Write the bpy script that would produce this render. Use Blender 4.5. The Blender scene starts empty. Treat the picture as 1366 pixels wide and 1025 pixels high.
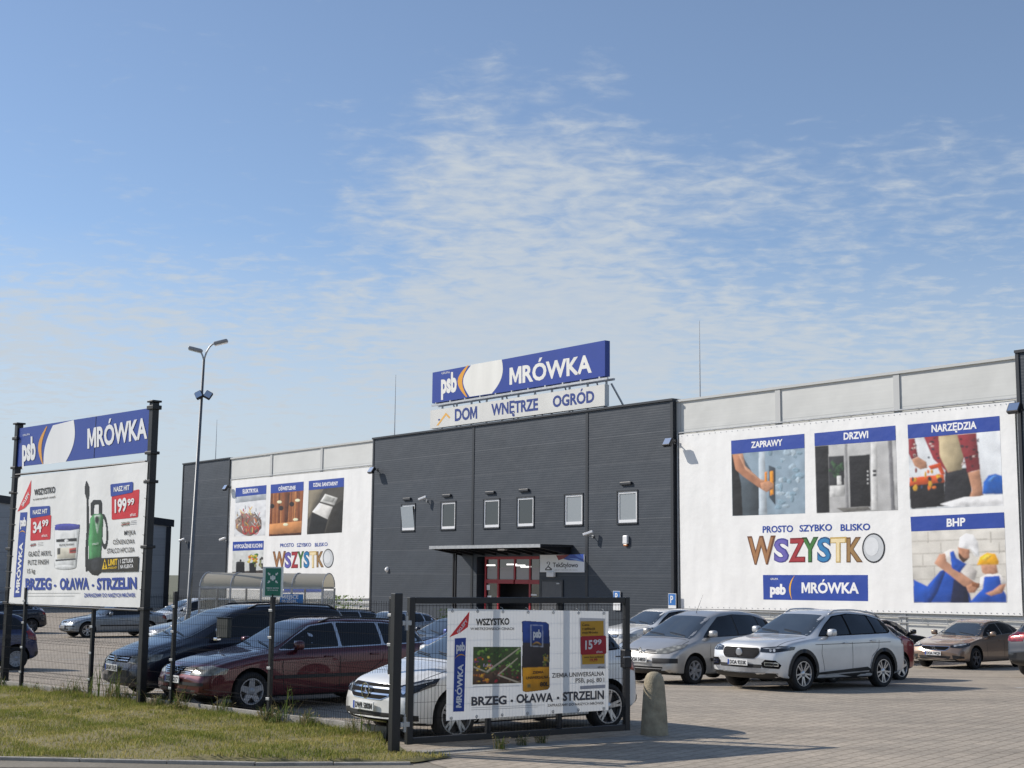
import bpy, bmesh, math, random
import numpy as np
from mathutils import Vector, Matrix
from mathutils.bvhtree import BVHTree
random.seed(7); np.random.seed(7)
R = math.radians
scene = bpy.context.scene
col = scene.collection

# ------------------------------------------------------------------ camera
IW, IH, F = 1366, 1025, 1850.0
PITCH = math.atan(256 / F); ROLL = 0.0099; EYE = 2.2
cam_fwd = Vector((0, math.cos(PITCH), math.sin(PITCH)))
_r = Vector((1, 0, 0)); _u = _r.cross(cam_fwd)
cam_right = math.cos(ROLL) * _r + math.sin(ROLL) * _u
cam_up = -math.sin(ROLL) * _r + math.cos(ROLL) * _u
CAM = Vector((0, 0, EYE))
cd = bpy.data.cameras.new('camera'); cam = bpy.data.objects.new('camera', cd); col.objects.link(cam)
m3 = Matrix((cam_right, cam_up, -cam_fwd)).transposed()
cam.matrix_world = Matrix.Translation(CAM) @ m3.to_4x4()
cd.sensor_width = 36; cd.lens = 36 * F / IW; cd.clip_start = 0.1; cd.clip_end = 5000
scene.camera = cam

# ------------------------------------------------------------------ sun, sky, exposure
SUN = Vector((-0.947, 0.321, 0)).normalized() * math.cos(R(34)) + Vector((0, 0, math.sin(R(34))))
sl = bpy.data.lights.new('sun', 'SUN'); sl.energy = 3.9; sl.angle = R(0.55); sl.color = (1.0, 0.93, 0.84)
so = bpy.data.objects.new('sun', sl); col.objects.link(so)
so.rotation_euler = (-SUN).to_track_quat('-Z', 'Y').to_euler()
scene.view_settings.view_transform = 'Standard'; scene.view_settings.look = 'None'
scene.view_settings.exposure = 0.27; scene.view_settings.gamma = 1.0
world = bpy.data.worlds.new('World'); scene.world = world; world.use_nodes = True


def make_world():
    nt = world.node_tree; nt.nodes.clear(); N = nt.nodes.new; L = nt.links.new

    def mth(op, a, b=None, clamp=False):
        n = N('ShaderNodeMath'); n.operation = op; n.use_clamp = clamp
        for i, v in enumerate((a, b)):
            if v is None: continue
            if isinstance(v, (int, float)): n.inputs[i].default_value = v
            else: L(v, n.inputs[i])
        return n.outputs[0]

    def sstep(v, a, b):
        n = N('ShaderNodeMapRange'); n.interpolation_type = 'SMOOTHSTEP'; L(v, n.inputs[0])
        n.inputs[1].default_value = a; n.inputs[2].default_value = b
        return n.outputs[0]
    out = N('ShaderNodeOutputWorld')
    sky = N('ShaderNodeTexSky'); sky.sky_type = 'NISHITA'; sky.sun_disc = False
    sky.sun_elevation = R(34); sky.sun_rotation = math.atan2(SUN.x, SUN.y)
    sky.air_density = 1.0; sky.air_density = 0.85; sky.dust_density = 0.12; sky.ozone_density = 2.6; sky.altitude = 150
    bg = N('ShaderNodeBackground'); bg.inputs[1].default_value = SKY_STRENGTH
    L(sky.outputs[0], bg.inputs[0])
    tc = N('ShaderNodeTexCoord'); sep = N('ShaderNodeSeparateXYZ'); L(tc.outputs['Generated'], sep.inputs[0])
    X, Y, Z = sep.outputs
    # cloud layer: direction projected on a high flat deck
    zz = mth('ADD', mth('MAXIMUM', Z, 0.0), 0.10)
    px = mth('DIVIDE', X, zz); py = mth('DIVIDE', Y, zz)
    cb = N('ShaderNodeCombineXYZ'); L(px, cb.inputs[0]); L(py, cb.inputs[1])

    def noise(scale, detail, rough, loc=(0, 0, 0), sc=(1, 1, 1), rot=0, dist=0.0):
        mp = N('ShaderNodeMapping'); L(cb.outputs[0], mp.inputs[0])
        mp.inputs['Location'].default_value = loc; mp.inputs['Scale'].default_value = sc
        mp.inputs['Rotation'].default_value = (0, 0, rot)
        n = N('ShaderNodeTexNoise'); L(mp.outputs[0], n.inputs['Vector'])
        n.inputs['Scale'].default_value = scale; n.inputs['Detail'].default_value = detail
        n.inputs['Roughness'].default_value = rough; n.inputs['Distortion'].default_value = dist
        return n.outputs['Fac']
    big = noise(0.75, 3, 0.5, (3.1, 1.7, 0), (1, 0.8, 1), 0.5)
    mid = noise(5.5, 6, 0.58, (0.4, 5.2, 0), (1, 0.7, 1), 0.4, 0.3)
    fine = noise(17.0, 5, 0.58, (8.0, 2.0, 0), (0.8, 1.0, 1), 0.12, 0.35)
    # where the veil lies: thick low down, a broad bank on the right, open blue high up on the left
    az = mth('DIVIDE', X, mth('MAXIMUM', Y, 0.05))            # tan of azimuth, -0.37..0.37 in view
    low = sstep(Z, 0.27, 0.16)
    bank = mth('MULTIPLY', sstep(az, -0.20, -0.08), sstep(Z, 0.34, 0.27))
    tops = mth('MULTIPLY', mth('MULTIPLY', sstep(az, -0.10, -0.04), sstep(az, 0.13, 0.06)), sstep(Z, 0.385, 0.35))
    bias = mth('ADD', mth('MAXIMUM', mth('MULTIPLY', low, 0.50), mth('MULTIPLY', bank, 0.26)), mth('MULTIPLY', tops, 0.22))
    v = mth('ADD', mth('ADD', mth('MULTIPLY', big, 0.55), mth('MULTIPLY', mid, 0.55)), mth('MULTIPLY', fine, 0.75))
    v = mth('ADD', v, bias)
    mask = sstep(v, 1.03, 1.55)
    mask = mth('MULTIPLY', mth('MULTIPLY', mask, mth('ADD', mth('MULTIPLY', fine, 0.9), 0.55)), CLOUD_MAX)
    haze = mth('MULTIPLY', sstep(Z, 0.29, 0.04), 0.88)
    mask = mth('MAXIMUM', mth('ADD', mth('MULTIPLY', mask, 0.9), 0.10), haze)
    cl = N('ShaderNodeBackground'); cl.inputs[0].default_value = CLOUD_COL; cl.inputs[1].default_value = 1.0
    mx = N('ShaderNodeMixShader'); L(mask, mx.inputs[0]); L(bg.outputs[0], mx.inputs[1]); L(cl.outputs[0], mx.inputs[2])
    L(mx.outputs[0], out.inputs[0])


SKY_STRENGTH = 0.115; CLOUD_MAX = 0.80; CLOUD_COL = (0.475, 0.52, 0.565, 1)
make_world()


# ------------------------------------------------------------------ placing helpers (photo pixel -> world)
def ray(x, y):
    return cam_fwd + cam_right * ((x - IW / 2) / F) - cam_up * ((y - IH / 2) / F)


def gz(y):
    """the lot falls gently away from the road towards the store"""
    return float(np.interp(y, (24, 27, 30, 33, 40, 50, 65, 200), (0, -.015, -.07, -.15, -.36, -.50, -.58, -.6)))


def ground(x, y):
    d = ray(x, y); z = 0.0
    for _ in range(12): p = CAM + d * ((z - EYE) / d.z); z = .5 * z + .5 * gz(p.y)
    return p


class Frame:
    """upright plane with its own axes: u to the right, v up, seen from the camera side; y runs away into it"""
    def __init__(s, origin, ux):
        s.o = Vector((origin[0], origin[1], 0)); s.ux = Vector((ux[0], ux[1], 0)).normalized()
        s.n = Vector((-s.ux.y, s.ux.x, 0)); s.rot = math.atan2(s.ux.y, s.ux.x)

    def px(s, x, y, off=0.0):
        d = ray(x, y); t = ((s.o - s.n * off) - CAM).dot(s.n) / d.dot(s.n); p = CAM + d * t
        return ((p - s.o).dot(s.ux), p.z)

    def world(s, u, y=0.0, z=0.0):
        return s.o + s.ux * u + s.n * y + Vector((0, 0, z))


# ------------------------------------------------------------------ colour and material helpers
def lin(c):
    return tuple(((v / 255) / 12.92 if v / 255 <= 0.04045 else ((v / 255 + 0.055) / 1.055) ** 2.4) for v in c)


def rgb(h):
    return lin((int(h[0:2], 16), int(h[2:4], 16), int(h[4:6], 16)))


def set_in(b, **kw):
    names = dict(color='Base Color', rough='Roughness', metal='Metallic', ior='IOR', coat='Coat Weight', coat_rough='Coat Roughness',
                 spec='Specular IOR Level', trans='Transmission Weight', alpha='Alpha')
    for k, v in kw.items():
        i = b.inputs[names[k]]
        i.default_value = (*v, 1) if k == 'color' and len(v) == 3 else v


def mat(name, color, rough=0.6, noise=0.0, nscale=4.0, bump=0.0, bscale=40.0, **kw):
    m = bpy.data.materials.new(name); m.use_nodes = True; nt = m.node_tree
    b = nt.nodes['Principled BSDF']; set_in(b, color=color, rough=rough, **kw)
    N = nt.nodes.new; L = nt.links.new
    tc = N('ShaderNodeTexCoord')
    if noise:
        n = N('ShaderNodeTexNoise'); n.inputs['Scale'].default_value = nscale; n.inputs['Detail'].default_value = 6
        n.inputs['Roughness'].default_value = 0.6
        L(tc.outputs['Object'], n.inputs['Vector'])
        r = N('ShaderNodeMapRange'); L(n.outputs['Fac'], r.inputs[0])
        r.inputs[1].default_value = 0.3; r.inputs[2].default_value = 0.7
        r.inputs[3].default_value = 1 - noise; r.inputs[4].default_value = 1 + noise
        mx = N('ShaderNodeVectorMath'); mx.operation = 'SCALE'; mx.inputs[0].default_value = color[:3]
        L(r.outputs[0], mx.inputs['Scale']); L(mx.outputs[0], b.inputs['Base Color'])
    if bump:
        n2 = N('ShaderNodeTexNoise'); n2.inputs['Scale'].default_value = bscale; n2.inputs['Detail'].default_value = 4
        L(tc.outputs['Object'], n2.inputs['Vector'])
        bp = N('ShaderNodeBump'); bp.inputs['Strength'].default_value = bump; bp.inputs['Distance'].default_value = 0.02
        L(n2.outputs['Fac'], bp.inputs['Height']); L(bp.outputs[0], b.inputs['Normal'])
    return m


def print_mat(name, translucent=0.0, rough=0.45, wrinkle=0.22):
    """printed vinyl: the print's own colours come from the mesh's colour attribute"""
    m = bpy.data.materials.new(name); m.use_nodes = True; nt = m.node_tree
    b = nt.nodes['Principled BSDF']; N = nt.nodes.new; L = nt.links.new
    a = N('ShaderNodeAttribute'); a.attribute_name = 'ink'
    L(a.outputs['Color'], b.inputs['Base Color']); b.inputs['Roughness'].default_value = rough
    tc = N('ShaderNodeTexCoord')
    # sun-bleaching and dirt on the sheet
    q = N('ShaderNodeTexNoise'); q.inputs['Scale'].default_value = .9; q.inputs['Detail'].default_value = 6; mp = N('ShaderNodeMapping'); mp.inputs['Scale'].default_value = (1.6, 1, .35); L(tc.outputs['Object'], mp.inputs[0]); L(mp.outputs[0], q.inputs['Vector'])
    r = N('ShaderNodeMapRange'); L(q.outputs['Fac'], r.inputs[0]); r.inputs[1].default_value = .3; r.inputs[2].default_value = .7; r.inputs[3].default_value = .90; r.inputs[4].default_value = 1.0
    s_ = N('ShaderNodeVectorMath'); s_.operation = 'SCALE'; L(a.outputs['Color'], s_.inputs[0]); L(r.outputs[0], s_.inputs['Scale']); L(s_.outputs[0], b.inputs['Base Color'])
    n = N('ShaderNodeTexNoise'); n.inputs['Scale'].default_value = 1.6; n.inputs['Detail'].default_value = 3
    L(tc.outputs['Object'], n.inputs['Vector'])
    bp = N('ShaderNodeBump'); bp.inputs['Strength'].default_value = wrinkle; bp.inputs['Distance'].default_value = 0.1
    L(n.outputs['Fac'], bp.inputs['Height']); L(bp.outputs[0], b.inputs['Normal'])
    if translucent:
        t = N('ShaderNodeBsdfTranslucent'); L(a.outputs['Color'], t.inputs[0])
        mx = N('ShaderNodeMixShader'); mx.inputs[0].default_value = translucent
        L(b.outputs[0], mx.inputs[1]); L(t.outputs[0], mx.inputs[2])
        L(mx.outputs[0], nt.nodes['Material Output'].inputs[0])
    return m


# ------------------------------------------------------------------ mesh builder
class MB:
    def __init__(s): s.v = []; s.f = []; s.m = []; s.c = []

    def add(s, vs, fs, m=0, c=None):
        o = len(s.v); s.v += [tuple(p) for p in vs]
        for f in fs: s.f.append(tuple(i + o for i in f)); s.m.append(m); s.c.append(c)
        return s

    def box(s, x0, x1, y0, y1, z0, z1, m=0, T=None):
        vs = [(x0, y0, z0), (x1, y0, z0), (x1, y1, z0), (x0, y1, z0), (x0, y0, z1), (x1, y0, z1), (x1, y1, z1), (x0, y1, z1)]
        if T: vs = [T @ Vector(p) for p in vs]
        return s.add(vs, [(0, 3, 2, 1), (4, 5, 6, 7), (0, 1, 5, 4), (1, 2, 6, 5), (2, 3, 7, 6), (3, 0, 4, 7)], m)

    def rbox(s, x0, x1, y0, y1, z0, z1, r, m=0, T=None):
        """box with bevelled edges"""
        bm = bmesh.new(); bmesh.ops.create_cube(bm, size=1)
        for v in bm.verts:
            v.co = Vector((x0 + (v.co.x + .5) * (x1 - x0), y0 + (v.co.y + .5) * (y1 - y0), z0 + (v.co.z + .5) * (z1 - z0)))
        bmesh.ops.bevel(bm, geom=list(bm.edges), offset=r, segments=2, profile=0.5, affect='EDGES')
        bm.verts.index_update()
        vs = [v.co.copy() for v in bm.verts]
        if T: vs = [T @ p for p in vs]
        s.add(vs, [[v.index for v in f.verts] for f in bm.faces], m); bm.free(); return s

    def tube(s, pts, r, n=8, m=0, caps=True):
        pts = [Vector(p) for p in pts]; rs = r if isinstance(r, (list, tuple)) else [r] * len(pts)
        vs = []; prev = None
        for i, p in enumerate(pts):
            t = (pts[min(i + 1, len(pts) - 1)] - pts[max(i - 1, 0)]).normalized()
            a = prev if prev else (Vector((0, 0, 1)) if abs(t.z) < .9 else Vector((1, 0, 0)))
            u = (a - t * a.dot(t)).normalized(); prev = u; w = t.cross(u)
            for k in range(n):
                an = 2 * math.pi * k / n; vs.append(p + (u * math.cos(an) + w * math.sin(an)) * rs[i])
        fs = [(i * n + k, i * n + (k + 1) % n, (i + 1) * n + (k + 1) % n, (i + 1) * n + k) for i in range(len(pts) - 1) for k in range(n)]
        if caps: fs += [tuple(range(n))[::-1], tuple((len(pts) - 1) * n + k for k in range(n))]
        return s.add(vs, fs, m)

    def lathe(s, prof, n=24, m=0, axis='z', c=(0, 0, 0)):
        vs = []
        for r, h in prof:
            for k in range(n):
                a = 2 * math.pi * k / n; x, y = r * math.cos(a), r * math.sin(a)
                p = (x, y, h) if axis == 'z' else (x, h, y)
                vs.append((p[0] + c[0], p[1] + c[1], p[2] + c[2]))
        fs = []
        for i in range(len(prof) - 1):
            for k in range(n):
                q = (i * n + k, i * n + (k + 1) % n, (i + 1) * n + (k + 1) % n, (i + 1) * n + k)
                fs.append(q if axis == 'z' else q[::-1])
        return s.add(vs, fs, m)

    def build(s, name, mats, parent=None, smooth=False, loc=None, rotz=None, sharp=None):
        me = bpy.data.meshes.new(name); me.from_pydata(s.v, [], s.f)
        if not isinstance(mats, (list, tuple)): mats = [mats]
        for q in mats: me.materials.append(q)
        me.polygons.foreach_set('material_index', s.m)
        if any(c is not None for c in s.c):
            at = me.color_attributes.new('ink', 'FLOAT_COLOR', 'CORNER')
            buf = []
            for p, c in zip(me.polygons, s.c): buf += list((*c, 1.0)) * p.loop_total
            at.data.foreach_set('color', buf)
        if smooth:
            me.polygons.foreach_set('use_smooth', [True] * len(me.polygons))
            if sharp: me.set_sharp_from_angle(angle=R(sharp))
        me.update()
        return link(name, me, parent, loc, rotz)


def link(name, me, parent=None, loc=None, rotz=None):
    o = bpy.data.objects.new(name, me); col.objects.link(o)
    if parent: o.parent = parent
    if loc is not None: o.location = loc
    if rotz is not None: o.rotation_euler = (0, 0, rotz)
    return o


def tag(o, label=None, cat=None, group=None, kind=None):
    for k, v in (('label', label), ('category', cat), ('group', group), ('kind', kind)):
        if v: o[k] = v
    return o


def empty(name, loc, rotz, label, cat, group=None):
    o = bpy.data.objects.new(name, None); col.objects.link(o)
    o.empty_display_size = .3; o.location = loc; o.rotation_euler = (0, 0, rotz)
    return tag(o, label, cat, group)


def copy_thing(root, loc, rotz, label, group=None):
    def rec(o, par):
        c = o.copy(); col.objects.link(c); c.parent = par
        for ch in o.children: rec(ch, c)
        return c
    r = rec(root, None); r.location = loc; r.rotation_euler = (0, 0, rotz); tag(r, label, None, group)
    return r


# ------------------------------------------------------------------ lettering
_gl = {}


def glyphs(s, bold=0.0):
    k = (s, bold)
    if k not in _gl and 'Ó' in s and len(s) > 0:
        # the accent is set by hand above a plain O
        vs, fs = glyphs(s.replace('Ó', 'O'), bold); vs, fs = list(vs), list(fs); i = s.index('Ó'); lo, hi = cap_h(bold)
        pre = glyphs(s[:i] + 'O', bold)[0]; o = glyphs('O', bold)[0]; xr = max(v[0] for v in pre); w = max(v[0] for v in o) - min(v[0] for v in o); cx = xr - w / 2; n = len(vs)
        vs += [(cx - .06, hi + .05), (cx + .05, hi + .05), (cx + .17, hi + .22), (cx + .02, hi + .22)]; fs.append((n, n + 1, n + 2, n + 3)); _gl[k] = (vs, fs)
    elif k not in _gl and 'M' in s and bold > .01:
        # a bold M is cut as a plain block letter, its stems as heavy as the other letters'
        t = s.replace('M', 'H'); vs, fs = glyphs(t, bold); vs, fs = list(vs), list(fs); lo, hi = cap_h(bold); hw = [v[0] for v in glyphs('H', bold)[0]]; w = max(hw) - min(hw)
        for i, ch in enumerate(s):
            if ch != 'M': continue
            xr = max(v[0] for v in glyphs(t[:i + 1], bold)[0]); xl = xr - w; fs = [f for f in fs if not all(xl - .004 < vs[q][0] < xr + .004 for q in f)]; n = len(vs); xl -= .03; xr += .03; b = (.09 + 2 * bold) / (xr - xl)
            P_ = [(0, 0), (0, 1), (b * 1.15, 1), (.5, .42), (1 - b * 1.15, 1), (1, 1), (1, 0), (1 - b, 0), (1 - b, .60), (.5 + b * .25, .10), (.5 - b * .25, .10), (b, .60), (b, 0)]
            vs += [(xl + x * (xr - xl), lo + y * (hi - lo)) for x, y in P_]; fs.append(tuple(range(n + len(P_) - 1, n - 1, -1)))
        used_ = sorted({q for f in fs for q in f}); mp_ = {q: i for i, q in enumerate(used_)}; _gl[k] = ([vs[q] for q in used_], [tuple(mp_[q] for q in f) for f in fs])
    elif k not in _gl:
        cu = bpy.data.curves.new('lettering', 'FONT'); cu.body = s; cu.offset = bold; cu.resolution_u = 3
        ob = bpy.data.objects.new('lettering', cu); col.objects.link(ob)
        dg = bpy.context.evaluated_depsgraph_get(); me = bpy.data.meshes.new_from_object(ob.evaluated_get(dg))
        vs = [(v.co.x, v.co.y) for v in me.vertices]; fs = [tuple(p.vertices) for p in me.polygons]
        bpy.data.objects.remove(ob); bpy.data.curves.remove(cu); bpy.data.meshes.remove(me)
        _gl[k] = (vs, fs)
    return _gl[k]


def cap_h(bold):
    vs, _ = glyphs('H', bold); return min(v[1] for v in vs), max(v[1] for v in vs)


class Print:
    """flat printed artwork: shapes are given in photo pixels and carried onto the printed sheet's own plane"""
    def __init__(s, frame, zoom=(0, 0, 1), u0=0.0, off=0.0):
        s.fr = frame; s.z = zoom; s.u0 = u0; s.off = off; s.parts = {}; s.pics = {}; s.gain = 1.0

    def P(s, p):
        u, v = s.fr.px(s.z[0] + p[0] * s.z[2], s.z[1] + p[1] * s.z[2], s.off)
        return (u - s.u0, v)

    # pictures: painted shape by shape onto a fine grid with soft shading, then laid on the sheet as one printed patch
    def _is_pic(s, part): return part.startswith('photo') or part.endswith('_picture')

    def _raster(s, part, items):
        quad = items[0][1] if items[0][2] == 'quad' else None
        if quad is None:
            xs = [p[0] for it in items for p in it[1]]; ys = [p[1] for it in items for p in it[1]]
            quad = [(min(xs) - 2, min(ys) - 2), (max(xs) + 2, min(ys) - 2), (max(xs) + 2, max(ys) + 2), (min(xs) - 2, max(ys) + 2)]
        q = np.array(quad, float); w = np.hypot(*(q[1] - q[0])); h = np.hypot(*(q[3] - q[0])); k = 210 / max(w, h); nx, ny = max(20, int(w * k)), max(20, int(h * k))
        su, sv = np.meshgrid((np.arange(nx + 1)) / nx, (np.arange(ny + 1)) / ny)
        X = ((q[0] * (1 - su[..., None]) + q[1] * su[..., None]) * (1 - sv[..., None]) + (q[3] * (1 - su[..., None]) + q[2] * su[..., None]) * sv[..., None]); flat = X.reshape(-1, 2)

        def ins(pts):
            x, y = flat[:, 0], flat[:, 1]; r = np.zeros(len(x), bool); n = len(pts)
            for i in range(n):
                x0, y0 = pts[i]; x1, y1 = pts[(i + 1) % n]
                if y0 != y1: r ^= ((y0 > y) != (y1 > y)) & (x < (x1 - x0) * (y - y0) / (y1 - y0) + x0)
            return r.reshape(X.shape[:2]).astype(float)

        def blur(a, r):
            for ax in (0, 1):
                for _ in range(2):
                    p = np.pad(a, [(r, r) if i == ax else (0, 0) for i in range(a.ndim)], mode='edge'); c = np.cumsum(p, axis=ax); z = np.zeros_like(np.take(c, [0], axis=ax)); c = np.concatenate([z, c], axis=ax); n = a.shape[ax]
                    a = (np.take(c, range(2 * r + 1, 2 * r + 1 + n), axis=ax) - np.take(c, range(0, n), axis=ax)) / (2 * r + 1)
            return a
        rs = np.random.RandomState(len(items) * 7 + nx); shp = X.shape[:2]; img = np.zeros(shp + (3,)); alpha = np.zeros(shp)
        for it in sorted(items, key=lambda t: t[3]):
            c, pts, kind, _ = it; m = ins(pts)
            if m.sum() < 1: continue
            sz = math.sqrt(m.sum()); r1 = int(min(14, max(1, sz * .18))); b = blur(m, r1); gy_, gx_ = np.gradient(b)
            form = np.clip((gx_ * .8 + gy_ * .6) * r1 * 1.3, -.5, .5) if kind != 'quad' else 0
            tex = blur(rs.randn(*shp), max(1, r1 // 2)); tex = tex / (tex.std() + 1e-6)
            sh = 1 + form + tex * .06 + (sv - .5) * (-.18 if kind == 'quad' else -.08)
            a = np.clip(blur(m, 1) * 1.0, 0, 1)[..., None]; img = img * (1 - a) + np.array(c) * np.clip(sh, .35, 1.7)[..., None] * a
            if kind == 'quad': img = np.where(a > -1, np.array(c) * np.clip(sh, .5, 1.5)[..., None], img)
            alpha = np.maximum(alpha, m)
        img = np.clip(img * (1 + rs.randn(*shp)[..., None] * .03), .003, .92)
        idx = np.arange((nx + 1) * (ny + 1)).reshape(ny + 1, nx + 1); fa = (alpha[:-1, :-1] + alpha[1:, :-1] + alpha[:-1, 1:] + alpha[1:, 1:]) >= 2
        jj, ii = np.nonzero(fa); F_ = np.stack([idx[jj, ii], idx[jj + 1, ii], idx[jj + 1, ii + 1], idx[jj, ii + 1]], 1)
        c4 = np.array([s.P(tuple(p)) for p in quad]); U = ((c4[0] * (1 - su[..., None]) + c4[1] * su[..., None]) * (1 - sv[..., None]) + (c4[3] * (1 - su[..., None]) + c4[2] * su[..., None]) * sv[..., None]).reshape(-1, 2)
        me = bpy.data.meshes.new(part); me.from_pydata([(u, s.y(1), v) for u, v in U], [], F_.tolist())
        at = me.color_attributes.new('ink', 'FLOAT_COLOR', 'POINT'); at.data.foreach_set('color', np.concatenate([img.reshape(-1, 3), np.ones((len(U), 1))], 1).ravel().astype(np.float32)); me.update()
        return me

    def mb(s, part): return s.parts.setdefault(part, MB())

    def y(s, layer): return -s.off - 0.004 * layer

    def poly(s, part, c, pts, layer=1):
        if s._is_pic(part): s.pics.setdefault(part, []).append((tuple(min(.85, v * s.gain) for v in (rgb(c) if isinstance(c, str) else c)), [tuple(p) for p in pts], 'poly', layer)); return
        q = [s.P(p) for p in pts]
        a = sum(q[i][0] * q[(i + 1) % len(q)][1] - q[(i + 1) % len(q)][0] * q[i][1] for i in range(len(q)))
        if a < 0: q = q[::-1]
        s.mb(part).add([(u, s.y(layer), v) for u, v in q], [tuple(range(len(q)))], 0, rgb(c) if isinstance(c, str) else c)

    def quad_r(s, part, c, q4, r=0.12, layer=1, which=(1, 1, 1, 1)):
        """TL TR BR BL with rounded corners, r as share of the shorter side"""
        if s._is_pic(part) and part not in s.pics: s.pics[part] = [(tuple(min(.85, v * s.gain) for v in rgb(c)), [tuple(p) for p in q4], 'quad', layer)]; return
        pts = []; n = 5; q = [Vector(p) for p in q4]
        sh = min((q[1] - q[0]).length, (q[3] - q[0]).length) * r
        for i in range(4):
            p, a, b = q[i], q[i - 1], q[(i + 1) % 4]
            if not which[i]: pts.append(tuple(p)); continue
            p0 = p + (a - p).normalized() * sh; p1 = p + (b - p).normalized() * sh
            for k in range(n):
                t = k / (n - 1); pts.append(tuple(p0 * (1 - t) ** 2 + p * 2 * t * (1 - t) + p1 * t * t))
        s.poly(part, c, pts, layer)

    def ell(s, part, c, cx, cy, rx, ry, layer=1, n=28, rot=0, hole=None):
        def ring(k):
            return [(cx + k * (rx * math.cos(t) * math.cos(rot) - ry * math.sin(t) * math.sin(rot)),
                     cy + k * (rx * math.cos(t) * math.sin(rot) + ry * math.sin(t) * math.cos(rot))) for t in [2 * math.pi * i / n for i in range(n)]]
        if hole is None: return s.poly(part, c, ring(1), layer)
        o, i_ = ring(1), ring(hole)
        for k in range(n):
            s.poly(part, c, [o[k], o[(k + 1) % n], i_[(k + 1) % n], i_[k]], layer)

    def text(s, part, c, st, bl, br, cap, layer=2, bold=0.02, lean=0.0):
        bold = bold + .025 if st == 'psb' else bold
        vs, fs = glyphs(st, bold); lo, hi = cap_h(bold)
        x0 = min(v[0] for v in vs); x1 = max(v[0] for v in vs)
        A = Vector(s.P(bl)); B = Vector(s.P(br)); up = (bl[0] + lean, bl[1] - cap) if not isinstance(cap, tuple) else cap
        C = Vector(s.P(up)); ex = (B - A); ey = (C - A)
        out = []
        for x, y in vs:
            p = A + ex * ((x - x0) / (x1 - x0)) + ey * ((y - lo) / (hi - lo)); out.append((p.x, s.y(layer), p.y))
        s.mb(part).add(out, fs, 0, rgb(c) if isinstance(c, str) else c)

    def build(s, material, parent):
        done = {}
        for k, it in s.pics.items():
            me = s._raster(k.split('#')[0], it); me.materials.append(material); done[k] = link(k.split('#')[0], me, parent)
        for k, mb in s.parts.items():
            if k in done: mb.build('picture_lettering', material, done[k])
            else: mb.build(k.split('#')[0], material, parent)


def blob(cx, cy, rx, ry, n=10, j=.25, rnd=random):
    return [(cx + rx * math.cos(2 * math.pi * i / n) * (1 + rnd.uniform(-j, j)), cy + ry * math.sin(2 * math.pi * i / n) * (1 + rnd.uniform(-j, j))) for i in range(n)]


# ------------------------------------------------------------------ shared materials
M = {}
M['dark_steel'] = mat('dark_steel', (0.010, 0.011, 0.014), 0.42, noise=.25, nscale=3)
M['galv'] = mat('galvanised_steel', (0.42, 0.43, 0.44), 0.45, metal=0.7, noise=.15, nscale=6)
M['wire'] = mat('fence_wire', (0.012, 0.013, 0.015), 0.9, spec=0.05)
M['black_plastic'] = mat('black_plastic', (0.012, 0.012, 0.013), 0.5, noise=.2, nscale=8)
M['rubber'] = mat('tyre_rubber', (0.014, 0.014, 0.015), 0.8, noise=.3, nscale=14)
M['white_pvc'] = mat('white_window_frame', (0.78, 0.79, 0.80), 0.35)
M['glass'] = mat('window_glass', (0.012, 0.016, 0.02), 0.03, ior=2.1)
M['glass_sky'] = mat('sky_tinted_glass', (0.30, 0.36, 0.41), 0.05, ior=2.1)  # pale blue base: the sky's reflection put into the colour
M['glass_blind'] = mat('window_with_blind', (0.30, 0.33, 0.35), 0.15, ior=1.6)
M['chrome'] = mat('chrome', (0.75, 0.76, 0.78), 0.12, metal=1.0)
M['vinyl'] = print_mat('printed_vinyl')
M['board'] = print_mat('printed_board', wrinkle=0.02, rough=0.35)
M['mesh_vinyl'] = print_mat('backlit_vinyl', translucent=0.24)


# ================================================================== GROUND
KS = EYE / 2.4
FENCE0 = ground(30, 923); FENCE0.z = 0; _q = ground(520, 984.5); _q.z = 0; FEND = (_q - FENCE0).length; FD = (_q - FENCE0).normalized()   # fence line
FN = Vector((-FD.y, FD.x, 0))                                                                   # away from the camera


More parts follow.
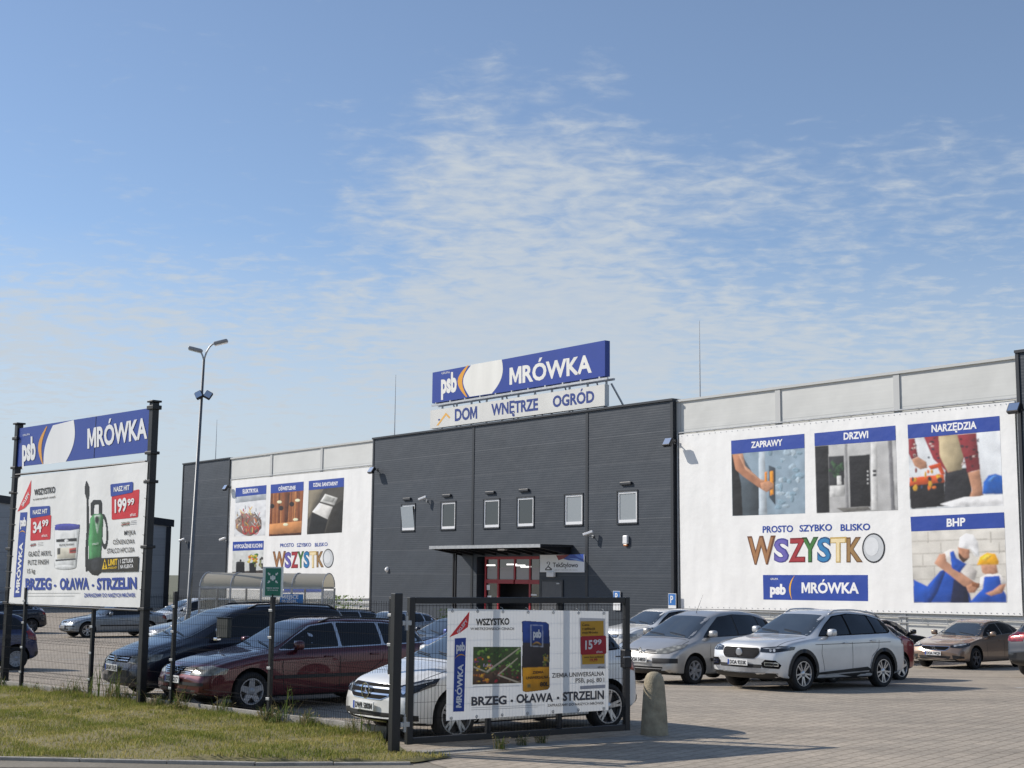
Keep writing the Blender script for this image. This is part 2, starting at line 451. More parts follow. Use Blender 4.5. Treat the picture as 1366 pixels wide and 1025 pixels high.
def ground_mat(name, c1, c2, blocks, patch=0.5):
    m = bpy.data.materials.new(name); m.use_nodes = True; nt = m.node_tree; b = nt.nodes['Principled BSDF']
    N = nt.nodes.new; L = nt.links.new
    b.inputs['Roughness'].default_value = 0.85
    tc = N('ShaderNodeTexCoord')
    n1 = N('ShaderNodeTexNoise'); n1.inputs['Scale'].default_value = 0.35; n1.inputs['Detail'].default_value = 7; n1.inputs['Roughness'].default_value = .6
    L(tc.outputs['Object'], n1.inputs['Vector'])
    n2 = N('ShaderNodeTexNoise'); n2.inputs['Scale'].default_value = 22; n2.inputs['Detail'].default_value = 5
    L(tc.outputs['Object'], n2.inputs['Vector'])
    mx = N('ShaderNodeMix'); mx.data_type = 'RGBA'; mx.inputs['A'].default_value = (*c1, 1); mx.inputs['B'].default_value = (*c2, 1)
    r1 = N('ShaderNodeMapRange'); L(n1.outputs['Fac'], r1.inputs[0]); r1.inputs[1].default_value = .35; r1.inputs[2].default_value = .65
    L(r1.outputs[0], mx.inputs['Factor'])
    r2 = N('ShaderNodeMapRange'); L(n2.outputs['Fac'], r2.inputs[0]); r2.inputs[1].default_value = .3; r2.inputs[2].default_value = .7
    r2.inputs[3].default_value = .82; r2.inputs[4].default_value = 1.16
    sc = N('ShaderNodeVectorMath'); sc.operation = 'SCALE'; L(mx.outputs['Result'], sc.inputs[0]); L(r2.outputs[0], sc.inputs['Scale'])
    col_out = sc.outputs[0]
    bp = N('ShaderNodeBump'); bp.inputs['Distance'].default_value = .01; bp.inputs['Strength'].default_value = .6
    if blocks:
        mp = N('ShaderNodeMapping'); mp.inputs['Rotation'].default_value = (0, 0, R(-51.8)); L(tc.outputs['Object'], mp.inputs[0])
        br = N('ShaderNodeTexBrick'); L(mp.outputs[0], br.inputs['Vector']); br.inputs['Scale'].default_value = 1.0
        br.inputs['Brick Width'].default_value = .30; br.inputs['Row Height'].default_value = .20
        br.inputs['Mortar Size'].default_value = .012; br.inputs['Mortar Smooth'].default_value = .3
        br.inputs['Color1'].default_value = (1.05, 1.04, 1.03, 1); br.inputs['Color2'].default_value = (.88, .88, .88, 1)
        br.inputs['Mortar'].default_value = (.60, .58, .55, 1)
        mu = N('ShaderNodeVectorMath'); mu.operation = 'MULTIPLY'; L(col_out, mu.inputs[0]); L(br.outputs['Color'], mu.inputs[1]); col_out = mu.outputs[0]
        # long damp / tyre streaks and oil spots
        st = N('ShaderNodeTexNoise'); st.inputs['Scale'].default_value = 1.0; st.inputs['Detail'].default_value = 4
        mp2 = N('ShaderNodeMapping'); mp2.inputs['Rotation'].default_value = (0, 0, R(-51.8)); mp2.inputs['Scale'].default_value = (.12, 1.6, 1)
        L(tc.outputs['Object'], mp2.inputs[0]); L(mp2.outputs[0], st.inputs['Vector'])
        r3 = N('ShaderNodeMapRange'); L(st.outputs['Fac'], r3.inputs[0]); r3.inputs[1].default_value = .35; r3.inputs[2].default_value = .6
        r3.inputs[3].default_value = .84; r3.inputs[4].default_value = 1.05
        s2 = N('ShaderNodeVectorMath'); s2.operation = 'SCALE'; L(col_out, s2.inputs[0]); L(r3.outputs[0], s2.inputs['Scale']); col_out = s2.outputs[0]
        # oil drips and tyre-darkened patches
        ov = N('ShaderNodeTexNoise'); ov.inputs['Scale'].default_value = 1.15; ov.inputs['Detail'].default_value = 5; ov.inputs['Roughness'].default_value = .65; L(tc.outputs['Object'], ov.inputs['Vector'])
        r4 = N('ShaderNodeMapRange'); r4.interpolation_type = 'SMOOTHSTEP'; L(ov.outputs['Fac'], r4.inputs[0]); r4.inputs[1].default_value = .61; r4.inputs[2].default_value = .72; r4.inputs[3].default_value = 1.0; r4.inputs[4].default_value = .66
        s3 = N('ShaderNodeVectorMath'); s3.operation = 'SCALE'; L(col_out, s3.inputs[0]); L(r4.outputs[0], s3.inputs['Scale']); col_out = s3.outputs[0]
        L(br.outputs['Fac'], bp.inputs['Height']); bp.invert = True
    else:
        L(n2.outputs['Fac'], bp.inputs['Height'])
    L(bp.outputs[0], b.inputs['Normal']); L(col_out, b.inputs['Base Color'])
    return m


M['field'] = ground_mat('dry_ground', (.16, .15, .10), (.12, .13, .07), False)
M['paving'] = ground_mat('block_paving', (.425, .365, .29), (.355, .31, .25), True)
M['road'] = ground_mat('worn_road', (.215, .205, .19), (.16, .155, .148), False)
M['sand'] = ground_mat('gravel_dirt', (.27, .24, .19), (.16, .14, .105), False)
M['concrete'] = mat('old_concrete', (.33, .31, .275), .85, noise=.25, nscale=5, bump=.5)
M['paint_white'] = mat('worn_white_paint', (.55, .55, .53), .7, noise=.3, nscale=3)


def sheet(name, pts, z, m, sub=1):
    bm = bmesh.new(); bm.faces.new([bm.verts.new((x, y, 0)) for x, y in pts]); bmesh.ops.triangulate(bm, faces=bm.faces[:])
    for y in (24, 27, 30, 33, 40, 50, 65, 200):
        bmesh.ops.bisect_plane(bm, geom=bm.verts[:] + bm.edges[:] + bm.faces[:], plane_co=(0, y, 0), plane_no=(0, 1, 0))
    for v in bm.verts: v.co.z = z + gz(v.co.y)
    bmesh.ops.recalc_face_normals(bm, faces=bm.faces)
    if bm.faces[:][0].normal.z < 0: bmesh.ops.reverse_faces(bm, faces=bm.faces[:])
    me = bpy.data.meshes.new(name); bm.to_mesh(me); bm.free(); me.materials.append(m); o = link(name, me); o['kind'] = 'structure'; return o


def KP(pts): return [(x * KS, y * KS) for x, y in pts]


sheet('ground', [(-900, -300), (900, -300), (900, 1500), (-900, 1500)], -0.04, M['field'])
gA = ground(541, 1004.5).to_2d(); gB = ground(838.5, 984).to_2d()                      # gate line
fl = FENCE0 - FD * 40; fr = FENCE0 + FD * FEND
sheet('parking_lot', [(fl.x, fl.y), (fr.x, fr.y), (gA.x, gA.y + .15), (gA.x + .4, gA.y - 1.0), (-.2, 15.6), (1.5, 13.2), (40, 8), (90, 30), (60, 90), (-20, 140), (-95, 90)], 0.0, M['paving'])
sheet('road', KP([(-60, 4), (60, 4), (60, 20.0), (1.2, 20), (-.9, 19), (-14, 18.2), (-60, 19)]), -0.012, M['road'])
# dirt strip between kerb and road, ragged
sheet('dirt_strip', KP([(-40, 17.6), (-8, 17.55), (-5, 17.7), (-2.5, 17.5), (-.5, 17.75), (.3, 18.3), (-.6, 18.6), (-3, 18.25), (-14, 18.55), (-40, 19.3)]), -0.006, M['sand'])
# concrete threshold under the gate
gu = (gB - gA).normalized(); gn = Vector((-gu.y, gu.x))
t0 = gA - gn * .38 + gu * .2; t1 = gA + gu * 3.75 - gn * .38; t2 = gA + gu * 3.75 + gn * .12; t3 = gA + gn * .12 + gu * .2
sheet('threshold_strip', [tuple(t0), tuple(t1), tuple(t2), tuple(t3)], 0.004, M['concrete'])

# grass verge: a gently uneven earth bank with grass on it
VERGE = KP([(-40.0, 19.2), (-14, 18.5), (-6.6, 18.42), (-3.2, 18.12), (-1.2, 18.35), (-.75, 18.9), (-1.45, 19.5), (-1.75, 20.2), (-1.9, 21.1)])
vf = [FENCE0 + FD * t + FN * .12 for t in (FEND - .15, 8, 6, 4, 2, 0, -6, -18, -34)]
VERGE += [(p.x, p.y) for p in vf]


def inside(P, poly):
    x, y = P[:, 0], P[:, 1]; r = np.zeros(len(P), bool); n = len(poly)
    for i in range(n):
        x0, y0 = poly[i]; x1, y1 = poly[(i + 1) % n]
        c = ((y0 > y) != (y1 > y)) & (x < (x1 - x0) * (y - y0) / (y1 - y0 + 1e-12) + x0); r ^= c
    return r


def verge_h(x, y):
    return 0.05 + 0.025 * np.sin(x * 1.3 + y * .7) + 0.02 * np.sin(x * 3.1 - y * 2.3) + .012 * np.sin(x * 7 + y * 5)


def make_verge():
    bm = bmesh.new(); f = bm.faces.new([bm.verts.new((x, y, 0)) for x, y in VERGE])
    for ax, lo, hi in ((0, -16, 0), (1, 15, 34)):
        t = lo
        while t < hi:
            n = Vector((1, 0, 0)) if ax == 0 else Vector((0, 1, 0)); co = n * t
            bmesh.ops.bisect_plane(bm, geom=bm.verts[:] + bm.edges[:] + bm.faces[:], plane_co=co, plane_no=n); t += .25
    bmesh.ops.triangulate(bm, faces=bm.faces[:])
    rim = {v for e in bm.edges if e.is_boundary for v in e.verts}
    for v in bm.verts: v.co.z = 0.012 if v in rim else float(verge_h(v.co.x, v.co.y))
    me = bpy.data.meshes.new('verge'); bm.to_mesh(me); bm.free()
    m = ground_mat('verge_soil', (.19, .17, .065), (.24, .20, .10), False); me.materials.append(m)
    me.polygons.foreach_set('use_smooth', [True] * len(me.polygons))
    link('verge', me)['kind'] = 'structure'


make_verge()


def grass_mat():
    m = bpy.data.materials.new('grass_blades'); m.use_nodes = True; nt = m.node_tree; b = nt.nodes['Principled BSDF']
    N = nt.nodes.new; L = nt.links.new
    a = N('ShaderNodeAttribute'); a.attribute_name = 'ink'; L(a.outputs['Color'], b.inputs['Base Color'])
    b.inputs['Roughness'].default_value = .7; b.inputs['Specular IOR Level'].default_value = .2
    t = N('ShaderNodeBsdfTranslucent'); L(a.outputs['Color'], t.inputs[0]); mx = N('ShaderNodeMixShader'); mx.inputs[0].default_value = .35
    L(b.outputs[0], mx.inputs[1]); L(t.outputs[0], mx.inputs[2]); L(mx.outputs[0], nt.nodes['Material Output'].inputs[0])
    return m


M['grass'] = grass_mat()


def fractal(x, y, s):
    return sum(np.sin(x * f * s + p) * np.cos(y * f * s * 1.13 + q) / (i + 1) for i, (f, p, q) in enumerate(((1, .3, 1.1), (2.3, 2.2, .4), (4.9, 5.1, 3.3), (9.7, 1.7, 2.9))))


def blades(P, h, w, lean, colr, name, m, z):
    """one triangle pair per blade, bent"""
    n = len(P); a = np.random.rand(n) * 6.283; ca, sa = np.cos(a), np.sin(a)
    la = np.random.rand(n) * 6.283; lx, ly = np.cos(la) * lean * h, np.sin(la) * lean * h
    V = np.zeros((n, 5, 3)); side = np.stack([ca * w / 2, sa * w / 2], 1)
    V[:, 0, :2] = P - side; V[:, 1, :2] = P + side
    mid = P + np.stack([lx, ly], 1) * .35
    V[:, 2, :2] = mid + side * .75; V[:, 3, :2] = mid - side * .75; V[:, 4, :2] = P + np.stack([lx, ly], 1)
    V[:, :2, 2] = z[:, None] - .01; V[:, 2:4, 2] = (z + h * .6)[:, None]; V[:, 4, 2] = z + h
    me = bpy.data.meshes.new(name); me.vertices.add(n * 5); me.vertices.foreach_set('co', V.ravel())
    idx = np.arange(n)[:, None] * 5
    loops = np.concatenate([idx + np.array([0, 1, 2, 3]), idx + np.array([3, 2, 4])], 1).ravel()
    me.loops.add(n * 7); me.loops.foreach_set('vertex_index', loops.astype(np.int32))
    me.polygons.add(n * 2); st = np.stack([np.arange(n) * 7, np.arange(n) * 7 + 4], 1).ravel()
    me.polygons.foreach_set('loop_start', st.astype(np.int32))
    me.update(calc_edges=True); me.materials.append(m)
    at = me.color_attributes.new('ink', 'FLOAT_COLOR', 'CORNER')
    C = np.concatenate([colr, np.ones((n, 1))], 1); at.data.foreach_set('color', np.repeat(C, 7, axis=0).ravel())
    me.validate(); return link(name, me)


def make_grass():
    n = 330000
    P = np.random.rand(n, 2) * np.array([13.5, 13]) + np.array([-14, 16.2]); P = P[inside(P, VERGE)]
    d = fractal(P[:, 0], P[:, 1], 1.9) * .5 + fractal(P[:, 0], P[:, 1], 6.3) * .3
    keep = np.random.rand(len(P)) < np.clip(.72 + d * .45, .12, 1); P = P[keep]; d = d[keep]
    z = verge_h(P[:, 0], P[:, 1]); n = len(P)
    fd = (P - np.array([FENCE0.x, FENCE0.y])) @ np.array([-FN.x, -FN.y])      # distance from the fence
    h = (.026 + .024 * np.random.rand(n)) * (1 + .5 * np.clip(d, -.8, 1)) * (1 + 1.1 * np.exp(-fd / .3))
    z *= np.clip(fd / .2, .2, 1)
    dry = np.clip(.42 - d * .5 + (np.random.rand(n) - .5) * .9, 0, 1)[:, None]
    g = np.array([.185, .225, .040]); y = np.array([.54, .44, .165])
    c = g * (1 - dry) + y * dry; c *= (.7 + .6 * np.random.rand(n))[:, None]
    o = blades(P, h, .006 + .005 * np.random.rand(n), .6, c, 'grass', M['grass'], z)
    tag(o, 'short mown yellowish green grass on the verge before the fence', 'grass', kind='stuff')


make_grass()
# concrete edging kerb along the verge
kb = MB(); kp = KP([(-40, 19.1), (-14, 18.42), (-6.6, 18.34), (-3.2, 18.04), (-1.25, 18.27)])
for a, b in zip(kp[:-1], kp[1:]):
    L_ = math.dist(a, b); n_ = max(1, round(L_ / 1.0)); an = math.atan2(b[1] - a[1], b[0] - a[0])
    for i in range(n_):
        T = Matrix.Translation((a[0] + (b[0] - a[0]) * i / n_, a[1] + (b[1] - a[1]) * i / n_, random.uniform(-.006, .006))) @ Matrix.Rotation(an + random.uniform(-.006, .006), 4, 'Z')
        kb.rbox(0.004, L_ / n_ - .004, -.04, .04, -.1, .03, .008, 0, T)
kb.build('kerb', M['concrete'])['kind'] = 'structure'
# concrete plinth boards under the fence are part of the fence itself (below)

# parking bay lines
CARX = Vector((.788, .616, 0)); CARY = Vector((-.616, .788, 0))


def bay_lines(name, start, n, pitch, length, w=.10):
    for i in range(n):
        p = Vector((*start, 0)) * KS - CARY * pitch * i
        a, b = p + CARY * w / 2, p - CARY * w / 2; c, d = b + CARX * length, a + CARX * length
        sheet(name, [(q.x, q.y) for q in (a, b, c, d)], .004, M['paint_white'])


bay_lines('bay_markings', (-9.0, 31.3), 2, 2.55, 4.6)
bay_lines('bay_markings', (-14.5, 45.5), 3, 2.55, 4.7)
bay_lines('bay_markings', (11.9, 33.2), 1, 2.55, 4.7)

# ================================================================== STORE
FAC = Frame((0, 0), (.61841, -.78586)); _z = CAM + ray(905, 680) * 62.0
FAC = Frame((_z.x, _z.y), (.61841, -.78586))
TOP = FAC.px(783, 554)[1] + .12; BASE = -.9; DOORZ = -.57


def panel_mat(name, c, pitch, joint, depth, joint_col, var=.06, metal=0.0):
    """horizontally profiled sandwich panels"""
    m = bpy.data.materials.new(name); m.use_nodes = True; nt = m.node_tree; b = nt.nodes['Principled BSDF']
    N = nt.nodes.new; L = nt.links.new; b.inputs['Roughness'].default_value = .55; b.inputs['Metallic'].default_value = metal

    def mth(op, a, bb):
        n = N('ShaderNodeMath'); n.operation = op
        for i, v in enumerate((a, bb)):
            if v is None: continue
            if isinstance(v, (int, float)): n.inputs[i].default_value = v
            else: L(v, n.inputs[i])
        return n.outputs[0]
    tc = N('ShaderNodeTexCoord'); sp = N('ShaderNodeSeparateXYZ'); L(tc.outputs['Object'], sp.inputs[0])
    fr = mth('FRACT', mth('DIVIDE', sp.outputs['Z'], pitch), None)
    rib = mth('ABSOLUTE', mth('SUBTRACT', fr, .5), None)
    bp = N('ShaderNodeBump'); bp.inputs['Strength'].default_value = depth; bp.inputs['Distance'].default_value = .02
    L(mth('MINIMUM', mth('MULTIPLY', rib, 4.0), 1.0), bp.inputs['Height'])
    wv = N('ShaderNodeTexNoise'); wv.inputs['Scale'].default_value = .8; wv.inputs['Detail'].default_value = 2; L(tc.outputs['Object'], wv.inputs['Vector'])
    b2 = N('ShaderNodeBump'); b2.inputs['Strength'].default_value = .25; b2.inputs['Distance'].default_value = .12; L(wv.outputs['Fac'], b2.inputs['Height']); L(bp.outputs[0], b2.inputs['Normal']); L(b2.outputs[0], b.inputs['Normal'])
    jf = mth('FRACT', mth('DIVIDE', mth('ADD', sp.outputs['Z'], .35), joint), None); jm = mth('LESS_THAN', jf, .022)
    rp = mth('FLOOR', mth('DIVIDE', mth('ADD', sp.outputs['Z'], .35), joint), None)
    wn = N('ShaderNodeTexWhiteNoise'); wn.noise_dimensions = '2D'; cb = N('ShaderNodeCombineXYZ'); L(rp, cb.inputs[0])
    L(mth('FLOOR', mth('DIVIDE', mth('ADD', sp.outputs['X'], .1), 6.1), None), cb.inputs[1]); L(cb.outputs[0], wn.inputs['Vector'])
    no = N('ShaderNodeTexNoise'); no.inputs['Scale'].default_value = .5; no.inputs['Detail'].default_value = 6; L(tc.outputs['Object'], no.inputs['Vector'])
    k = mth('ADD', mth('MULTIPLY', wn.outputs['Value'], var * 2), 1 - var); k = mth('MULTIPLY', k, mth('ADD', mth('MULTIPLY', no.outputs['Fac'], .3), .85))
    gl = mth('LESS_THAN', fr, .16); k = mth('MULTIPLY', k, mth('SUBTRACT', 1.0, mth('MULTIPLY', gl, .22 * min(1, depth * 2))))  # dark line per rib: groove shade put into the colour
    sc = N('ShaderNodeVectorMath'); sc.operation = 'SCALE'; sc.inputs[0].default_value = c; L(k, sc.inputs['Scale'])
    mx = N('ShaderNodeMix'); mx.data_type = 'RGBA'; L(mth('MULTIPLY', jm, .7), mx.inputs['Factor']); L(sc.outputs[0], mx.inputs['A']); mx.inputs['B'].default_value = (*joint_col, 1)
    L(mx.outputs['Result'], b.inputs['Base Color'])
    return m


M['dark_panel'] = panel_mat('charcoal_panel', (.028, .039, .055), .115, 1.3, .12, (.085, .095, .11))  # pale joint lines: light caught on panel edges, put into the colour
M['light_panel'] = panel_mat('pale_grey_panel', (.60, .61, .59), .26, 1.3, .03, (.40, .41, .40), .03)
M['dark_trim'] = mat('charcoal_trim', (.022, .026, .033), .45)
M['light_trim'] = mat('pale_grey_trim', (.50, .51, .50), .5)
M['red_frame'] = mat('red_door_frame', (.33, .016, .028), .4)
M['interior'] = mat('dark_interior', (.02, .02, .022), .9)
M['film'] = mat('pale_window_film', (.36, .34, .34), .35)
M['tube'] = bpy.data.materials.new('fluorescent_tube'); M['tube'].use_nodes = True
_e = M['tube'].node_tree.nodes['Principled BSDF']; _e.inputs['Emission Color'].default_value = (1, .98, .95, 1); _e.inputs['Emission Strength'].default_value = 1.3

store = empty('store_building', FAC.o, FAC.rot, 'long retail hall of charcoal panels with pale side wings and a red framed entrance', 'building')


def wall_holes(name, u0, u1, z0, z1, y, holes, m, depth=.16, parent=store):
    us = sorted({u0, u1, *[h[0] for h in holes], *[h[1] for h in holes]}); zs = sorted({z0, z1, *[h[2] for h in holes], *[h[3] for h in holes]})
    us = [u for u in us if u0 <= u <= u1]; zs = [z for z in zs if z0 <= z <= z1]; mb = MB()
    for a, b in zip(us[:-1], us[1:]):
        for c, d in zip(zs[:-1], zs[1:]):
            cu, cz = (a + b) / 2, (c + d) / 2
            if any(h[0] < cu < h[1] and h[2] < cz < h[3] for h in holes): continue
            mb.add([(a, y, c), (b, y, c), (b, y, d), (a, y, d)], [(0, 1, 2, 3)])
    for h in holes:
        a, b, c, d = h[:4]; q = y + (h[4] if len(h) > 4 else depth)
        mb.add([(a, y, c), (a, y, d), (a, q, d), (a, q, c)], [(0, 1, 2, 3)]); mb.add([(b, y, c), (b, q, c), (b, q, d), (b, y, d)], [(0, 1, 2, 3)])
        mb.add([(a, y, d), (b, y, d), (b, q, d), (a, q, d)], [(0, 1, 2, 3)]); mb.add([(a, y, c), (a, q, c), (b, q, c), (b, y, c)], [(0, 1, 2, 3)])
    return mb.build(name, m, parent)


def f7(x, y, off=.25): return FAC.px(490 + .30747 * x, 440 + .30747 * y, off)
def f2(x, y, off=.25): return FAC.px(520 + .21962 * x, 640 + .21962 * y, off)
def f8(x, y, off=0.): return FAC.px(230 + .21962 * x, 570 + .21962 * y, off)


UA, UB, UC, UD, UE, UF = -51.2, -43.74, -24.95, -.1, 17.05, 26.0
# windows
WIN = [((150, 768), (205, 868)), ((320, 757), (382, 860)), ((505, 742), (573, 852)), ((650, 732), (722, 847)), ((856, 717), (935, 838)), ((1087, 705), (1170, 828))]
wins = []
for a, b in WIN:
    ua, zt = f7(a[0], a[1]); ub, zb = f7(b[0], b[1]); uc = (ua + ub) / 2; zc = (f7(a[0], (a[1] + b[1]) / 2)[1] + f7(b[0], (a[1] + b[1]) / 2)[1]) / 2
    wins.append((uc, zc))
zc_ = sum(w[1] for w in wins) / len(wins)
wins = [(u - .66, u + .66, zc_ - .72, zc_ + .72) for u, _ in wins]
eu0 = f2(527, 600)[0]; eu1 = f2(908, 600)[0]; ez = f2(700, 455)[1] - .1
wall_holes('front_wall', UC, UD, BASE, TOP, -.25, [(*w, .16) for w in wins] + [(eu0, eu1, DOORZ, ez, 1.2)], M['dark_panel'])
wall_holes('wing_wall', UB, UC - .001, BASE, TOP - .06, 0, [], M['light_panel'])
wall_holes('wing_wall', UD + .001, UE - .001, BASE, TOP - .06, 0, [], M['light_panel'])
wall_holes('end_wall', UA, UB - .001, BASE, TOP, -.05, [], M['dark_panel'])
wall_holes('end_wall', UE, UF, BASE, TOP + .12, -.12, [], M['dark_panel'])
bk = MB(); bk.add([(UA, 45, BASE), (UF, 45, BASE), (UF, 45, TOP), (UA, 45, TOP), (UA, .0, BASE), (UA, .0, TOP), (UF, .0, BASE), (UF, .0, TOP)],
                  [(1, 0, 3, 2), (0, 4, 5, 3), (6, 1, 2, 7), (5, 7, 2, 3)])
bk.build('rear_shell', M['dark_panel'], store)
TR = [(UC - .06, UC + .10, -.28, .02, BASE, TOP + .02), (UD - .10, UD + .06, -.28, .02, BASE, TOP + .02)]
for u in (f7(462, 430)[0], f7(954, 360)[0]): TR.append((u - .09, u + .09, -.275, -.252, BASE, TOP - .05))
TR += [(UA - .04, UA + .08, -.09, .02, BASE, TOP + .02), (UB - .07, UB + .05, -.09, .02, BASE, TOP + .02), (UE - .05, UE + .08, -.16, .02, BASE, TOP + .14)]
for q in TR: tr = MB(); tr.box(*q); tr.build('corner_trim', M['dark_trim'], store)
for q in ((UA - .06, UB + .02, -.14, .3, TOP, TOP + .09), (UC - .08, UD + .08, -.34, .3, TOP + .003, TOP + .10), (UE - .06, UF, -.2, .3, TOP + .12, TOP + .22)): ca = MB(); ca.box(*q); ca.build('roof_coping', M['dark_trim'], store)
for q in ((UB + .02, UC - .08, -.09, .3, TOP - .06, TOP + .04), (UD + .08, UE - .06, -.09, .3, TOP - .06, TOP + .04)): ca = MB(); ca.box(*q); ca.build('roof_coping', M['light_trim'], store)
for x, y in ((363, 604), (430, 596), (1038, 519), (1196, 497.5)):
    u = FAC.px(x, y)[0]; pl = MB(); pl.box(u - .14, u + .14, -.05, -.002, BASE, TOP - .062); pl.build('panel_joint_cover', M['light_trim'], store)
for u in (UD + .18, UC - .18): pl = MB(); pl.box(u - .12, u + .12, -.04, -.003, BASE, TOP - .063); pl.build('panel_joint_cover', M['light_trim'], store)

for q, k in (((UC + .1, eu0 - .1, -.262, -.24, BASE, -.1), 'dark_trim'), ((eu1 + .1, UD - .1, -.262, -.24, BASE, -.1), 'dark_trim'), ((UD + .35, UE - .1, -.03, -.004, BASE, -.12), 'concrete'), ((UB + .1, UC - .35, -.03, -.004, BASE, -.12), 'concrete')): pb = MB(); pb.box(*q); pb.build('plinth', M[k], store)

for i, (a, b, c, d) in enumerate(wins):
    y = -.25 + .012; w = MB(); t = .095
    w.box(a, a + t, y, y + .055, c, d); w.box(b - t, b, y, y + .055, c, d); w.box(a + t, b - t, y, y + .055, c, c + t * 1.4); w.box(a + t, b - t, y, y + .055, d - t, d)
    fo = w.build('window', M['white_pvc'], store)
    pn = MB(); yy = y + .03
    if i == 0:
        T = Matrix.Translation((0, yy, c + t)) @ Matrix.Rotation(R(7), 4, 'X')
        pn.box(a + t * .6, b - t * .6, -.02, .0, .03, d - c - 2 * t, 0, T)
    else: pn.box(a + t, b - t, yy, yy + .01, c + t * 1.4, d - t)
    pn.build('pane', [M['glass_sky'], M['glass'], M['glass'], M['glass'], M['glass_blind'], M['glass_blind']][i], fo)
    s = MB(); s.box(a - .05, b + .05, -.31, -.252, c - .075, c - .004); s.box(a - .06, b + .06, -.29, -.2535, d + .004, d + .06)
    s.box(a - .06, a - .003, -.28, -.2535, c, d); s.box(b + .003, b + .06, -.28, -.2535, c, d); s.build('sill', M['dark_trim'], fo)
    if i != 4:
        hu, hz = f7(*[(175, 735), (348, 720), (536, 707), (683, 697), 0, (1125, 667)][i])
        h = MB(); h.rbox(hu - .38, hu + .38, -.36, -.256, hz - .07, hz + .07, .02); h.build('vent_hood', M['dark_trim'], store)

# entrance
ent = MB(); ent.add([(eu0, .95, DOORZ), (eu1, .95, DOORZ), (eu1, .95, ez), (eu0, .95, ez)], [(0, 1, 2, 3)]); ent.build('entrance_interior', M['interior'], store)
xs = [557, 633, 733, 826, 905]; us = [f2(x, 620)[0] for x in xs]; zb0 = f2(700, 632)[1]; zb1 = f2(700, 607)[1]; yE = .05
er = MB()
for i, u in enumerate(us):
    er.box(u - .06, u + .06, yE - .05, yE + .05, zb1 if i == 2 else DOORZ, ez)
for a, b in zip(us[:-1], us[1:]): er.box(a + .06, b - .06, yE - .06, yE + .06, zb0, zb1)
er.box(us[0] - .04, us[-1] + .04, yE - .07, yE + .07, ez - .14, ez - .002)
ed = er.build('entrance_door', M['red_frame'], store)
gl = MB()
for a, b in zip(us[:-1], us[1:]): gl.box(a + .06, b - .06, yE - .006, yE + .006, zb1, ez - .14)
for a, b in ((us[0], us[1]), (us[3], us[4])): gl.box(a + .06, b - .06, yE - .006, yE + .006, DOORZ + .05, zb0)
gl.build('pane', M['glass'], ed)
fm = MB(); zf = f2(700, 533)[1]
for a, b in zip(us[:-1], us[1:]): fm.box(a + .12, b - .12, yE - .014, yE - .009, zb1 + .03, zf)
fm.build('window_film', M['film'], ed)
nt_ = MB()
for x, y, w, h in ((572, 655, 20, 30), (578, 711, 22, 12), (845, 700, 40, 8)):
    a, b = f2(x - w / 2, y + h / 2); c, d = f2(x + w / 2, y - h / 2); nt_.box(a, c, yE - .016, yE - .011, b, d)
nt_.build('door_notice', M['white_pvc'], ed)
tb = MB()
for x, y in ((585, 520), (715, 515), (765, 521), (800, 529)):
    u, z = f2(x, y); tb.box(u - .42, u + .42, yE - .03, yE - .018, z - .035, z + .035)
tb.build('strip_light', M['tube'], store)
# service door right of the entrance
a, b = f2(924, 770)[0], f2(1046, 770)[0]; z1 = f2(985, 620)[1]
dr = MB(); dr.box(a, b, -.285, -.253, DOORZ + 0.02, z1); do = dr.build('service_door', mat('grey_steel_door', (.085, .09, .098), .45, noise=.1), store)
fr_ = MB(); fr_.box(a - .1, a - .003, -.30, -.256, DOORZ, z1 + .1); fr_.box(b + .003, b + .1, -.30, -.256, DOORZ, z1 + .1); fr_.box(a - .003, b + .003, -.30, -.256, z1 + .004, z1 + .1)
fr_.build('frame', M['dark_trim'], do)
hb = MB(); hb.rbox(b - .35, b - .12, -.33, -.29, z1 - .12, z1 - .05, .01); hb.build('door_closer', M['galv'], do)
# canopy
D = 2.0; u0, zc0 = FAC.px(572.3, 731, .25 + D); u1, zc1 = FAC.px(722, 726.7, .25 + D); zc = (zc0 + zc1) / 2
cn = MB(); yb = -.25
for dz0, dz1, m_ in ((0.0, .055, 0), (.055, .11, 1)):
    cn.box(u0, u1, yb - D, yb - .003, zc - .055 + dz0 - .0, zc - .055 + dz1 - .0005, m_)
for k in range(10):
    u = u0 + .15 + (u1 - u0 - .4) * k / 9
    cn.add([(u, yb - D + .1, zc - .056), (u + .08, yb - D + .1, zc - .056), (u + .08, yb - .004, zc - .056), (u, yb - .004, zc - .056),
            (u, yb - D + .1, zc - .12), (u + .08, yb - D + .1, zc - .12), (u + .08, yb - .004, zc - .42), (u, yb - .004, zc - .42)],
           [(0, 1, 2, 3), (4, 7, 6, 5), (0, 4, 5, 1), (1, 5, 6, 2), (2, 6, 7, 3), (3, 7, 4, 0)], 1)
cn.box(u0 + .05, u1 - .05, yb - D - .03, yb - D - .003, zc - .10, zc + .06, 2)
cn.build('canopy', [M['dark_trim'], M['dark_steel'], M['galv']], store)
for x in (387, 400):
    u = f2(x, 600, 1.0)[0]; cp = MB(); cp.box(u - .045, u + .045, -1.05, -.96, BASE, zc - .3); cp.build('canopy_post', M['dark_steel'], store)
lu, lz = f2(693, 433, 1.6); q = MB(); q.rbox(lu - .28, lu + .28, -1.8, -1.6, zc - .2, zc - .12, .02); q.build('canopy_lamp', M['white_pvc'], store)


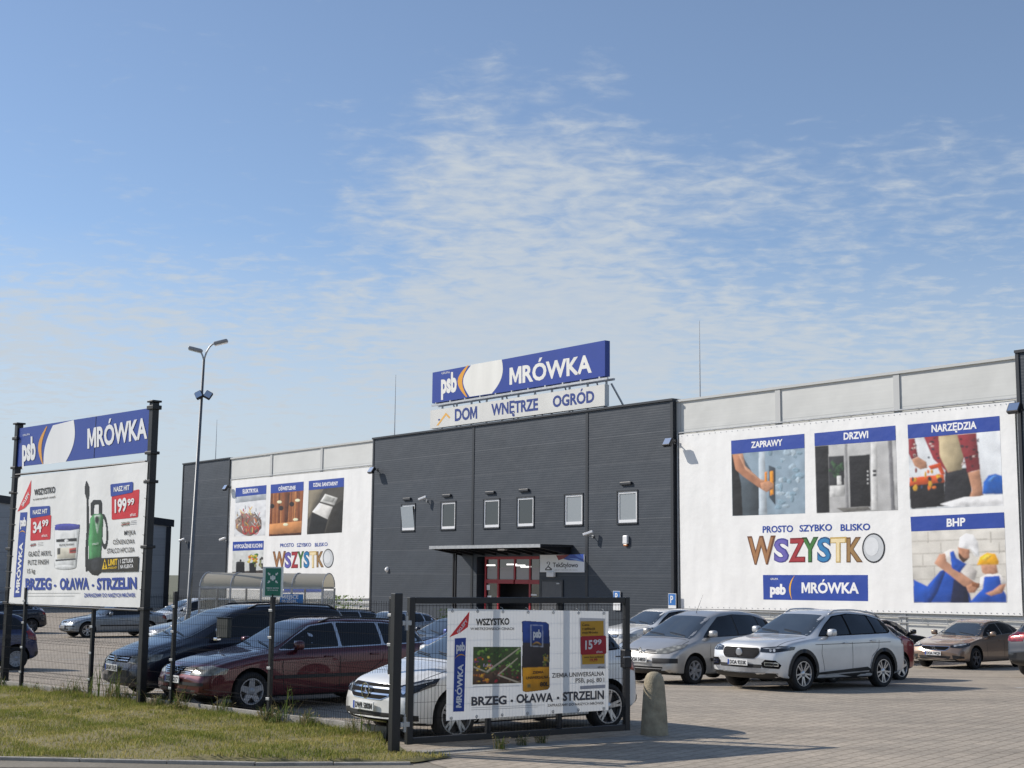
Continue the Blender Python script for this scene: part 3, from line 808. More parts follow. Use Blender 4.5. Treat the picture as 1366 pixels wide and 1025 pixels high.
# ------------------------------------------------------------------ things fixed to the store
def floodlight(x, y, off, label, right=True):
    u, z = FAC.px(x, y, off + .3); r = empty('floodlight', FAC.world(u, -off, z), FAC.rot, label, 'floodlight', 'floodlights on the store wall')
    b = MB(); b.tube([(0, 0, .1), (0, -.3, .1)], .03); b.box(-.05, .05, -.02, -.003, 0, .2); b.build('bracket', M['dark_steel'], r)
    T = Matrix.Translation((0, -.42, .05)) @ Matrix.Rotation(R(-32), 4, 'X')
    h = MB(); h.rbox(-.24, .24, -.09, .09, -.2, .2, .03, 0, T); h.build('housing', M['dark_steel'], r)
    g = MB(); g.box(-.2, .2, -.097, -.092, -.16, .16, 0, T); g.build('lens', M['chrome'], r)


floodlight(894, 592, .25, 'square floodlight at the right top corner of the charcoal front')
floodlight(498, 629, .25, 'square floodlight at the left edge of the charcoal front beside the left banner')
floodlight(303, 652, .05, 'square floodlight on the far left charcoal wall beside the left banner')
floodlight(1356, 547, .12, 'square floodlight at the top right corner of the large right banner')


def cctv(x, y, off, label, d=-1):
    u, z = FAC.px(x, y, off + .3); r = empty('security_camera', FAC.world(u, -off, z), FAC.rot, label, 'security camera', 'security cameras on the store wall')
    b = MB(); b.tube([(0, 0, -.05), (0, -.28, -.05), (0, -.3, .05)], .025); b.lathe([(.07, -.004), (.07, -.05), (0, -.05)], 12, 0, 'y', (0, 0, -.05)); b.build('bracket', M['galv'], r)
    T = Matrix.Translation((0, -.32, .09)) @ Matrix.Rotation(R(20) * d, 4, 'Y') @ Matrix.Rotation(R(25), 4, 'Z')
    h = MB(); h.rbox(-.26, .26, -.07, .07, -.06, .06, .02, 0, T); h.build('housing', M['white_pvc'], r)
    l = MB(); l.box(-.272, -.262, -.05, .05, -.04, .04, 0, T); l.build('lens', M['glass'], r)


cctv(564, 667, .25, 'white security camera between the two leftmost windows of the front')
cctv(785, 714, .25, 'white security camera on the seam right of the entrance')
cctv(243, 722, .05, 'white security camera at the far left building corner')
cctv(297, 721, .05, 'white security camera beside the lower left banner edge')
u, z = FAC.px(517, 760, .25); r = empty('wall_lamp', FAC.world(u, -.25, z), FAC.rot, 'round white lamp low on the charcoal wall left of the entrance', 'wall lamp')
b = MB(); b.lathe([(0, -.16), (.08, -.145), (.13, -.09), (.14, -.02), (.14, -.004)], 18, 0, 'y'); b.build('globe', M['white_pvc'], r, smooth=True)
b = MB(); b.lathe([(.17, -.03), (.17, -.003)], 18, 0, 'y'); b.lathe([(.14, -.03), (.17, -.03)], 18, 0, 'y'); b.build('rim', M['galv'], r)
u, z = FAC.px(836, 721, .25); r = empty('alarm_siren', FAC.world(u, -.25, z), FAC.rot, 'small white and amber alarm box on the wall below the rightmost window', 'alarm')
b = MB(); b.rbox(-.15, .15, -.13, -.004, -.17, .22, .03); b.build('case', M['white_pvc'], r)
b = MB(); b.rbox(-.12, .12, -.11, -.01, -.27, -.172, .03); b.build('strobe', mat('amber_plastic', (.5, .17, .05), .3), r)
for x, y0, y1, lb in ((528, 500, 583, 'thin lightning rod left of the roof sign'), (933, 428, 530, 'tallest lightning rod on the right roof'), (289.5, 560, 612, 'short lightning rod above the far left wall')):
    off = -3.0; u, z1 = FAC.px(x, y0, off); rd = MB(); rd.tube([(0, 0, 0), (0, 0, (z1 - TOP) * .5), (0, 0, z1 - TOP)], [.035, .025, .012], 6)
    o = empty('lightning_rod', FAC.world(u, 3.0, TOP), FAC.rot, lb, 'lightning rod', 'lightning rods on the roof')
    rd.build('mast', M['galv'], o); q = MB(); q.rbox(-.2, .2, -.2, .2, -.05, .12, .02); q.build('foot', M['concrete'], o)
for x, y, lb in ((823, 802, 'small blue and white parking sign left on the wall'), (897, 806, 'small blue and white parking sign beside the large right banner')):
    u, z = FAC.px(x, y, .3); r = empty('parking_sign', FAC.world(u, -.27, 0), FAC.rot, lb, 'sign', 'parking signs on the store wall')
    q = MB(); q.box(-.24, .24, -.05, -.03, z - .42, z + .46); q.build('plate', M['white_pvc'], r)
    q = MB(); q.box(-.22, .22, -.056, -.052, z - .05, z + .44); q.build('blue_panel', mat('sign_blue', rgb('2f6fb5'), .4), r)
    vs, fs = glyphs('P', .02); q = MB(); q.add([(-.12 + v[0] * .38, -.06, z + .05 + v[1] * .45) for v in vs], fs); q.build('lettering', M['white_pvc'], r)

# ------------------------------------------------------------------ lower grey hall far left
c0 = Vector((-27.4, 112.5, 0)); HL = Frame((c0.x - .788 * 24, c0.y - .616 * 24), (.788, .616))
hall = empty('grey_hall', HL.o, HL.rot, 'low grey hall with dark frame seen behind the billboard at far left', 'building')
h = MB(); zr = 6.3; zl = 8.7
h.add([(0, 0, -1), (24, 0, -1), (24, 0, zr), (0, 0, zl), (0, 14, -1), (24, 14, -1), (24, 14, zr), (0, 14, zl)], [(0, 1, 2, 3), (1, 5, 6, 2), (3, 2, 6, 7), (4, 0, 3, 7), (5, 4, 7, 6)])
h.build('wall', panel_mat('mid_grey_panel', (.34, .36, .38), .26, 1.3, .2, (.12, .125, .135)), hall)
h = MB(); 
for u in (.0, 6, 12, 18, 23.6): h.box(u, u + .4, -.08, -.003, -1, zl + (zr - zl) * (u + .4) / 24 - .45)
h.add([(-.1, -.14, zl - .42), (24.2, -.14, zr - .45), (24.2, -.14, zr + .12), (-.1, -.14, zl + .15), (-.1, -.002, zl - .42), (24.2, -.002, zr - .45), (24.2, -.002, zr + .12), (-.1, -.002, zl + .15)],
      [(0, 1, 2, 3), (3, 2, 6, 7), (1, 5, 6, 2), (0, 4, 5, 1)])
h.build('frame', M['dark_trim'], hall)


# ================================================================== PRINTED BANNERS AND SIGNS
BL, WH, RED, YEL, BLK = '2345a0', 'f1f1f1', 'd0202e', 'f2b21c', '1c1c20'
rnd = random.Random(5)


def logo_psb(P, part, bl, br, cap, c=WH, layer=3, tiny=None):
    P.text(part, c, 'psb', bl, br, cap, layer, .03)
    if tiny: P.text(part, c, 'GRUPA', tiny[0], tiny[1], tiny[2], layer, .01)


def crescent(P, part, c, top, mid_in, mid_out, bot, layer=2, n=12):
    def q(a, m, b): return [tuple((1 - t) ** 2 * a[i] + 2 * t * (1 - t) * m[i] + t * t * b[i] for i in (0, 1)) for t in [k / n for k in range(n + 1)]]
    A = q(top, mid_out, bot); B = q(top, mid_in, bot)
    for k in range(n): P.poly(part, c, [A[k], A[k + 1], B[k + 1], B[k]] if 0 < k < n - 1 else ([A[0], A[1], B[1]] if k == 0 else [A[k], A[n], B[k]]), layer)


def banner_sheet(name, root, P, tl, tr, br_, bl, material, thick=.02, sag=0.0, nu=24, nv=12):
    a, b, c, d = [Vector(P.P(p)) for p in (tl, tr, br_, bl)]
    mb = MB(); vs = []
    for j in range(nv + 1):
        for i in range(nu + 1):
            s, t = i / nu, j / nv; p = (a * (1 - s) + b * s) * (1 - t) + (d * (1 - s) + c * s) * t
            vs.append((p.x, -P.off - sag * .25 * (math.sin(s * 40) * .5 + .5) * 0, p.y))
    fs = [(j * (nu + 1) + i, (j + 1) * (nu + 1) + i, (j + 1) * (nu + 1) + i + 1, j * (nu + 1) + i + 1) for j in range(nv) for i in range(nu)]
    mb.add(vs, fs, 0, rgb('f0f0ee'))
    return mb.build(name, material, root)


def letters_wszystko(P, part, boxes, cols, ring, layer=2):
    for ch, (x0, y0, x1, y1), c in zip('WSZYSTK', boxes, cols):
        P.text(part, c[0], ch, (x0, y1), (x1, y1 - 1), y1 - y0, layer, .045)
        P.text(part, c[1], ch, (x0 + (x1 - x0) * .06, y1 - (y1 - y0) * .04), (x1 - (x1 - x0) * .08, y1 - (y1 - y0) * .05), (y1 - y0) * .90, layer + 1, .015)
    cx, cy, rx, ry = ring
    P.ell(part, '25282c', cx, cy, rx, ry, layer); P.ell(part, 'c9cdd0', cx, cy, rx * .88, ry * .90, layer + 1); P.ell(part, 'dfe2e4', cx - rx * .15, cy - ry * .1, rx * .6, ry * .62, layer + 2)


WC = [('6d4226', 'a5764c'), ('3f3f8e', '6a62b0'), ('7c1520', 'a8313a'), ('1f4a22', '3f7a3a'), ('134a7c', '2f7fb5'), ('c9a95c', 'efdcae'), ('6d4a28', '9c7a4c')]

# ---- large right banner
zR = (896, 460, .35606)
u0 = FAC.px(*[zR[0] + 28 * zR[2], zR[1] + 600 * zR[2]], .12)[0]
rb = empty('wall_banner', FAC.world(u0, 0, 0), FAC.rot, 'largest white store banner on the right wing with four photo panels', 'banner')
P = Print(FAC, zR, u0, .12)
banner_sheet('sheet', rb, P, (27, 338), (1284, 212), (1315, 1016), (35, 988), M['vinyl'])
hd = dict(ZAPRAWY=[(223, 360), (497, 334), (498, 387), (224, 410)], DRZWI=[(535, 332), (838, 303), (840, 358), (536, 380)],
          NARZ=[(884, 300), (1228, 267), (1230, 322), (886, 352)], BHP=[(895, 645), (1245, 628), (1248, 686), (898, 700)])
for q in hd.values(): P.quad_r('title_strip#' + str(q[0]), BL, q, layer=2, which=(0, 0, 0, 0))
for t, a, b, c in (('ZAPRAWY', (298, 388), (416, 378), 24), ('DRZWI', (645, 357), (737, 350), 27), ('NARZĘDZIA', (974, 329), (1143, 315), 28), ('BHP', (1031, 683), (1101, 679), 31)):
    P.text('lettering', WH, t, a, b, c, 3, .035)
# plastering photo
g = 'photo_panel#1'
P.quad_r(g, '8fa3b2', [(224, 410), (498, 387), (500, 632), (228, 642)], .05, 1, (0, 0, 1, 1))
P.poly(g, '5a6873', [(224.5, 412), (262, 407), (300, 470), (330, 640), (228.5, 641)], 2)
P.poly(g, 'b9c4cc', [(330, 402), (352, 400), (362, 636), (330, 638)], 2)
P.poly(g, '47525a', [(275, 480), (330, 500), (330, 638), (262, 640), (250, 560)], 3)
P.poly(g, '17181b', [(225, 412), (236, 411), (262, 520), (268, 640), (229, 641)], 4)
for k in range(30):
    x, y = rnd.uniform(365, 490), rnd.uniform(400, 622); P.poly(g, rnd.choice(['9fb2bf', '86a0b0', 'a9bac5', '7f97a6']), blob(x, y, rnd.uniform(6, 18), rnd.uniform(5, 16), 8, .3, rnd), 2 + .02 * k)
P.poly(g, 'b07a5c', [(228, 412), (268, 408), (278, 455), (335, 505), (378, 515), (384, 535), (360, 552), (330, 535), (268, 492), (240, 468)], 5)
P.poly(g, 'c9987a', [(250, 411), (268, 408), (278, 455), (335, 505), (378, 515), (340, 512), (280, 470)], 6)
P.poly(g, '3b4650', [(368, 452), (392, 462), (393, 602), (369, 572)], 6); P.poly(g, 'e08a22', [(352, 478), (362, 475), (362, 515), (352, 520)], 7); P.poly(g, 'f09a2c', [(372, 475), (384, 472), (386, 560), (373, 566)], 7)
P.poly(g, 'bd8a6a', [(335, 518), (368, 510), (385, 522), (384, 540), (360, 552), (340, 540)], 8)
# door photo
g = 'photo_panel#2'
P.quad_r(g, 'b9b9b8', [(536, 380), (840, 358), (848, 620), (543, 632)], .05, 1, (0, 0, 1, 1))
P.poly(g, '1a1a1e', [(537, 381), (590, 377), (594, 629), (544, 631)], 2); P.poly(g, '2e2f33', [(590, 420), (650, 415), (652, 560), (592, 570)], 2)
P.poly(g, '8b8b8c', [(652, 372), (662, 371), (668, 626), (656, 627)], 2); P.poly(g, 'd2d2d0', [(750, 365), (772, 364), (776, 618), (752, 620)], 2); P.poly(g, '77777a', [(812, 360), (826, 359), (838, 618), (824, 620)], 2)
P.poly(g, '18181c', [(668, 418), (746, 411), (750, 606), (674, 610)], 3); P.poly(g, '6e6c68', [(620, 612), (740, 606), (752, 620), (650, 628)], 3)
P.poly(g, 'c7c7c5', [(594, 530), (652, 527), (652, 568), (595, 572)], 3)
for k in range(26): P.poly(g, rnd.choice(['2f4a33', '3c5c3d', '1f3325']), blob(rnd.uniform(596, 645), rnd.uniform(440, 495), 6, 8, 6, .4, rnd), 3 + .02 * k)
P.poly(g, 'dcdcda', [(622, 492), (638, 491), (641, 526), (624, 527)], 4)
for y in (475, 490, 505, 520): P.ell(g, 'c9c9c9', 739, y, 3, 4, 4, 8)
for y in (470, 485): P.poly(g, '2a2a2c', [(757, y), (770, y - 1), (770, y + 8), (757, y + 9)], 4)
# workman photo
g = 'photo_panel#3'
P.quad_r(g, 'dfe3e6', [(886, 352), (1230, 322), (1242, 602), (893, 617)], .05, 1, (0, 0, 1, 1))
P.poly(g, '26262b', [(1030, 470), (1125, 460), (1130, 580), (1110, 598), (1005, 605), (1025, 560)], 2)
P.poly(g, '8b2b33', [(948, 346), (1145, 330), (1160, 470), (1112, 480), (1100, 420), (1090, 462), (1040, 480), (985, 430)], 3)
P.poly(g, '8b2b33', [(887, 353), (912, 350), (925, 420), (900, 432), (889, 410)], 3)
P.poly(g, 'b9a986', [(1005, 342), (1075, 336), (1098, 420), (1092, 468), (1040, 478), (1010, 420)], 4)
for k in range(34):
    x, y = rnd.choice([rnd.uniform(958, 1000), rnd.uniform(1085, 1150)]), rnd.uniform(345, 460)
    if x < 1000 and y > 425: continue
    P.poly(g, rnd.choice(['3a1d24', 'c9b5ae', '5c1d25', '2a2c3e']), [(x, y), (x + rnd.uniform(5, 14), y - 1), (x + rnd.uniform(5, 14), y + rnd.uniform(4, 9)), (x, y + 6)], 5 + .02 * k)
for k in range(8):
    x, y = rnd.uniform(890, 914), rnd.uniform(358, 420); P.poly(g, rnd.choice(['3a1d24', 'c9b5ae']), [(x, y), (x + 8, y - 1), (x + 8, y + 6), (x, y + 6)], 5 + .02 * k)
P.poly(g, 'b58468', [(900, 430), (925, 420), (958, 440), (962, 462), (935, 468), (912, 455)], 6)
P.poly(g, 'b58468', [(1115, 480), (1158, 468), (1166, 520), (1172, 565), (1150, 572), (1118, 580), (1130, 545)], 6)
P.quad_r(g, '1d1b1f', [(890, 520), (1028, 505), (1028, 605), (896, 616)], .1, 6)
P.poly(g, 'd2561f', [(892, 500), (1026, 485), (1028, 515), (892, 530)], 7); P.poly(g, 'c2481a', [(965, 455), (1012, 442), (1030, 485), (1015, 490), (1002, 462), (975, 470)], 7)
for k in range(16): P.poly(g, rnd.choice(['e0762c', '2a2a2e', 'd2a02c', '7c2418', '3a4a6a']), blob(rnd.uniform(900, 1015), rnd.uniform(470, 545), rnd.uniform(4, 11), rnd.uniform(4, 16), 6, .3, rnd), 8 + .02 * k)
P.poly(g, 'f2f3f4', [(1008, 598), (1100, 572), (1241, 562), (1242, 601), (1060, 608)], 7)
hp = [(1168 + 0, 560), (1172, 515), (1190, 490), (1215, 484), (1238, 492), (1241, 560)]; P.poly(g, '1f5bb0', hp, 8); P.poly(g, '4f86cf', [(1185, 510), (1205, 492), (1222, 490), (1200, 515)], 9)
# safety clothing photo
g = 'photo_panel#4'
P.quad_r(g, 'd9d5cc', [(898, 700), (1248, 686), (1258, 967), (907, 967)], .05, 1, (0, 0, 1, 1))
for i, y in enumerate((735, 782, 830, 878, 925)): P.poly(g, 'b7b2a8', [(902, y), (1250, y - 10), (1250, y - 6), (902, y + 4)], 2)
for x, y in ((960, 700), (1010, 740), (940, 785), (1195, 700), (1225, 740), (985, 830)): P.poly(g, 'b7b2a8', [(x, y), (x + 4, y), (x + 5, y + 42), (x + 1, y + 42)], 2)
P.poly(g, '1c4fae', [(906, 880), (960, 905), (1010, 850), (1060, 828), (1095, 860), (1118, 920), (1130, 966), (908, 967)], 3)
P.poly(g, '163d8a', [(1010, 850), (1035, 842), (1000, 930), (975, 966), (945, 966)], 4); P.poly(g, '1b2140', [(1062, 880), (1110, 885), (1120, 966), (1050, 966)], 4)
P.poly(g, 'd8d2cc', [(1010, 790), (1048, 765), (1075, 770), (1120, 820), (1150, 850), (1140, 885), (1105, 870), (1080, 830), (1040, 815)], 5)
P.poly(g, 'be8d72', [(988, 820), (1008, 785), (1030, 782), (1035, 812), (1090, 855), (1140, 890), (1135, 910), (1100, 905), (1030, 850)], 6)
P.poly(g, '1c4fae', [(1048, 778), (1062, 772), (1072, 800), (1110, 822), (1085, 855), (1055, 838)], 7)
P.poly(g, 'b98669', [(1078, 758), (1122, 768), (1120, 800), (1098, 815), (1082, 795)], 7); P.poly(g, '4a3428', [(1080, 778), (1100, 800), (1118, 802), (1098, 818), (1082, 800)], 8)
hl = [(1082, 760), (1085, 725), (1108, 708), (1135, 712), (1152, 740), (1158, 795), (1140, 790), (1125, 765)]; P.poly(g, 'f4f4f2', hl, 9); P.poly(g, 'd2d2d0', [(1125, 765), (1158, 795), (1140, 792)], 10)
P.poly(g, 'be8d72', [(1162, 825), (1218, 820), (1225, 855), (1195, 868), (1168, 855)], 6)
P.poly(g, 'f0ae1c', [(1148, 826), (1160, 795), (1185, 780), (1215, 784), (1228, 815), (1225, 824)], 7); P.poly(g, 'f7c84a', [(1165, 805), (1185, 786), (1205, 788), (1180, 810)], 8)
P.poly(g, 'e2deda', [(1160, 872), (1185, 860), (1235, 862), (1255, 890), (1250, 905), (1160, 905)], 6)
P.poly(g, '1c4fae', [(1175, 870), (1230, 866), (1238, 910), (1255, 940), (1256, 966), (1120, 966), (1150, 935), (1170, 915)], 7)
P.poly(g, 'be8d72', [(1232, 900), (1254, 896), (1240, 930), (1200, 942), (1178, 932), (1205, 922)], 8); P.poly(g, 'b98669', [(1108, 905), (1140, 890), (1158, 905), (1140, 930), (1118, 930)], 8)
P.poly(g, '8a5a3c', [(1130, 890), (1160, 895), (1155, 912), (1130, 905)], 9)
for t, a, b in (('PROSTO', (341, 705), (455, 702)), ('SZYBKO', (479, 701), (601, 697)), ('BLISKO', (633, 698), (744, 695))): P.text('slogan', BL, t, a, b, 25, 2, .025)
letters_wszystko(P, 'logo_lettering', [(283, 718, 390, 824), (383, 727, 440, 816), (438, 725, 504, 816), (488, 722, 550, 816), (545, 722, 598, 816), (594, 722, 655, 817), (655, 722, 716, 816)], WC, (757, 762, 43, 56))
P.quad_r('store_logo', BL, [(342, 863), (735, 863), (736, 961), (344, 955)], layer=1, which=(0, 0, 0, 0))
logo_psb(P, 'store_logo', (369, 936), (428, 937), 40, layer=2, tiny=((370, 881), (399, 881), 7))
crescent(P, 'store_logo', YEL, (462, 864), (424, 905), (436, 905), (452, 957), 2)
P.text('store_logo', WH, 'MRÓWKA', (487, 931), (702, 933), 40, 2, .035)
P.build(M['vinyl'], rb)
ey = MB()
for k in range(60):
    for (a, b) in (((27, 338), (1284, 212)), ((35, 988), (1315, 1016))):
        t = (k + .5) / 60; u, v = P.P((a[0] * (1 - t) + b[0] * t, a[1] * (1 - t) + b[1] * t)); ey.lathe([(0, -.135), (.02, -.135), (.02, -.122)], 8, 0, 'y', (u, 0, v + (-.07 if a[1] < 400 else .07)))
ey.build('eyelets', M['galv'], rb)
fr0 = [P.P(p) for p in ((27, 338), (1284, 212), (1315, 1016), (35, 988))]


def pipe_frame(root, q, off, name='frame'):
    mb = MB(); e = .10
    z0 = (q[2][1] + q[3][1]) / 2 - e; z1 = (q[0][1] + q[1][1]) / 2 + e; x0 = min(q[0][0], q[3][0]) - e; x1 = max(q[1][0], q[2][0]) + e
    mb.tube([(x0, -off, z0), (x1, -off, z0)], .035, 6); mb.tube([(x0, -off, z1), (x1, -off, z1)], .035, 6); mb.tube([(x0, -off, z0), (x0, -off, z1)], .035, 6); mb.tube([(x1, -off, z0), (x1, -off, z1)], .035, 6)
    mb.tube([(x0, -off, z0 - .22), (x1, -off, z0 - .22)], .025, 6)
    n = int((x1 - x0) / 1.0)
    for k in range(n + 1):
        x = x0 + (x1 - x0) * k / n; mb.tube([(x, -off, z0), (x, -off, z0 - .22)], .018, 5)
        for z in (z0, z1): mb.tube([(x, -off, z), (x, -.004, z)], .018, 5)
    # lacing that ties the sheet to the tube
    mb.build(name, M['galv'], root)


pipe_frame(rb, fr0, .10)

# ---- left banner
z8 = (230, 570, .21962); u0 = FAC.px(z8[0] + 345 * z8[2], z8[1] + 600 * z8[2], .12)[0]
lb_ = empty('wall_banner', FAC.world(u0, 0, 0), FAC.rot, 'white store banner on the left wing behind the trolley shelter', 'banner')
P = Print(FAC, z8, u0, .12)
banner_sheet('sheet', lb_, P, (360, 326), (1231, 240), (1200, 1040), (329, 1052), M['vinyl'])
for q in ([(385, 370), (572, 352), (570, 405), (383, 425)], [(598, 350), (798, 331), (797, 385), (597, 403)], [(829, 328), (1043, 307), (1042, 362), (828, 383)], [(368, 697), (555, 690), (553, 745), (366, 752)]):
    P.quad_r('title_strip#' + str(q[0]), BL, q, layer=2, which=(0, 0, 0, 0))
for t, a, b, c in (('ELEKTRYKA', (428, 404), (522, 396), 25), ('OŚWIETLENIE', (645, 387), (749, 379), 23), ('DZIAŁ SANITARNY', (857, 363), (1007, 353), 23), ('WYPOSAŻENIE KUCHNI', (374, 738), (547, 731), 24)):
    P.text('lettering', WH, t, a, b, c, 3, .03)
g = 'photo_panel#1'
P.quad_r(g, 'e4e6e8', [(383, 425), (570, 405), (563, 658), (375, 665)], .0, 1, (0, 0, 0, 0)); P.poly(g, 'b5bbc1', [(383, 424), (571, 404), (569, 440), (382, 462)], 1.5)
P.poly(g, '8a7468', blob(462, 590, 84, 70, 18, .08, rnd), 2)
for k in range(70):
    a = rnd.uniform(0, 6.28); rr = rnd.random() ** .5; x, y = 462 + 80 * rr * math.cos(a), 575 + 78 * rr * math.sin(a); an = rnd.uniform(-.9, .9); l = rnd.uniform(10, 40); w = rnd.uniform(3, 8)
    dx, dy = l * math.sin(an), -l * math.cos(an); P.poly(g, rnd.choice(['c43a34', 'e0b23a', '2a2a2c', 'd8d8d6', 'c96a3a', '8a8f96', 'e6cf7a', 'b02a2a']), [(x - w / 2, y), (x + w / 2, y), (x + dx + w / 3, y + dy), (x + dx - w / 3, y + dy)], 2.5 + .02 * k)
for cx, cy in ((445, 628), (483, 625), (510, 628)): P.ell(g, 'c02a2c', cx, cy, 17, 26, 4.5, 18, .2, .72)
g = 'photo_panel#2'
P.quad_r(g, '8a4f2c', [(597, 403), (797, 385), (783, 655), (586, 663)], .05, 1, (0, 0, 1, 1))
for k in range(16):
    x = 600 + k * 12; P.poly(g, rnd.choice(['a5683c', '6d3c20', 'b87a48', '94562e']), [(x, 404 - k * 1.0), (x + rnd.uniform(5, 11), 403 - k), (x + 4, 655 - k * .4), (x - 6, 655 - k * .4)], 2 + .02 * k)
P.poly(g, '5a2f18', [(690, 398), (716, 396), (702, 560), (690, 580)], 2.5); P.poly(g, 'c98a54', [(590, 590), (786, 570), (784, 640), (588, 650)], 2.6)
for x, y, k in ((652, 455, 1), (762, 445, 1), (606, 480, 0), (727, 468, 0), (662, 492, 0), (690, 592, 1), (750, 562, 1)):
    P.poly(g, '2a1d18', [(x - 1.5, 402 - (x - 600) * .09), (x + 1.5, 402 - (x - 600) * .09), (x + 1.5, y), (x - 1.5, y)] if y < 500 else [(x - 1, y - 60), (x + 1, y - 60), (x + 1, y), (x - 1, y)], 3)
    P.ell(g, 'fff0c8' if k else '241a18', x, y, 15, 9 if k else 15, 3.5, 14)
P.poly(g, '3a2014', [(588, 655), (784, 640), (783, 654), (600, 662)], 3)
g = 'photo_panel#3'
P.quad_r(g, '4a463f', [(828, 383), (1042, 362), (1030, 640), (817, 652)], .06, 1, (0, 0, 1, 1))
P.poly(g, '857c6a', [(828, 384), (920, 376), (860, 500), (824, 560)], 2); P.poly(g, '27241f', [(980, 480), (1036, 440), (1030, 638), (930, 644)], 2)
P.poly(g, 'cfcfca', [(930, 405), (1005, 430), (985, 475), (900, 452)], 3); P.poly(g, 'a5a5a0', [(935, 415), (990, 433), (975, 460), (915, 445)], 4)
P.poly(g, 'e6e4de', [(895, 460), (975, 485), (945, 560), (850, 515)], 3); P.poly(g, '1b1a19', [(850, 520), (945, 562), (925, 645), (826, 650)], 3)
g = 'photo_panel#4'
P.quad_r(g, 'cfd2d0', [(366, 752), (553, 745), (550, 895), (362, 900)], .05, 1, (0, 0, 1, 1)); P.poly(g, '3a3431', [(363, 880), (550, 868), (550, 940), (362, 948)], 2)
P.poly(g, '15171b', [(388, 828), (440, 822), (441, 890), (386, 894)], 3); P.poly(g, '15171b', [(468, 826), (510, 820), (510, 885), (470, 890)], 3); P.ell(g, '2a2c30', 414, 824, 27, 8, 3.5); P.ell(g, '1a1a1a', 416, 810, 6, 7, 3.5)
for k in range(26): P.poly(g, rnd.choice(['d2b13a', '5f8a3a', 'e6cf5a', '3f6a2c', 'c9742c']), blob(rnd.uniform(455, 520), rnd.uniform(772, 822), 8, 8, 6, .3, rnd), 3 + .02 * k)
for k in range(12): P.poly(g, rnd.choice(['6a4a34', '2f2a28', '8a8f6a']), blob(rnd.uniform(505, 548), rnd.uniform(780, 870), 7, 10, 6, .3, rnd), 3 + .02 * k)
for t, a, b in (('PROSTO', (655, 730), (738, 727)), ('SZYBKO', (756, 728), (843, 725)), ('BLISKO', (866, 726), (943, 722))): P.text('slogan', BL, t, a, b, 22, 2, .02)
letters_wszystko(P, 'logo_lettering', [(610, 755, 690, 860), (682, 760, 722, 857), (720, 757, 765, 857), (760, 755, 800, 856), (797, 755, 833, 856), (832, 755, 876, 856), (876, 755, 920, 852)], WC, (947, 797, 33, 58))
P.quad_r('store_logo', BL, [(655, 912), (922, 907), (920, 1003), (655, 1006)], layer=1, which=(0, 0, 0, 0))
logo_psb(P, 'store_logo', (672, 984), (712, 983), 42, layer=2); crescent(P, 'store_logo', YEL, (735, 911), (708, 955), (717, 955), (728, 1004), 2); P.text('store_logo', WH, 'MRÓWKA', (752, 978), (898, 975), 40, 2, .035)
P.build(M['vinyl'], lb_)
pipe_frame(lb_, [P.P(p) for p in ((360, 326), (1231, 240), (1200, 1040), (329, 1052))], .10)

# ---- roof sign: blue box over white box
z7 = (490, 440, .30747)
OFF = .15
uL = FAC.px(z7[0] + 282 * z7[2], z7[1] + 250 * z7[2], OFF)[0]
rs = empty('roof_sign', FAC.world(uL, 0, TOP), FAC.rot, 'long blue and white store name sign standing on the roof edge', 'sign')


class PrintZ(Print):
    def P(s, p):
        u, v = Print.P(s, p); return (u, v - s.z0)


P = PrintZ(FAC, z7, uL, OFF); P.z0 = TOP
a, b, c, d = [P.P(p) for p in ((282, 184), (1031, 49), (1031, 204), (282, 317))]
x0, x1 = (a[0] + d[0]) / 2, (b[0] + c[0]) / 2; z1 = (a[1] + b[1]) / 2; z0 = (c[1] + d[1]) / 2
mb = MB(); mb.box(x0, x1, -OFF, -OFF + .32, z0, z1); bx = mb.build('blue_box', mat('sign_box_blue', rgb('263f94'), .35, noise=.06, nscale=.8), rs)
e_, f_, g_, h_ = [P.P(p) for p in ((274, 350), (1030, 238), (1030, 330), (272, 430))]
X0, X1 = (e_[0] + h_[0]) / 2, (f_[0] + g_[0]) / 2; Z1 = (e_[1] + f_[1]) / 2; Z0 = (g_[1] + h_[1]) / 2
mb = MB(); mb.box(X0, X1, -OFF - .003, -OFF + .28, Z0, Z1); mb.build('white_box', mat('sign_box_white', (.66, .66, .63), .4, noise=.06, nscale=.8), rs)
W7 = 'ecebe4'
n = 14
Lc = [(452 - 32 * math.sin(math.pi * t) - 8 * t, 152 + (291 - 152) * t) for t in [i / n for i in range(n + 1)]]
Rc = [(583 + (540 - 583) * t ** 2.2 + 10 * math.sin(math.pi * t), 129 + (277 - 129) * t) for t in [i / n for i in range(n + 1)]]
for i in range(n): P.poly('white_field', W7, [Lc[i], Rc[i], Rc[i + 1], Lc[i + 1]], 1)
Yc = [(437 - 32 * math.sin(math.pi * t) - 6 * t, 155 + (292 - 155) * t) for t in [i / n for i in range(n + 1)]]
for i in range(n):
    w0, w1 = 3 + 7 * math.sin(math.pi * i / n), 3 + 7 * math.sin(math.pi * (i + 1) / n); P.poly('yellow_arc', 'e8a52a', [(Yc[i][0] - w0, Yc[i][1]), (Yc[i][0] + w0, Yc[i][1]), (Yc[i + 1][0] + w1, Yc[i + 1][1]), (Yc[i + 1][0] - w1, Yc[i + 1][1])], 1)
P.text('lettering', W7, 'psb', (320, 279), (388, 270), 88, 1, .02); P.text('lettering', W7, 'GRUPA', (322, 194), (358, 189), 9, 1, .0)
P.text('lettering', W7, 'MRÓWKA', (617, 240), (974, 186), 74, 1, .033)
for t, a, b, c in (('DOM', (380, 398), (477, 386), 53), ('WNĘTRZE', (538, 374), (741, 350), 51), ('OGRÓD', (805, 338), (985, 315), 50)): P.text('lettering#2', '2c3f86', t, a, b, c, 2, .035)
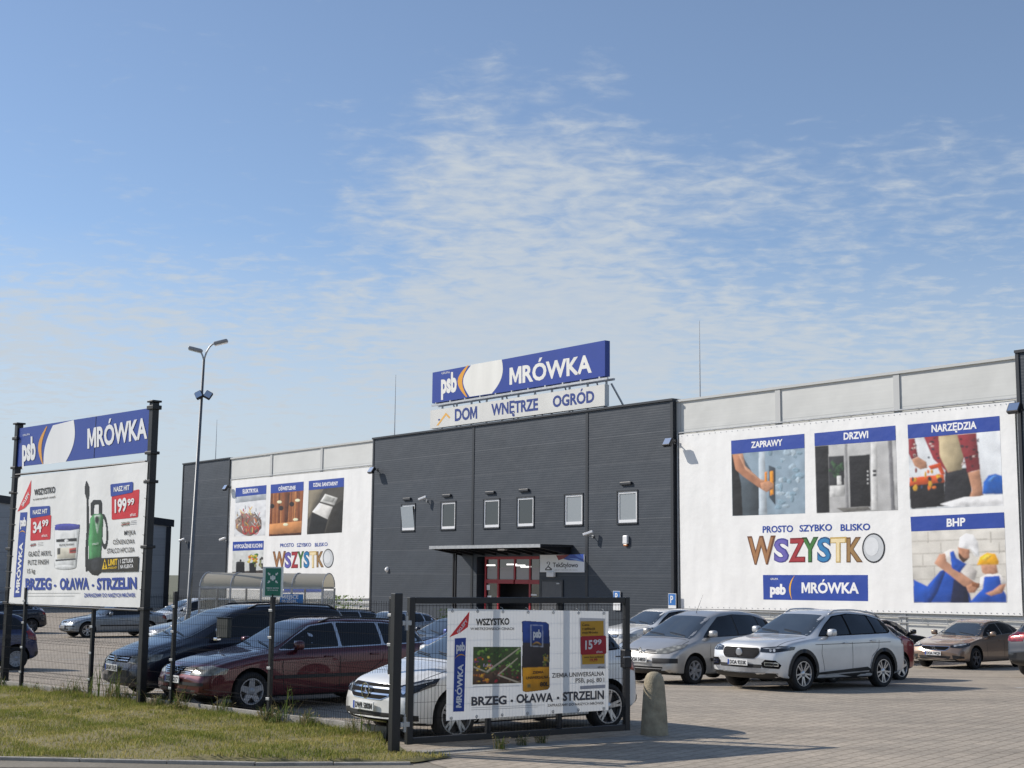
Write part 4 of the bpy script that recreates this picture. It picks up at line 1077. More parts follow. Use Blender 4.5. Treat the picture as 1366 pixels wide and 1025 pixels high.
P.poly('roof_mark', 'e8b04a', [(300, 417), (308, 416), (342, 371), (355, 386), (360, 380), (341, 360)], 2); P.poly('roof_mark', '2c3f86', [(308, 388), (316, 387), (316, 394), (308, 395)], 2)
P.build(M['board'], rs)
mb = MB(); mb.box(x0 + .1, x1 + .3, -OFF - .12, -OFF - .04, z0 - .2, z0 - .1); mb.box(x0 + .1, x1 + .3, -OFF + .3, -OFF + .38, z0 - .2, z0 - .1)
mb.build('walkway_rail', M['galv'], rs)
mb = MB()
for k in range(11):
    u = x0 + .5 + (x1 - x0 - .8) * k / 10; mb.box(u - .05, u + .05, -OFF - .10, -OFF + .45, z0 - .095, z0 - .005); mb.box(u - .04, u + .04, -OFF + .33, -OFF + .41, -.2, z1 - .3)
mb.build('bracket', M['galv'], rs)
mb = MB()
for k in range(6):
    u = x0 + .8 + (x1 - x0 - 2.4) * k / 5; mb.tube([(u, .4, z1 - 1.0), (u, 1.4, .1)], .04, 6)
mb.tube([(x1 - .1, .35, z0 - .3), (x1 + .2, 1.0, .1)], .05, 6); mb.build('stay', M['galv'], rs)

# ---- shop board right of the entrance
z2 = (520, 640, .21962); u0 = FAC.px(z2[0] + 912 * z2[2], z2[1] + 510 * z2[2], .33)[0]
tk = empty('shop_board', FAC.world(u0, 0, 0), FAC.rot, 'white shop board with hanger mark and red and blue cloth above the service door', 'sign')
P = Print(FAC, z2, u0, .33); a, b, c, d = [P.P(p) for p in ((912, 463), (1180, 450), (1178, 563), (912, 563))]
mb = MB(); mb.box(a[0], b[0], -.33, -.26, (c[1] + d[1]) / 2, (a[1] + b[1]) / 2); mb.build('board', M['white_pvc'], tk)
P.poly('cloth_print', '8c2430', [(1010, 460), (1092, 456), (1062, 478), (1025, 490)], 1); P.poly('cloth_print', '2c4fa8', [(1085, 456), (1178, 452), (1178, 500), (1130, 492), (1085, 490), (1055, 482)], 1)
P.poly('cloth_print', '5f84d0', [(1120, 456), (1150, 454), (1175, 482), (1150, 476)], 2); P.poly('cloth_print', '7aa0e0', [(1085, 476), (1140, 480), (1176, 498), (1130, 490)], 2)
P.text('lettering', '26262a', 'TekStylowo', (990, 532), (1143, 533), 28, 1, .02); P.text('lettering', '9a9a9c', 'odzież i tekstylia dla domu', (996, 552), (1140, 552), 7, 1, .0)
hk = [(957, 512), (956, 502), (964, 498), (972, 504), (970, 515), (962, 522), (962, 528)]
for p, q in zip(hk[:-1], hk[1:]): P.poly('hanger_mark', '26262a', [(p[0] - 2.5, p[1]), (p[0] + 2.5, p[1]), (q[0] + 2.5, q[1]), (q[0] - 2.5, q[1])], 1)
P.poly('hanger_mark', '26262a', [(962, 524), (986, 542), (984, 551), (945, 551), (943, 543)], 1); P.poly('hanger_mark', 'f1f1f1', [(962, 532), (977, 544), (950, 545)], 2)
P.build(M['board'], tk)
mb = MB(); u, z = P.P((980, 575)); mb.rbox(u - .28, u + .28, -.42, -.262, z - .13, z + .12, .03); o = mb.build('emergency_light', M['white_pvc']); o.matrix_world = tk.matrix_basis.copy(); tag(o, 'small white emergency light under the shop board', 'wall light')

# ---- billboard in front of the fence
z6 = (0, 620, .19504); z5 = (0, 540, .16105)
pl_, pr_ = ground(5, 919), ground(187.5, 945)
SG = Frame((pl_.x, pl_.y), (pr_.x - pl_.x, pr_.y - pl_.y)); SW = (pr_ - pl_).length
bb = empty('billboard', SG.o, SG.rot, 'tall double post billboard with blue header and white special offers banner before the fence', 'billboard')


def z_at(fr, u, x, y, off=0.0): return fr.px(x, y, off)[1]


hp_l = SG.px(25, 567)[1]; hp_r = SG.px(208.5, 537)[1]
for u, h in ((0, hp_l), (SW, hp_r)):
    mb = MB(); mb.rbox(u - .065, u + .065, -.06, .06, -.3, h, .010); po = mb.build('post', M['dark_steel'], bb)
    mb = MB(); mb.rbox(u - .095, u + .095, -.09, .09, h + .001, h + .035, .008); mb.build('cap', M['dark_steel'], po)
    mb = MB()
    for hh in (1.60, 2.62, 3.70, 4.18):
        if hh < h - .2: mb.rbox(u - .105, u + .105, -.085, .085, hh - .025, hh + .025, .008)
    if u > 0: mb.rbox(u - .105, u + .105, -.085, .085, h - .12, h - .05, .008)
    else: mb.rbox(u - .105, u + .105, -.085, .085, h - .30, h - .24, .008)
    mb.build('clamp', M['black_plastic'], po)
P = Print(SG, z5, 0, .03)
tl, tr_, br_, bl_ = [P.P(p) for p in ((175, 215), (1265, 0), (1240, 370), (178, 530))]
mb = MB(); zt0, zt1 = (bl_[1] + br_[1]) / 2, (tl[1] + tr_[1]) / 2
mb.box(  .066, SW - .066, -.03, -.005, zt0, zt1); mb.build('header_panel', mat('header_blue', rgb('2a459a'), .35, noise=.05, nscale=1.2), bb)
mb = MB(); um = P.P((797, 90))[0]; mb.box(um - .006, um + .006, -.0345, -.0305, zt0, zt1); mb.build('panel_seam', M['dark_trim'], bb)
Lc = [(440 - 48 * math.sin(math.pi * t) * .5 - 78 * t + 0, 172 + (497 - 172) * t) for t in [i / n for i in range(n + 1)]]
Rc = [(612 - 67 * t ** 2.2 + 18 * math.sin(math.pi * t), 128 + (474 - 128) * t) for t in [i / n for i in range(n + 1)]]
for i in range(n): P.poly('white_field', WH, [Lc[i], Rc[i], Rc[i + 1], Lc[i + 1]], 1)
Yc = [(390 - 40 * math.sin(math.pi * t) - 35 * t, 180 + (493 - 180) * t) for t in [i / n for i in range(n + 1)]]
for i in range(n):
    w0, w1 = 3 + 11 * math.sin(math.pi * i / n), 3 + 11 * math.sin(math.pi * (i + 1) / n); P.poly('yellow_arc', 'eaa63a', [(Yc[i][0] - w0, Yc[i][1]), (Yc[i][0] + w0, Yc[i][1]), (Yc[i + 1][0] + w1, Yc[i + 1][1]), (Yc[i + 1][0] - w1, Yc[i + 1][1])], 1)
P.text('lettering', WH, 'psb', (186, 474), (298, 456), 195, 2, .02); P.text('lettering', WH, 'GRUPA', (192, 262), (250, 252), 15, 2, .0); P.text('lettering', WH, 'MRÓWKA', (727, 366), (1222, 281), 165, 2, .033)
P.build(M['board'], bb)
P = Print(SG, z6, 0, .07)
banner_sheet('offer_sheet', bb, P, (125, 85), (1012, -20), (957, 978), (60, 950), M['vinyl'])
a, b = P.P((125, 85)), P.P((1012, -20)); mb = MB(); mb.tube([(.1, -.05, (a[1] + b[1]) / 2 + .03), (SW - .1, -.05, (a[1] + b[1]) / 2 + .03)], .02, 8)
c, d = P.P((957, 978)), P.P((60, 950)); mb.tube([(.1, -.05, (c[1] + d[1]) / 2 - .03), (SW - .1, -.05, (c[1] + d[1]) / 2 - .03)], .02, 8); mb.build('cross_rail', M['dark_steel'], bb)
mb = MB()
for k in range(9):
    t = k / 8
    for (p, q), sx in ((((125, 85), (60, 950)), -1), (((1012, -20), (957, 978)), 1)):
        u, v = P.P((p[0] * (1 - t) + q[0] * t, p[1] * (1 - t) + q[1] * t)); mb.tube([(u - sx * .03, -.075, v), (SW if sx > 0 else 0, -.104, v)], .006, 5)
mb.build('lacing', M['black_plastic'], bb)
T6 = lambda part, c, s, a, b, cap, l=2, bo=.02: P.text(part, c, s, a, b, cap, l, bo)


def corner_flag(P, a, b, c, m, ts):
    P.poly('corner_flag', 'd8383c', [a, m, b, ((b[0] + c[0]) / 2 + 8, (b[1] + c[1]) / 2 + 6), c], 1)
    P.text('corner_flag', WH, 'SKLEPY', ts[0], ts[1], ts[2], 2, .03)


corner_flag(P, (215, 105), (203, 262), (120, 322), (212, 185), ((160, 288), (208, 198), (148, 276)))
T6('lettering', '2a2a2c', 'WSZYSTKO', (236, 212), (379, 192), 42, 2, .03); T6('lettering', '3a3a3c', 'w mistrzowskich cenach', (228, 246), (380, 226), 15, 2, .01)
P.quad_r('side_logo', BL, [(140, 328), (188, 325), (142, 905), (95, 908)], .0, 1, (0, 0, 0, 0))
P.text('side_logo', WH, 'psb', (141, 425), (181, 421), 62, 2, .03); crescent(P, 'side_logo', YEL, (127, 480), (150, 440), (155, 428), (178, 470), 2)
P.text('side_logo', WH, 'MRÓWKA', (134, 878), (161, 532), (109, 878), 2, .04)


def price_tag(P, part, blue, red, hit, big, small, unit):
    P.quad_r(part, RED, red, .06, 1); P.quad_r(part, BL, blue, .10, 2); P.text(part, WH, 'NASZ HIT', *hit, 3, .03); P.text(part, WH, *big, 3, .035); P.text(part, WH, *small, 3, .035); P.text(part, WH, 'zł/szt.', *unit, 3, .01)


price_tag(P, 'price_tag#1', [(207, 290), (343, 282), (344, 345), (208, 368)], [(213, 357), (352, 345), (345, 512), (208, 521)], ((229, 342), (328, 332), 30), ('34', (229, 470), (288, 462), 76), ('99', (292, 425), (335, 418), 44), ((288, 496), (331, 491), 18))
price_tag(P, 'price_tag#2', [(757, 135), (912, 117), (910, 190), (760, 220)], [(765, 210), (955, 168), (945, 360), (765, 378)], ((782, 188), (890, 173), 34), ('199', (788, 332), (870, 318), 92), ('99', (876, 283), (922, 274), 46), ((893, 354), (936, 348), 20))
T6('lettering', '555558', '49,99', (210, 562), (246, 556), 20); P.poly('lettering', 'c03038', [(208, 556), (248, 545), (248, 548), (208, 559)], 3); T6('lettering', '6a6a5a', '299,00', (832, 422), (888, 415), 27); P.poly('lettering', 'c03038', [(830, 412), (890, 400), (890, 403), (830, 415)], 3)
for y in (535, 545, 555): P.poly('small_print', '9a9a9c', [(260, y), (297, y - 4), (297, y - 2), (260, y + 2)], 1)
for y in (385, 396, 407): P.poly('small_print', '9a9a9c', [(895, y), (935, y - 4), (935, y - 1), (895, y + 3)], 1)
for s, a, b, c in (('GŁADŹ AKRYL', (196, 628), (355, 622), 33), ('PUTZ FINISH', (193, 687), (333, 681), 33), ('15 kg', (189, 744), (242, 741), 30), ('MYJKA', (852, 483), (929, 478), 31), ('CIŚNIENIOWA', (775, 546), (923, 541), 31), ('STALCO HPC120A', (735, 607), (922, 597), 32)):
    T6('lettering', '3a3a3c', s, a, b, c, 2, .008)
for s, a, b in (('BRZEG', (176, 858), (353, 856)), ('OŁAWA', (411, 857), (611, 855)), ('STRZELIN', (665, 857), (937, 852))): T6('town_lettering', '2c48a0', s, a, b, 80, 2, .04)
P.ell('town_lettering', '2c48a0', 378, 828, 8, 9, 2); P.ell('town_lettering', '2c48a0', 637, 826, 8, 9, 2)
T6('town_lettering', '2c48a0', 'ZAPRASZAMY DO NASZYCH MRÓWEK', (577, 907), (929, 906), 26, 2, .02)
for y, x1_ in ((878, 550), (898, 510)): P.poly('small_print', 'b5b5b2', [(176, y), (x1_, y - 1), (x1_, y + 2), (176, y + 3)], 1)
# bucket
g = 'bucket_picture'
P.poly(g, 'e4e6e6', [(376, 440), (546, 432), (522, 700), (372, 704)], 1); P.ell(g, 'dcdede', 447, 702, 75, 16, 1); P.poly(g, 'c9cccc', [(520, 434), (546, 432), (522, 700), (505, 702)], 2)
P.poly(g, '3a3f9c', [(377, 425), (546, 410), (545, 440), (480, 452), (377, 450)], 2); P.ell(g, '4d53b0', 461, 418, 84, 14, 3)
P.poly(g, '202226', [(385, 512), (528, 502), (527, 525), (386, 532)], 2); P.poly(g, '202226', [(382, 650), (521, 640), (520, 652), (382, 662)], 2); P.ell(g, 'e4e6e6', 457, 522, 14, 11, 3)
P.poly(g, 'cfcaba', [(392, 572), (520, 565), (518, 640), (392, 646)], 2); P.poly(g, '4a4a4c', [(394, 572), (415, 571), (415, 615), (394, 616)], 3); P.poly(g, 'b0403a', [(478, 575), (524, 568), (522, 605), (478, 608)], 3); P.poly(g, '3a3a3c', [(480, 588), (522, 583), (522, 592), (480, 597)], 4)
P.text(g, '3a3a3c', 'PUTZ FINISH', (410, 558), (505, 550), 12, 3, .01)
# pressure washer
g = 'washer_picture'
P.poly(g, '1e2022', [(592, 108), (610, 150), (612, 205), (605, 245), (610, 430), (600, 560), (604, 725), (588, 735), (585, 600), (596, 430), (596, 245), (583, 200), (584, 145)], 1)
P.poly(g, '1e2022', [(622, 268), (640, 246), (690, 244), (698, 262), (697, 345), (680, 345), (680, 272), (645, 275), (642, 330), (640, 350), (622, 352)], 1)
P.poly(g, '3a8a4c', [(622, 365), (645, 342), (690, 338), (706, 360), (700, 500), (690, 645), (612, 655), (608, 520)], 2); P.poly(g, '5aa568', [(622, 365), (640, 350), (650, 500), (635, 648), (614, 652), (610, 520)], 3)
P.poly(g, '2a6a38', [(688, 350), (706, 362), (700, 500), (690, 645), (672, 646), (686, 500)], 3); P.poly(g, 'e4e8e4', [(648, 350), (690, 346), (668, 475)], 4); P.poly(g, '3a8a4c', [(655, 360), (684, 357), (668, 455)], 5); P.ell(g, '1a1c1e', 665, 380, 14, 26, 6)
P.ell(g, '202224', 712, 460, 26, 122, 1, 24, -.05, .72); P.poly(g, '1e2022', [(600, 650), (690, 632), (702, 650), (698, 735), (672, 758), (630, 752), (604, 725)], 4); P.ell(g, '303236', 655, 690, 30, 42, 5); P.text(g, 'dfe6df', 'STALCO', (640, 552), (682, 545), 12, 6, .02)
P.poly('limit_strip', '26231c', [(690, 640), (953, 628), (948, 730), (696, 735)], 3); P.poly('limit_strip', 'f0c61c', [(722, 643), (741, 714), (703, 717)], 4); P.text('limit_strip', '26231c', '!', (718, 708), (727, 707), 42, 5, .03)
P.text('limit_strip', 'f0c61c', 'LIMIT', (745, 692), (809, 686), 42, 4, .03); P.text('limit_strip', 'f0c61c', 'SPRZEDAŻY', (746, 714), (807, 710), 13, 4, .02); P.text('limit_strip', WH, '1 SZTUKA', (828, 676), (918, 670), 29, 4, .02); P.text('limit_strip', WH, 'NA KLIENTA', (828, 711), (917, 706), 25, 4, .02); P.poly('limit_strip', WH, [(817, 650), (819, 650), (819, 716), (817, 716)], 4)
P.build(M['vinyl'], bb)

# ================================================================== GATE with its banner
GT = Frame((gA.x, gA.y), (gB.x - gA.x, gB.y - gA.y)); GL = (gB - gA).length
gate = empty('swing_gate', GT.o, GT.rot, 'black steel swing gate leaf with wire infill standing open before the white car', 'gate')


def wire_panel(name, parent, x0, x1, z0, z1, y, pitch, bends=(), prong=0.0, r=.0024, n=3, double=False, sag=0.03):
    mb = MB()

    def yo(z):
        return y + sum(-sag * max(0, 1 - abs(z - b) / .05) for b in bends)
    zs = sorted({z0, z1 + prong, *[b + d for b in bends for d in (-.05, 0, .05)]})
    k = int((x1 - x0) / pitch)
    for i in range(k + 1):
        x = x0 + (x1 - x0) * i / k; mb.tube([(x, yo(z), z) for z in zs], r, n, 0, False)
    hs = set(); z = z0 + .02
    while z < z1: hs.add(round(z, 3)); z += .2
    hs.add(z1 - .01)
    for b in bends: hs |= {b - .05, b, b + .05}
    for z in sorted(hs): mb.tube([(x0, yo(z) - r * 1.7, z), (x1, yo(z) - r * 1.7, z)], r * 1.15, n, 0, False)
    return mb.build(name, M['wire'], parent)


GH = 1.92
mb = MB(); mb.rbox(-.225, -.11, -.055, .055, -.2, GH + .05, .008); gp = mb.build('hinge_post', M['dark_steel'], gate)
for nm, (a, b, c, d) in (('stile', (0.0, .08, .10, GH)), ('stile', (GL - .08, GL, .10, GH))):
    mb = MB(); mb.rbox(a, b, -.04, .04, c, d, .006); mb.build(nm, M['dark_steel'], gate)
for nm, (c, d) in (('top_rail', (GH - .08, GH - .001)), ('bottom_rail', (.102, .18))):
    mb = MB(); mb.rbox(.081, GL - .081, -.038, .038, c, d, .006); mb.build(nm, M['dark_steel'], gate)
for t in (.345, .665):
    mb = MB(); mb.rbox(GL * t - .035, GL * t + .035, -.02, .03, .181, GH - .081, .006); mb.build('upright', M['dark_steel'], gate)
wire_panel('wire_mesh', gate, .09, GL - .09, .19, GH - .09, -.028, .05)
for z in (.35, GH - .32):
    mb = MB(); mb.tube([(-.05, -.05, z - .09), (-.05, -.05, z + .09)], .022, 8); mb.rbox(-.11, .02, -.06, -.03, z - .03, z + .03, .005); mb.tube([(-.05, -.05, z + .09), (-.05, -.05, z + .13)], .012, 6); mb.build('hinge', M['galv'], gate)
mb = MB(); mb.rbox(GL - .10, GL + .012, -.06, .06, .95, 1.2, .01); lk = mb.build('lock', M['dark_steel'], gate)
mb = MB(); mb.tube([(GL - .05, -.06, 1.1), (GL - .05, -.10, 1.1), (GL - .16, -.10, 1.1)], .01, 8); mb.tube([(GL - .05, .06, 1.1), (GL - .05, .10, 1.1), (GL - .16, .10, 1.1)], .01, 8); mb.build('handle', M['galv'], lk)

z10 = (590, 800, .18302)
gbn = empty('gate_banner', GT.o, GT.rot, 'white garden soil offer banner tied to the open swing gate', 'banner')
P = Print(GT, z10, 0, .075)
banner_sheet('sheet', gbn, P, (38, 66), (1212, 86), (1212, 806), (28, 885), M['mesh_vinyl'])
mb = MB()
for k in range(7):
    t = .03 + .94 * k / 6
    for p, q, s in (((38, 66), (1212, 86), 1), ((28, 885), (1212, 806), -1)):
        u, v = P.P((p[0] * (1 - t) + q[0] * t, p[1] * (1 - t) + q[1] * t)); mb.lathe([(.008, -.084), (.02, -.084), (.02, -.077)], 10, 0, 'y', (u, 0, v - s * .03)); mb.tube([(u, -.088, v - s * .03), (u, -.07, v + s * .02), (u, -.02, v + s * .03)], .004, 5)
mb.build('cable_tie', M['galv'], gbn)
corner_flag(P, (197, 86), (186, 200), (50, 275), (192, 150), ((118, 250), (186, 155), (102, 236)))
T6('lettering', '242428', 'WSZYSTKO', (243, 190), (487, 184), 50, 2, .035); T6('lettering', '3a3a3e', 'W MISTRZOWSKICH CENACH', (203, 223), (521, 222), 19, 2, .015)
P.quad_r('side_logo', '2a479c', [(90, 283), (172, 278), (158, 815), (78, 818)], .0, 1, (0, 0, 0, 0)); P.text('side_logo', WH, 'psb', (99, 378), (164, 375), 66, 2, .03); crescent(P, 'side_logo', YEL, (88, 432), (128, 388), (130, 372), (167, 415), 2)
P.text('side_logo', WH, 'MRÓWKA', (137, 788), (152, 470), (97, 788), 2, .04)
g = 'photo_panel'
P.gain = 1.6
P.quad_r(g, '3f4a2c', [(225, 345), (572, 345), (575, 608), (220, 620)], .06, 1)
P.poly(g, '4a382c', [(222, 500), (330, 545), (440, 470), (574, 540), (574, 606), (223, 617)], 1.5)
for k in range(150):
    x, y = rnd.uniform(232, 565), rnd.uniform(352, 600); t = (x - 225) / 350
    if y > 470 and x < 330: cs = ['c98a2c', 'd2a03a', '8a5a2c', 'b0652c']
    elif x < 360 and 420 < y < 500: cs = ['c96a2c', 'd2b24a', '6a3a5c', '8a2a3c', 'b5b03a']
    elif x > 430 and y < 560: cs = ['5a7a34', '3c5a28', '7a9a4a', '2f4a24']
    elif y > 520: cs = ['5a4434', '46362a', 'a02a34', '6a5440']
    else: cs = ['4a6a30', '38522a', '6a8a3c', '2c4022']
    P.poly(g, rnd.choice(cs), blob(x, y, rnd.uniform(5, 13), rnd.uniform(5, 12), 7, .35, rnd), 2 + .006 * k)
for q in ([(228, 485), (322, 525), (322, 535), (226, 497)], [(318, 522), (560, 350), (570, 352), (325, 536)], [(402, 545), (545, 425), (552, 430), (412, 552)], [(402, 545), (575, 606), (540, 606), (400, 555)]): P.poly(g, 'a59a86', q, 3.2)
for k in range(6): P.poly(g, 'b9a0c9', [(300 + k * 12, 470 + (k % 2) * 12), (306 + k * 12, 468 + (k % 2) * 12), (302 + k * 12, 488), (297 + k * 12, 488)], 3.1)
P.gain = 1.0
g = 'soil_bag_picture'
P.poly(g, '2a2a2e', [(580, 160), (600, 156), (755, 166), (774, 180), (782, 320), (778, 500), (780, 638), (770, 655), (610, 674), (588, 668), (580, 500), (586, 320)], 1)
P.poly(g, '2c4a92', [(580, 160), (600, 156), (755, 166), (774, 180), (780, 322), (588, 316)], 2); P.poly(g, '3a3436', [(588, 316), (780, 322), (778, 492), (584, 498)], 2); P.poly(g, 'd2961f', [(584, 498), (778, 492), (780, 638), (770, 655), (610, 674), (588, 668)], 2)
for q in ([(643, 184), (730, 188), (730, 192), (643, 188)], [(643, 338), (732, 342), (732, 346), (643, 342)], [(643, 184), (647, 184), (647, 342), (643, 342)], [(727, 188), (731, 188), (732, 346), (728, 346)]): P.poly(g, 'c9d0e0', q, 3)
P.text(g, WH, 'psb', (658, 278), (718, 281), 62, 3, .03); crescent(P, g, YEL, (652, 338), (685, 296), (688, 280), (724, 338), 3)
P.text(g, '33302a', 'ZIEMIA', (655, 541), (735, 537), 19, 3, .02); P.text(g, '33302a', 'UNIWERSALNA', (608, 582), (770, 574), 20, 3, .02); P.text(g, '33302a', '80L', (708, 634), (773, 630), 32, 3, .03); P.poly(g, '8a7a4a', [(617, 616), (642, 614), (642, 640), (617, 642)], 3)
for k in range(18): P.poly(g, rnd.choice(['c9a02c', '6a7a2c', '8a6a3a', 'a59a6a']), blob(rnd.uniform(735, 772), rnd.uniform(400, 480), 6, 9, 6, .35, rnd), 3 + .02 * k)
g = 'price_tag'
P.poly(g, 'c9c9cc', [(998, 133), (1185, 138), (1190, 505), (1008, 505)], 1); P.quad_r(g, 'd2a02c', [(1006, 158), (1172, 155), (1175, 268), (1007, 268)], .04, 2); P.quad_r(g, 'd2a02c', [(1015, 395), (1180, 393), (1180, 468), (1018, 473)], .05, 2)
P.quad_r(g, 'b01c30', [(1004, 268), (1190, 262), (1192, 396), (1006, 403)], .10, 3); P.text(g, WH, '15', (1037, 365), (1090, 360), 66, 4, .035); P.text(g, WH, '99', (1096, 330), (1156, 327), 38, 4, .035); P.text(g, WH, 'zł/szt.', (1117, 389), (1166, 387), 16, 4, .01)
for s, a, b, c in (('Cena', (1016, 193), (1068, 192), 18), ('z aplikacją', (1016, 221), (1110, 220), 18), ('moja Mrówka', (1016, 249), (1132, 247), 17)): P.text(g, '4a3a1c', s, a, b, c, 3, .015)
P.text(g, '4a3a1c', 'cena bez aplikacji', (1030, 426), (1168, 423), 14, 3, .01); P.text(g, 'b01c30', '19,99', (1072, 452), (1128, 450), 22, 3, .025); P.text(g, '4a4a4c', 'zł/szt.', (1128, 500), (1182, 498), 15, 3, .01)
T6('lettering', '4a4a50', 'ZIEMIA UNIWERSALNA', (797, 570), (1177, 555), 33, 2, .015); T6('lettering', '4a4a50', 'PSB, poj. 80 l', (970, 605), (1178, 599), 31, 2, .015); P.poly('small_print', 'a9a9b2', [(1003, 630), (1186, 620), (1186, 645), (1003, 655)], 1)
for s, a, b in (('BRZEG', (210, 775), (467, 764)), ('OŁAWA', (538, 756), (806, 745)), ('STRZELIN', (876, 740), (1177, 726))): T6('town_lettering', '46464e', s, a, b, 66, 2, .035)
P.ell('town_lettering', '46464e', 505, 738, 9, 10, 2); P.ell('town_lettering', '46464e', 842, 717, 9, 10, 2)
T6('town_lettering', '46464e', 'ZAPRASZAMY DO NASZYCH MRÓWEK', (765, 781), (1177, 763), 19, 2, .015)
for y, x1_ in ((788, 745), (803, 695)): P.poly('small_print', 'a9a9ac', [(210, y), (x1_, y - 22), (x1_, y - 19), (210, y + 3)], 1)
P.poly('small_print', 'a9a9ac', [(225, 634), (560, 628), (560, 631), (225, 637)], 1)
P.build(M['mesh_vinyl'], gbn)


# ================================================================== CARS
def paint(name, c, metal=.35, rough=.34, dirt=.10):
    m = mat(name, c, rough, noise=dirt, nscale=1.3, metal=metal, coat=1.0, coat_rough=.04); return m


def lamp_glass(name, c):
    m = bpy.data.materials.new(name); m.use_nodes = True; nt = m.node_tree; b = nt.nodes['Principled BSDF']; N = nt.nodes.new; L = nt.links.new
    tc = N('ShaderNodeTexCoord'); v = N('ShaderNodeTexVoronoi'); v.inputs['Scale'].default_value = 9; L(tc.outputs['Object'], v.inputs['Vector'])
    r = N('ShaderNodeMapRange'); L(v.outputs['Distance'], r.inputs[0]); r.inputs[1].default_value = 0; r.inputs[2].default_value = .6; r.inputs[3].default_value = 1.25; r.inputs[4].default_value = .45
    s = N('ShaderNodeVectorMath'); s.operation = 'SCALE'; s.inputs[0].default_value = c; L(r.outputs[0], s.inputs['Scale']); L(s.outputs[0], b.inputs['Base Color'])
    set_in(b, rough=.15, coat=1.0, coat_rough=.02, metal=.3); return m


M['screen'] = mat('windscreen_glass', (.03, .038, .044), .03, ior=2.5, noise=.3, nscale=2)
M['tint'] = mat('side_window_glass', (.008, .010, .012), .03, ior=1.55)
M['well'] = mat('wheel_well', (.006, .006, .006), .95)
M['seam'] = mat('panel_seam', (.006, .006, .007), .8)
M['trim'] = mat('black_car_trim', (.018, .018, .019), .55, noise=.15, nscale=6)
M['gloss_black'] = mat('gloss_black_trim', (.006, .006, .007), .7, spec=.06)
M['alloy'] = mat('alloy_rim', (.50, .51, .53), .28, metal=.85, noise=.12, nscale=9)
M['alloy_dark'] = mat('dark_alloy_rim', (.10, .10, .11), .35, metal=.7)
M['hub_plastic'] = mat('silver_hubcap', (.36, .37, .39), .4, metal=.4, noise=.15, nscale=8)
M['disc'] = mat('brake_disc', (.05, .05, .052), .5, metal=.5)
M['stud'] = mat('grille_stud', (.30, .30, .32), .6, spec=.2)
M['lamp'] = lamp_glass('headlamp_glass', (.55, .57, .58))
M['lamp_old'] = lamp_glass('hazed_headlamp_glass', (.52, .50, .42))
M['lamp_dark'] = lamp_glass('dark_headlamp_glass', (.035, .037, .042))
M['lamp_red'] = lamp_glass('tail_lamp_red', (.32, .012, .016))
M['plate'] = mat('number_plate', (.72, .73, .72), .4, noise=.06, nscale=20)
M['plate_blue'] = mat('plate_blue_band', (.02, .07, .35), .4)
M['ink'] = mat('plate_ink', (.012, .012, .014), .5)


def smooth_tab(tab, win=.07):
    xs = np.array([p[0] for p in tab]); ys = np.array([p[1] for p in tab]); g = np.arange(xs[0], xs[-1] + .005, .01); y = np.interp(g, xs, ys)
    k = max(1, int(win / .01)); ker = np.ones(2 * k + 1) / (2 * k + 1)
    for _ in range(2):
        yp = np.concatenate([2 * y[0] - y[1:k + 1][::-1], y, 2 * y[-1] - y[-k - 1:-1][::-1]]); y = np.convolve(yp, ker, 'valid')
    return lambda x: float(np.interp(x, g, y))


def chaikin(P, it=2):
    P = [np.array(p, float) for p in P]
    for _ in range(it):
        Q = [P[0]]
        for a, b in zip(P[:-1], P[1:]): Q += [a * .75 + b * .25, a * .25 + b * .75]
        Q.append(P[-1]); P = Q
    return P


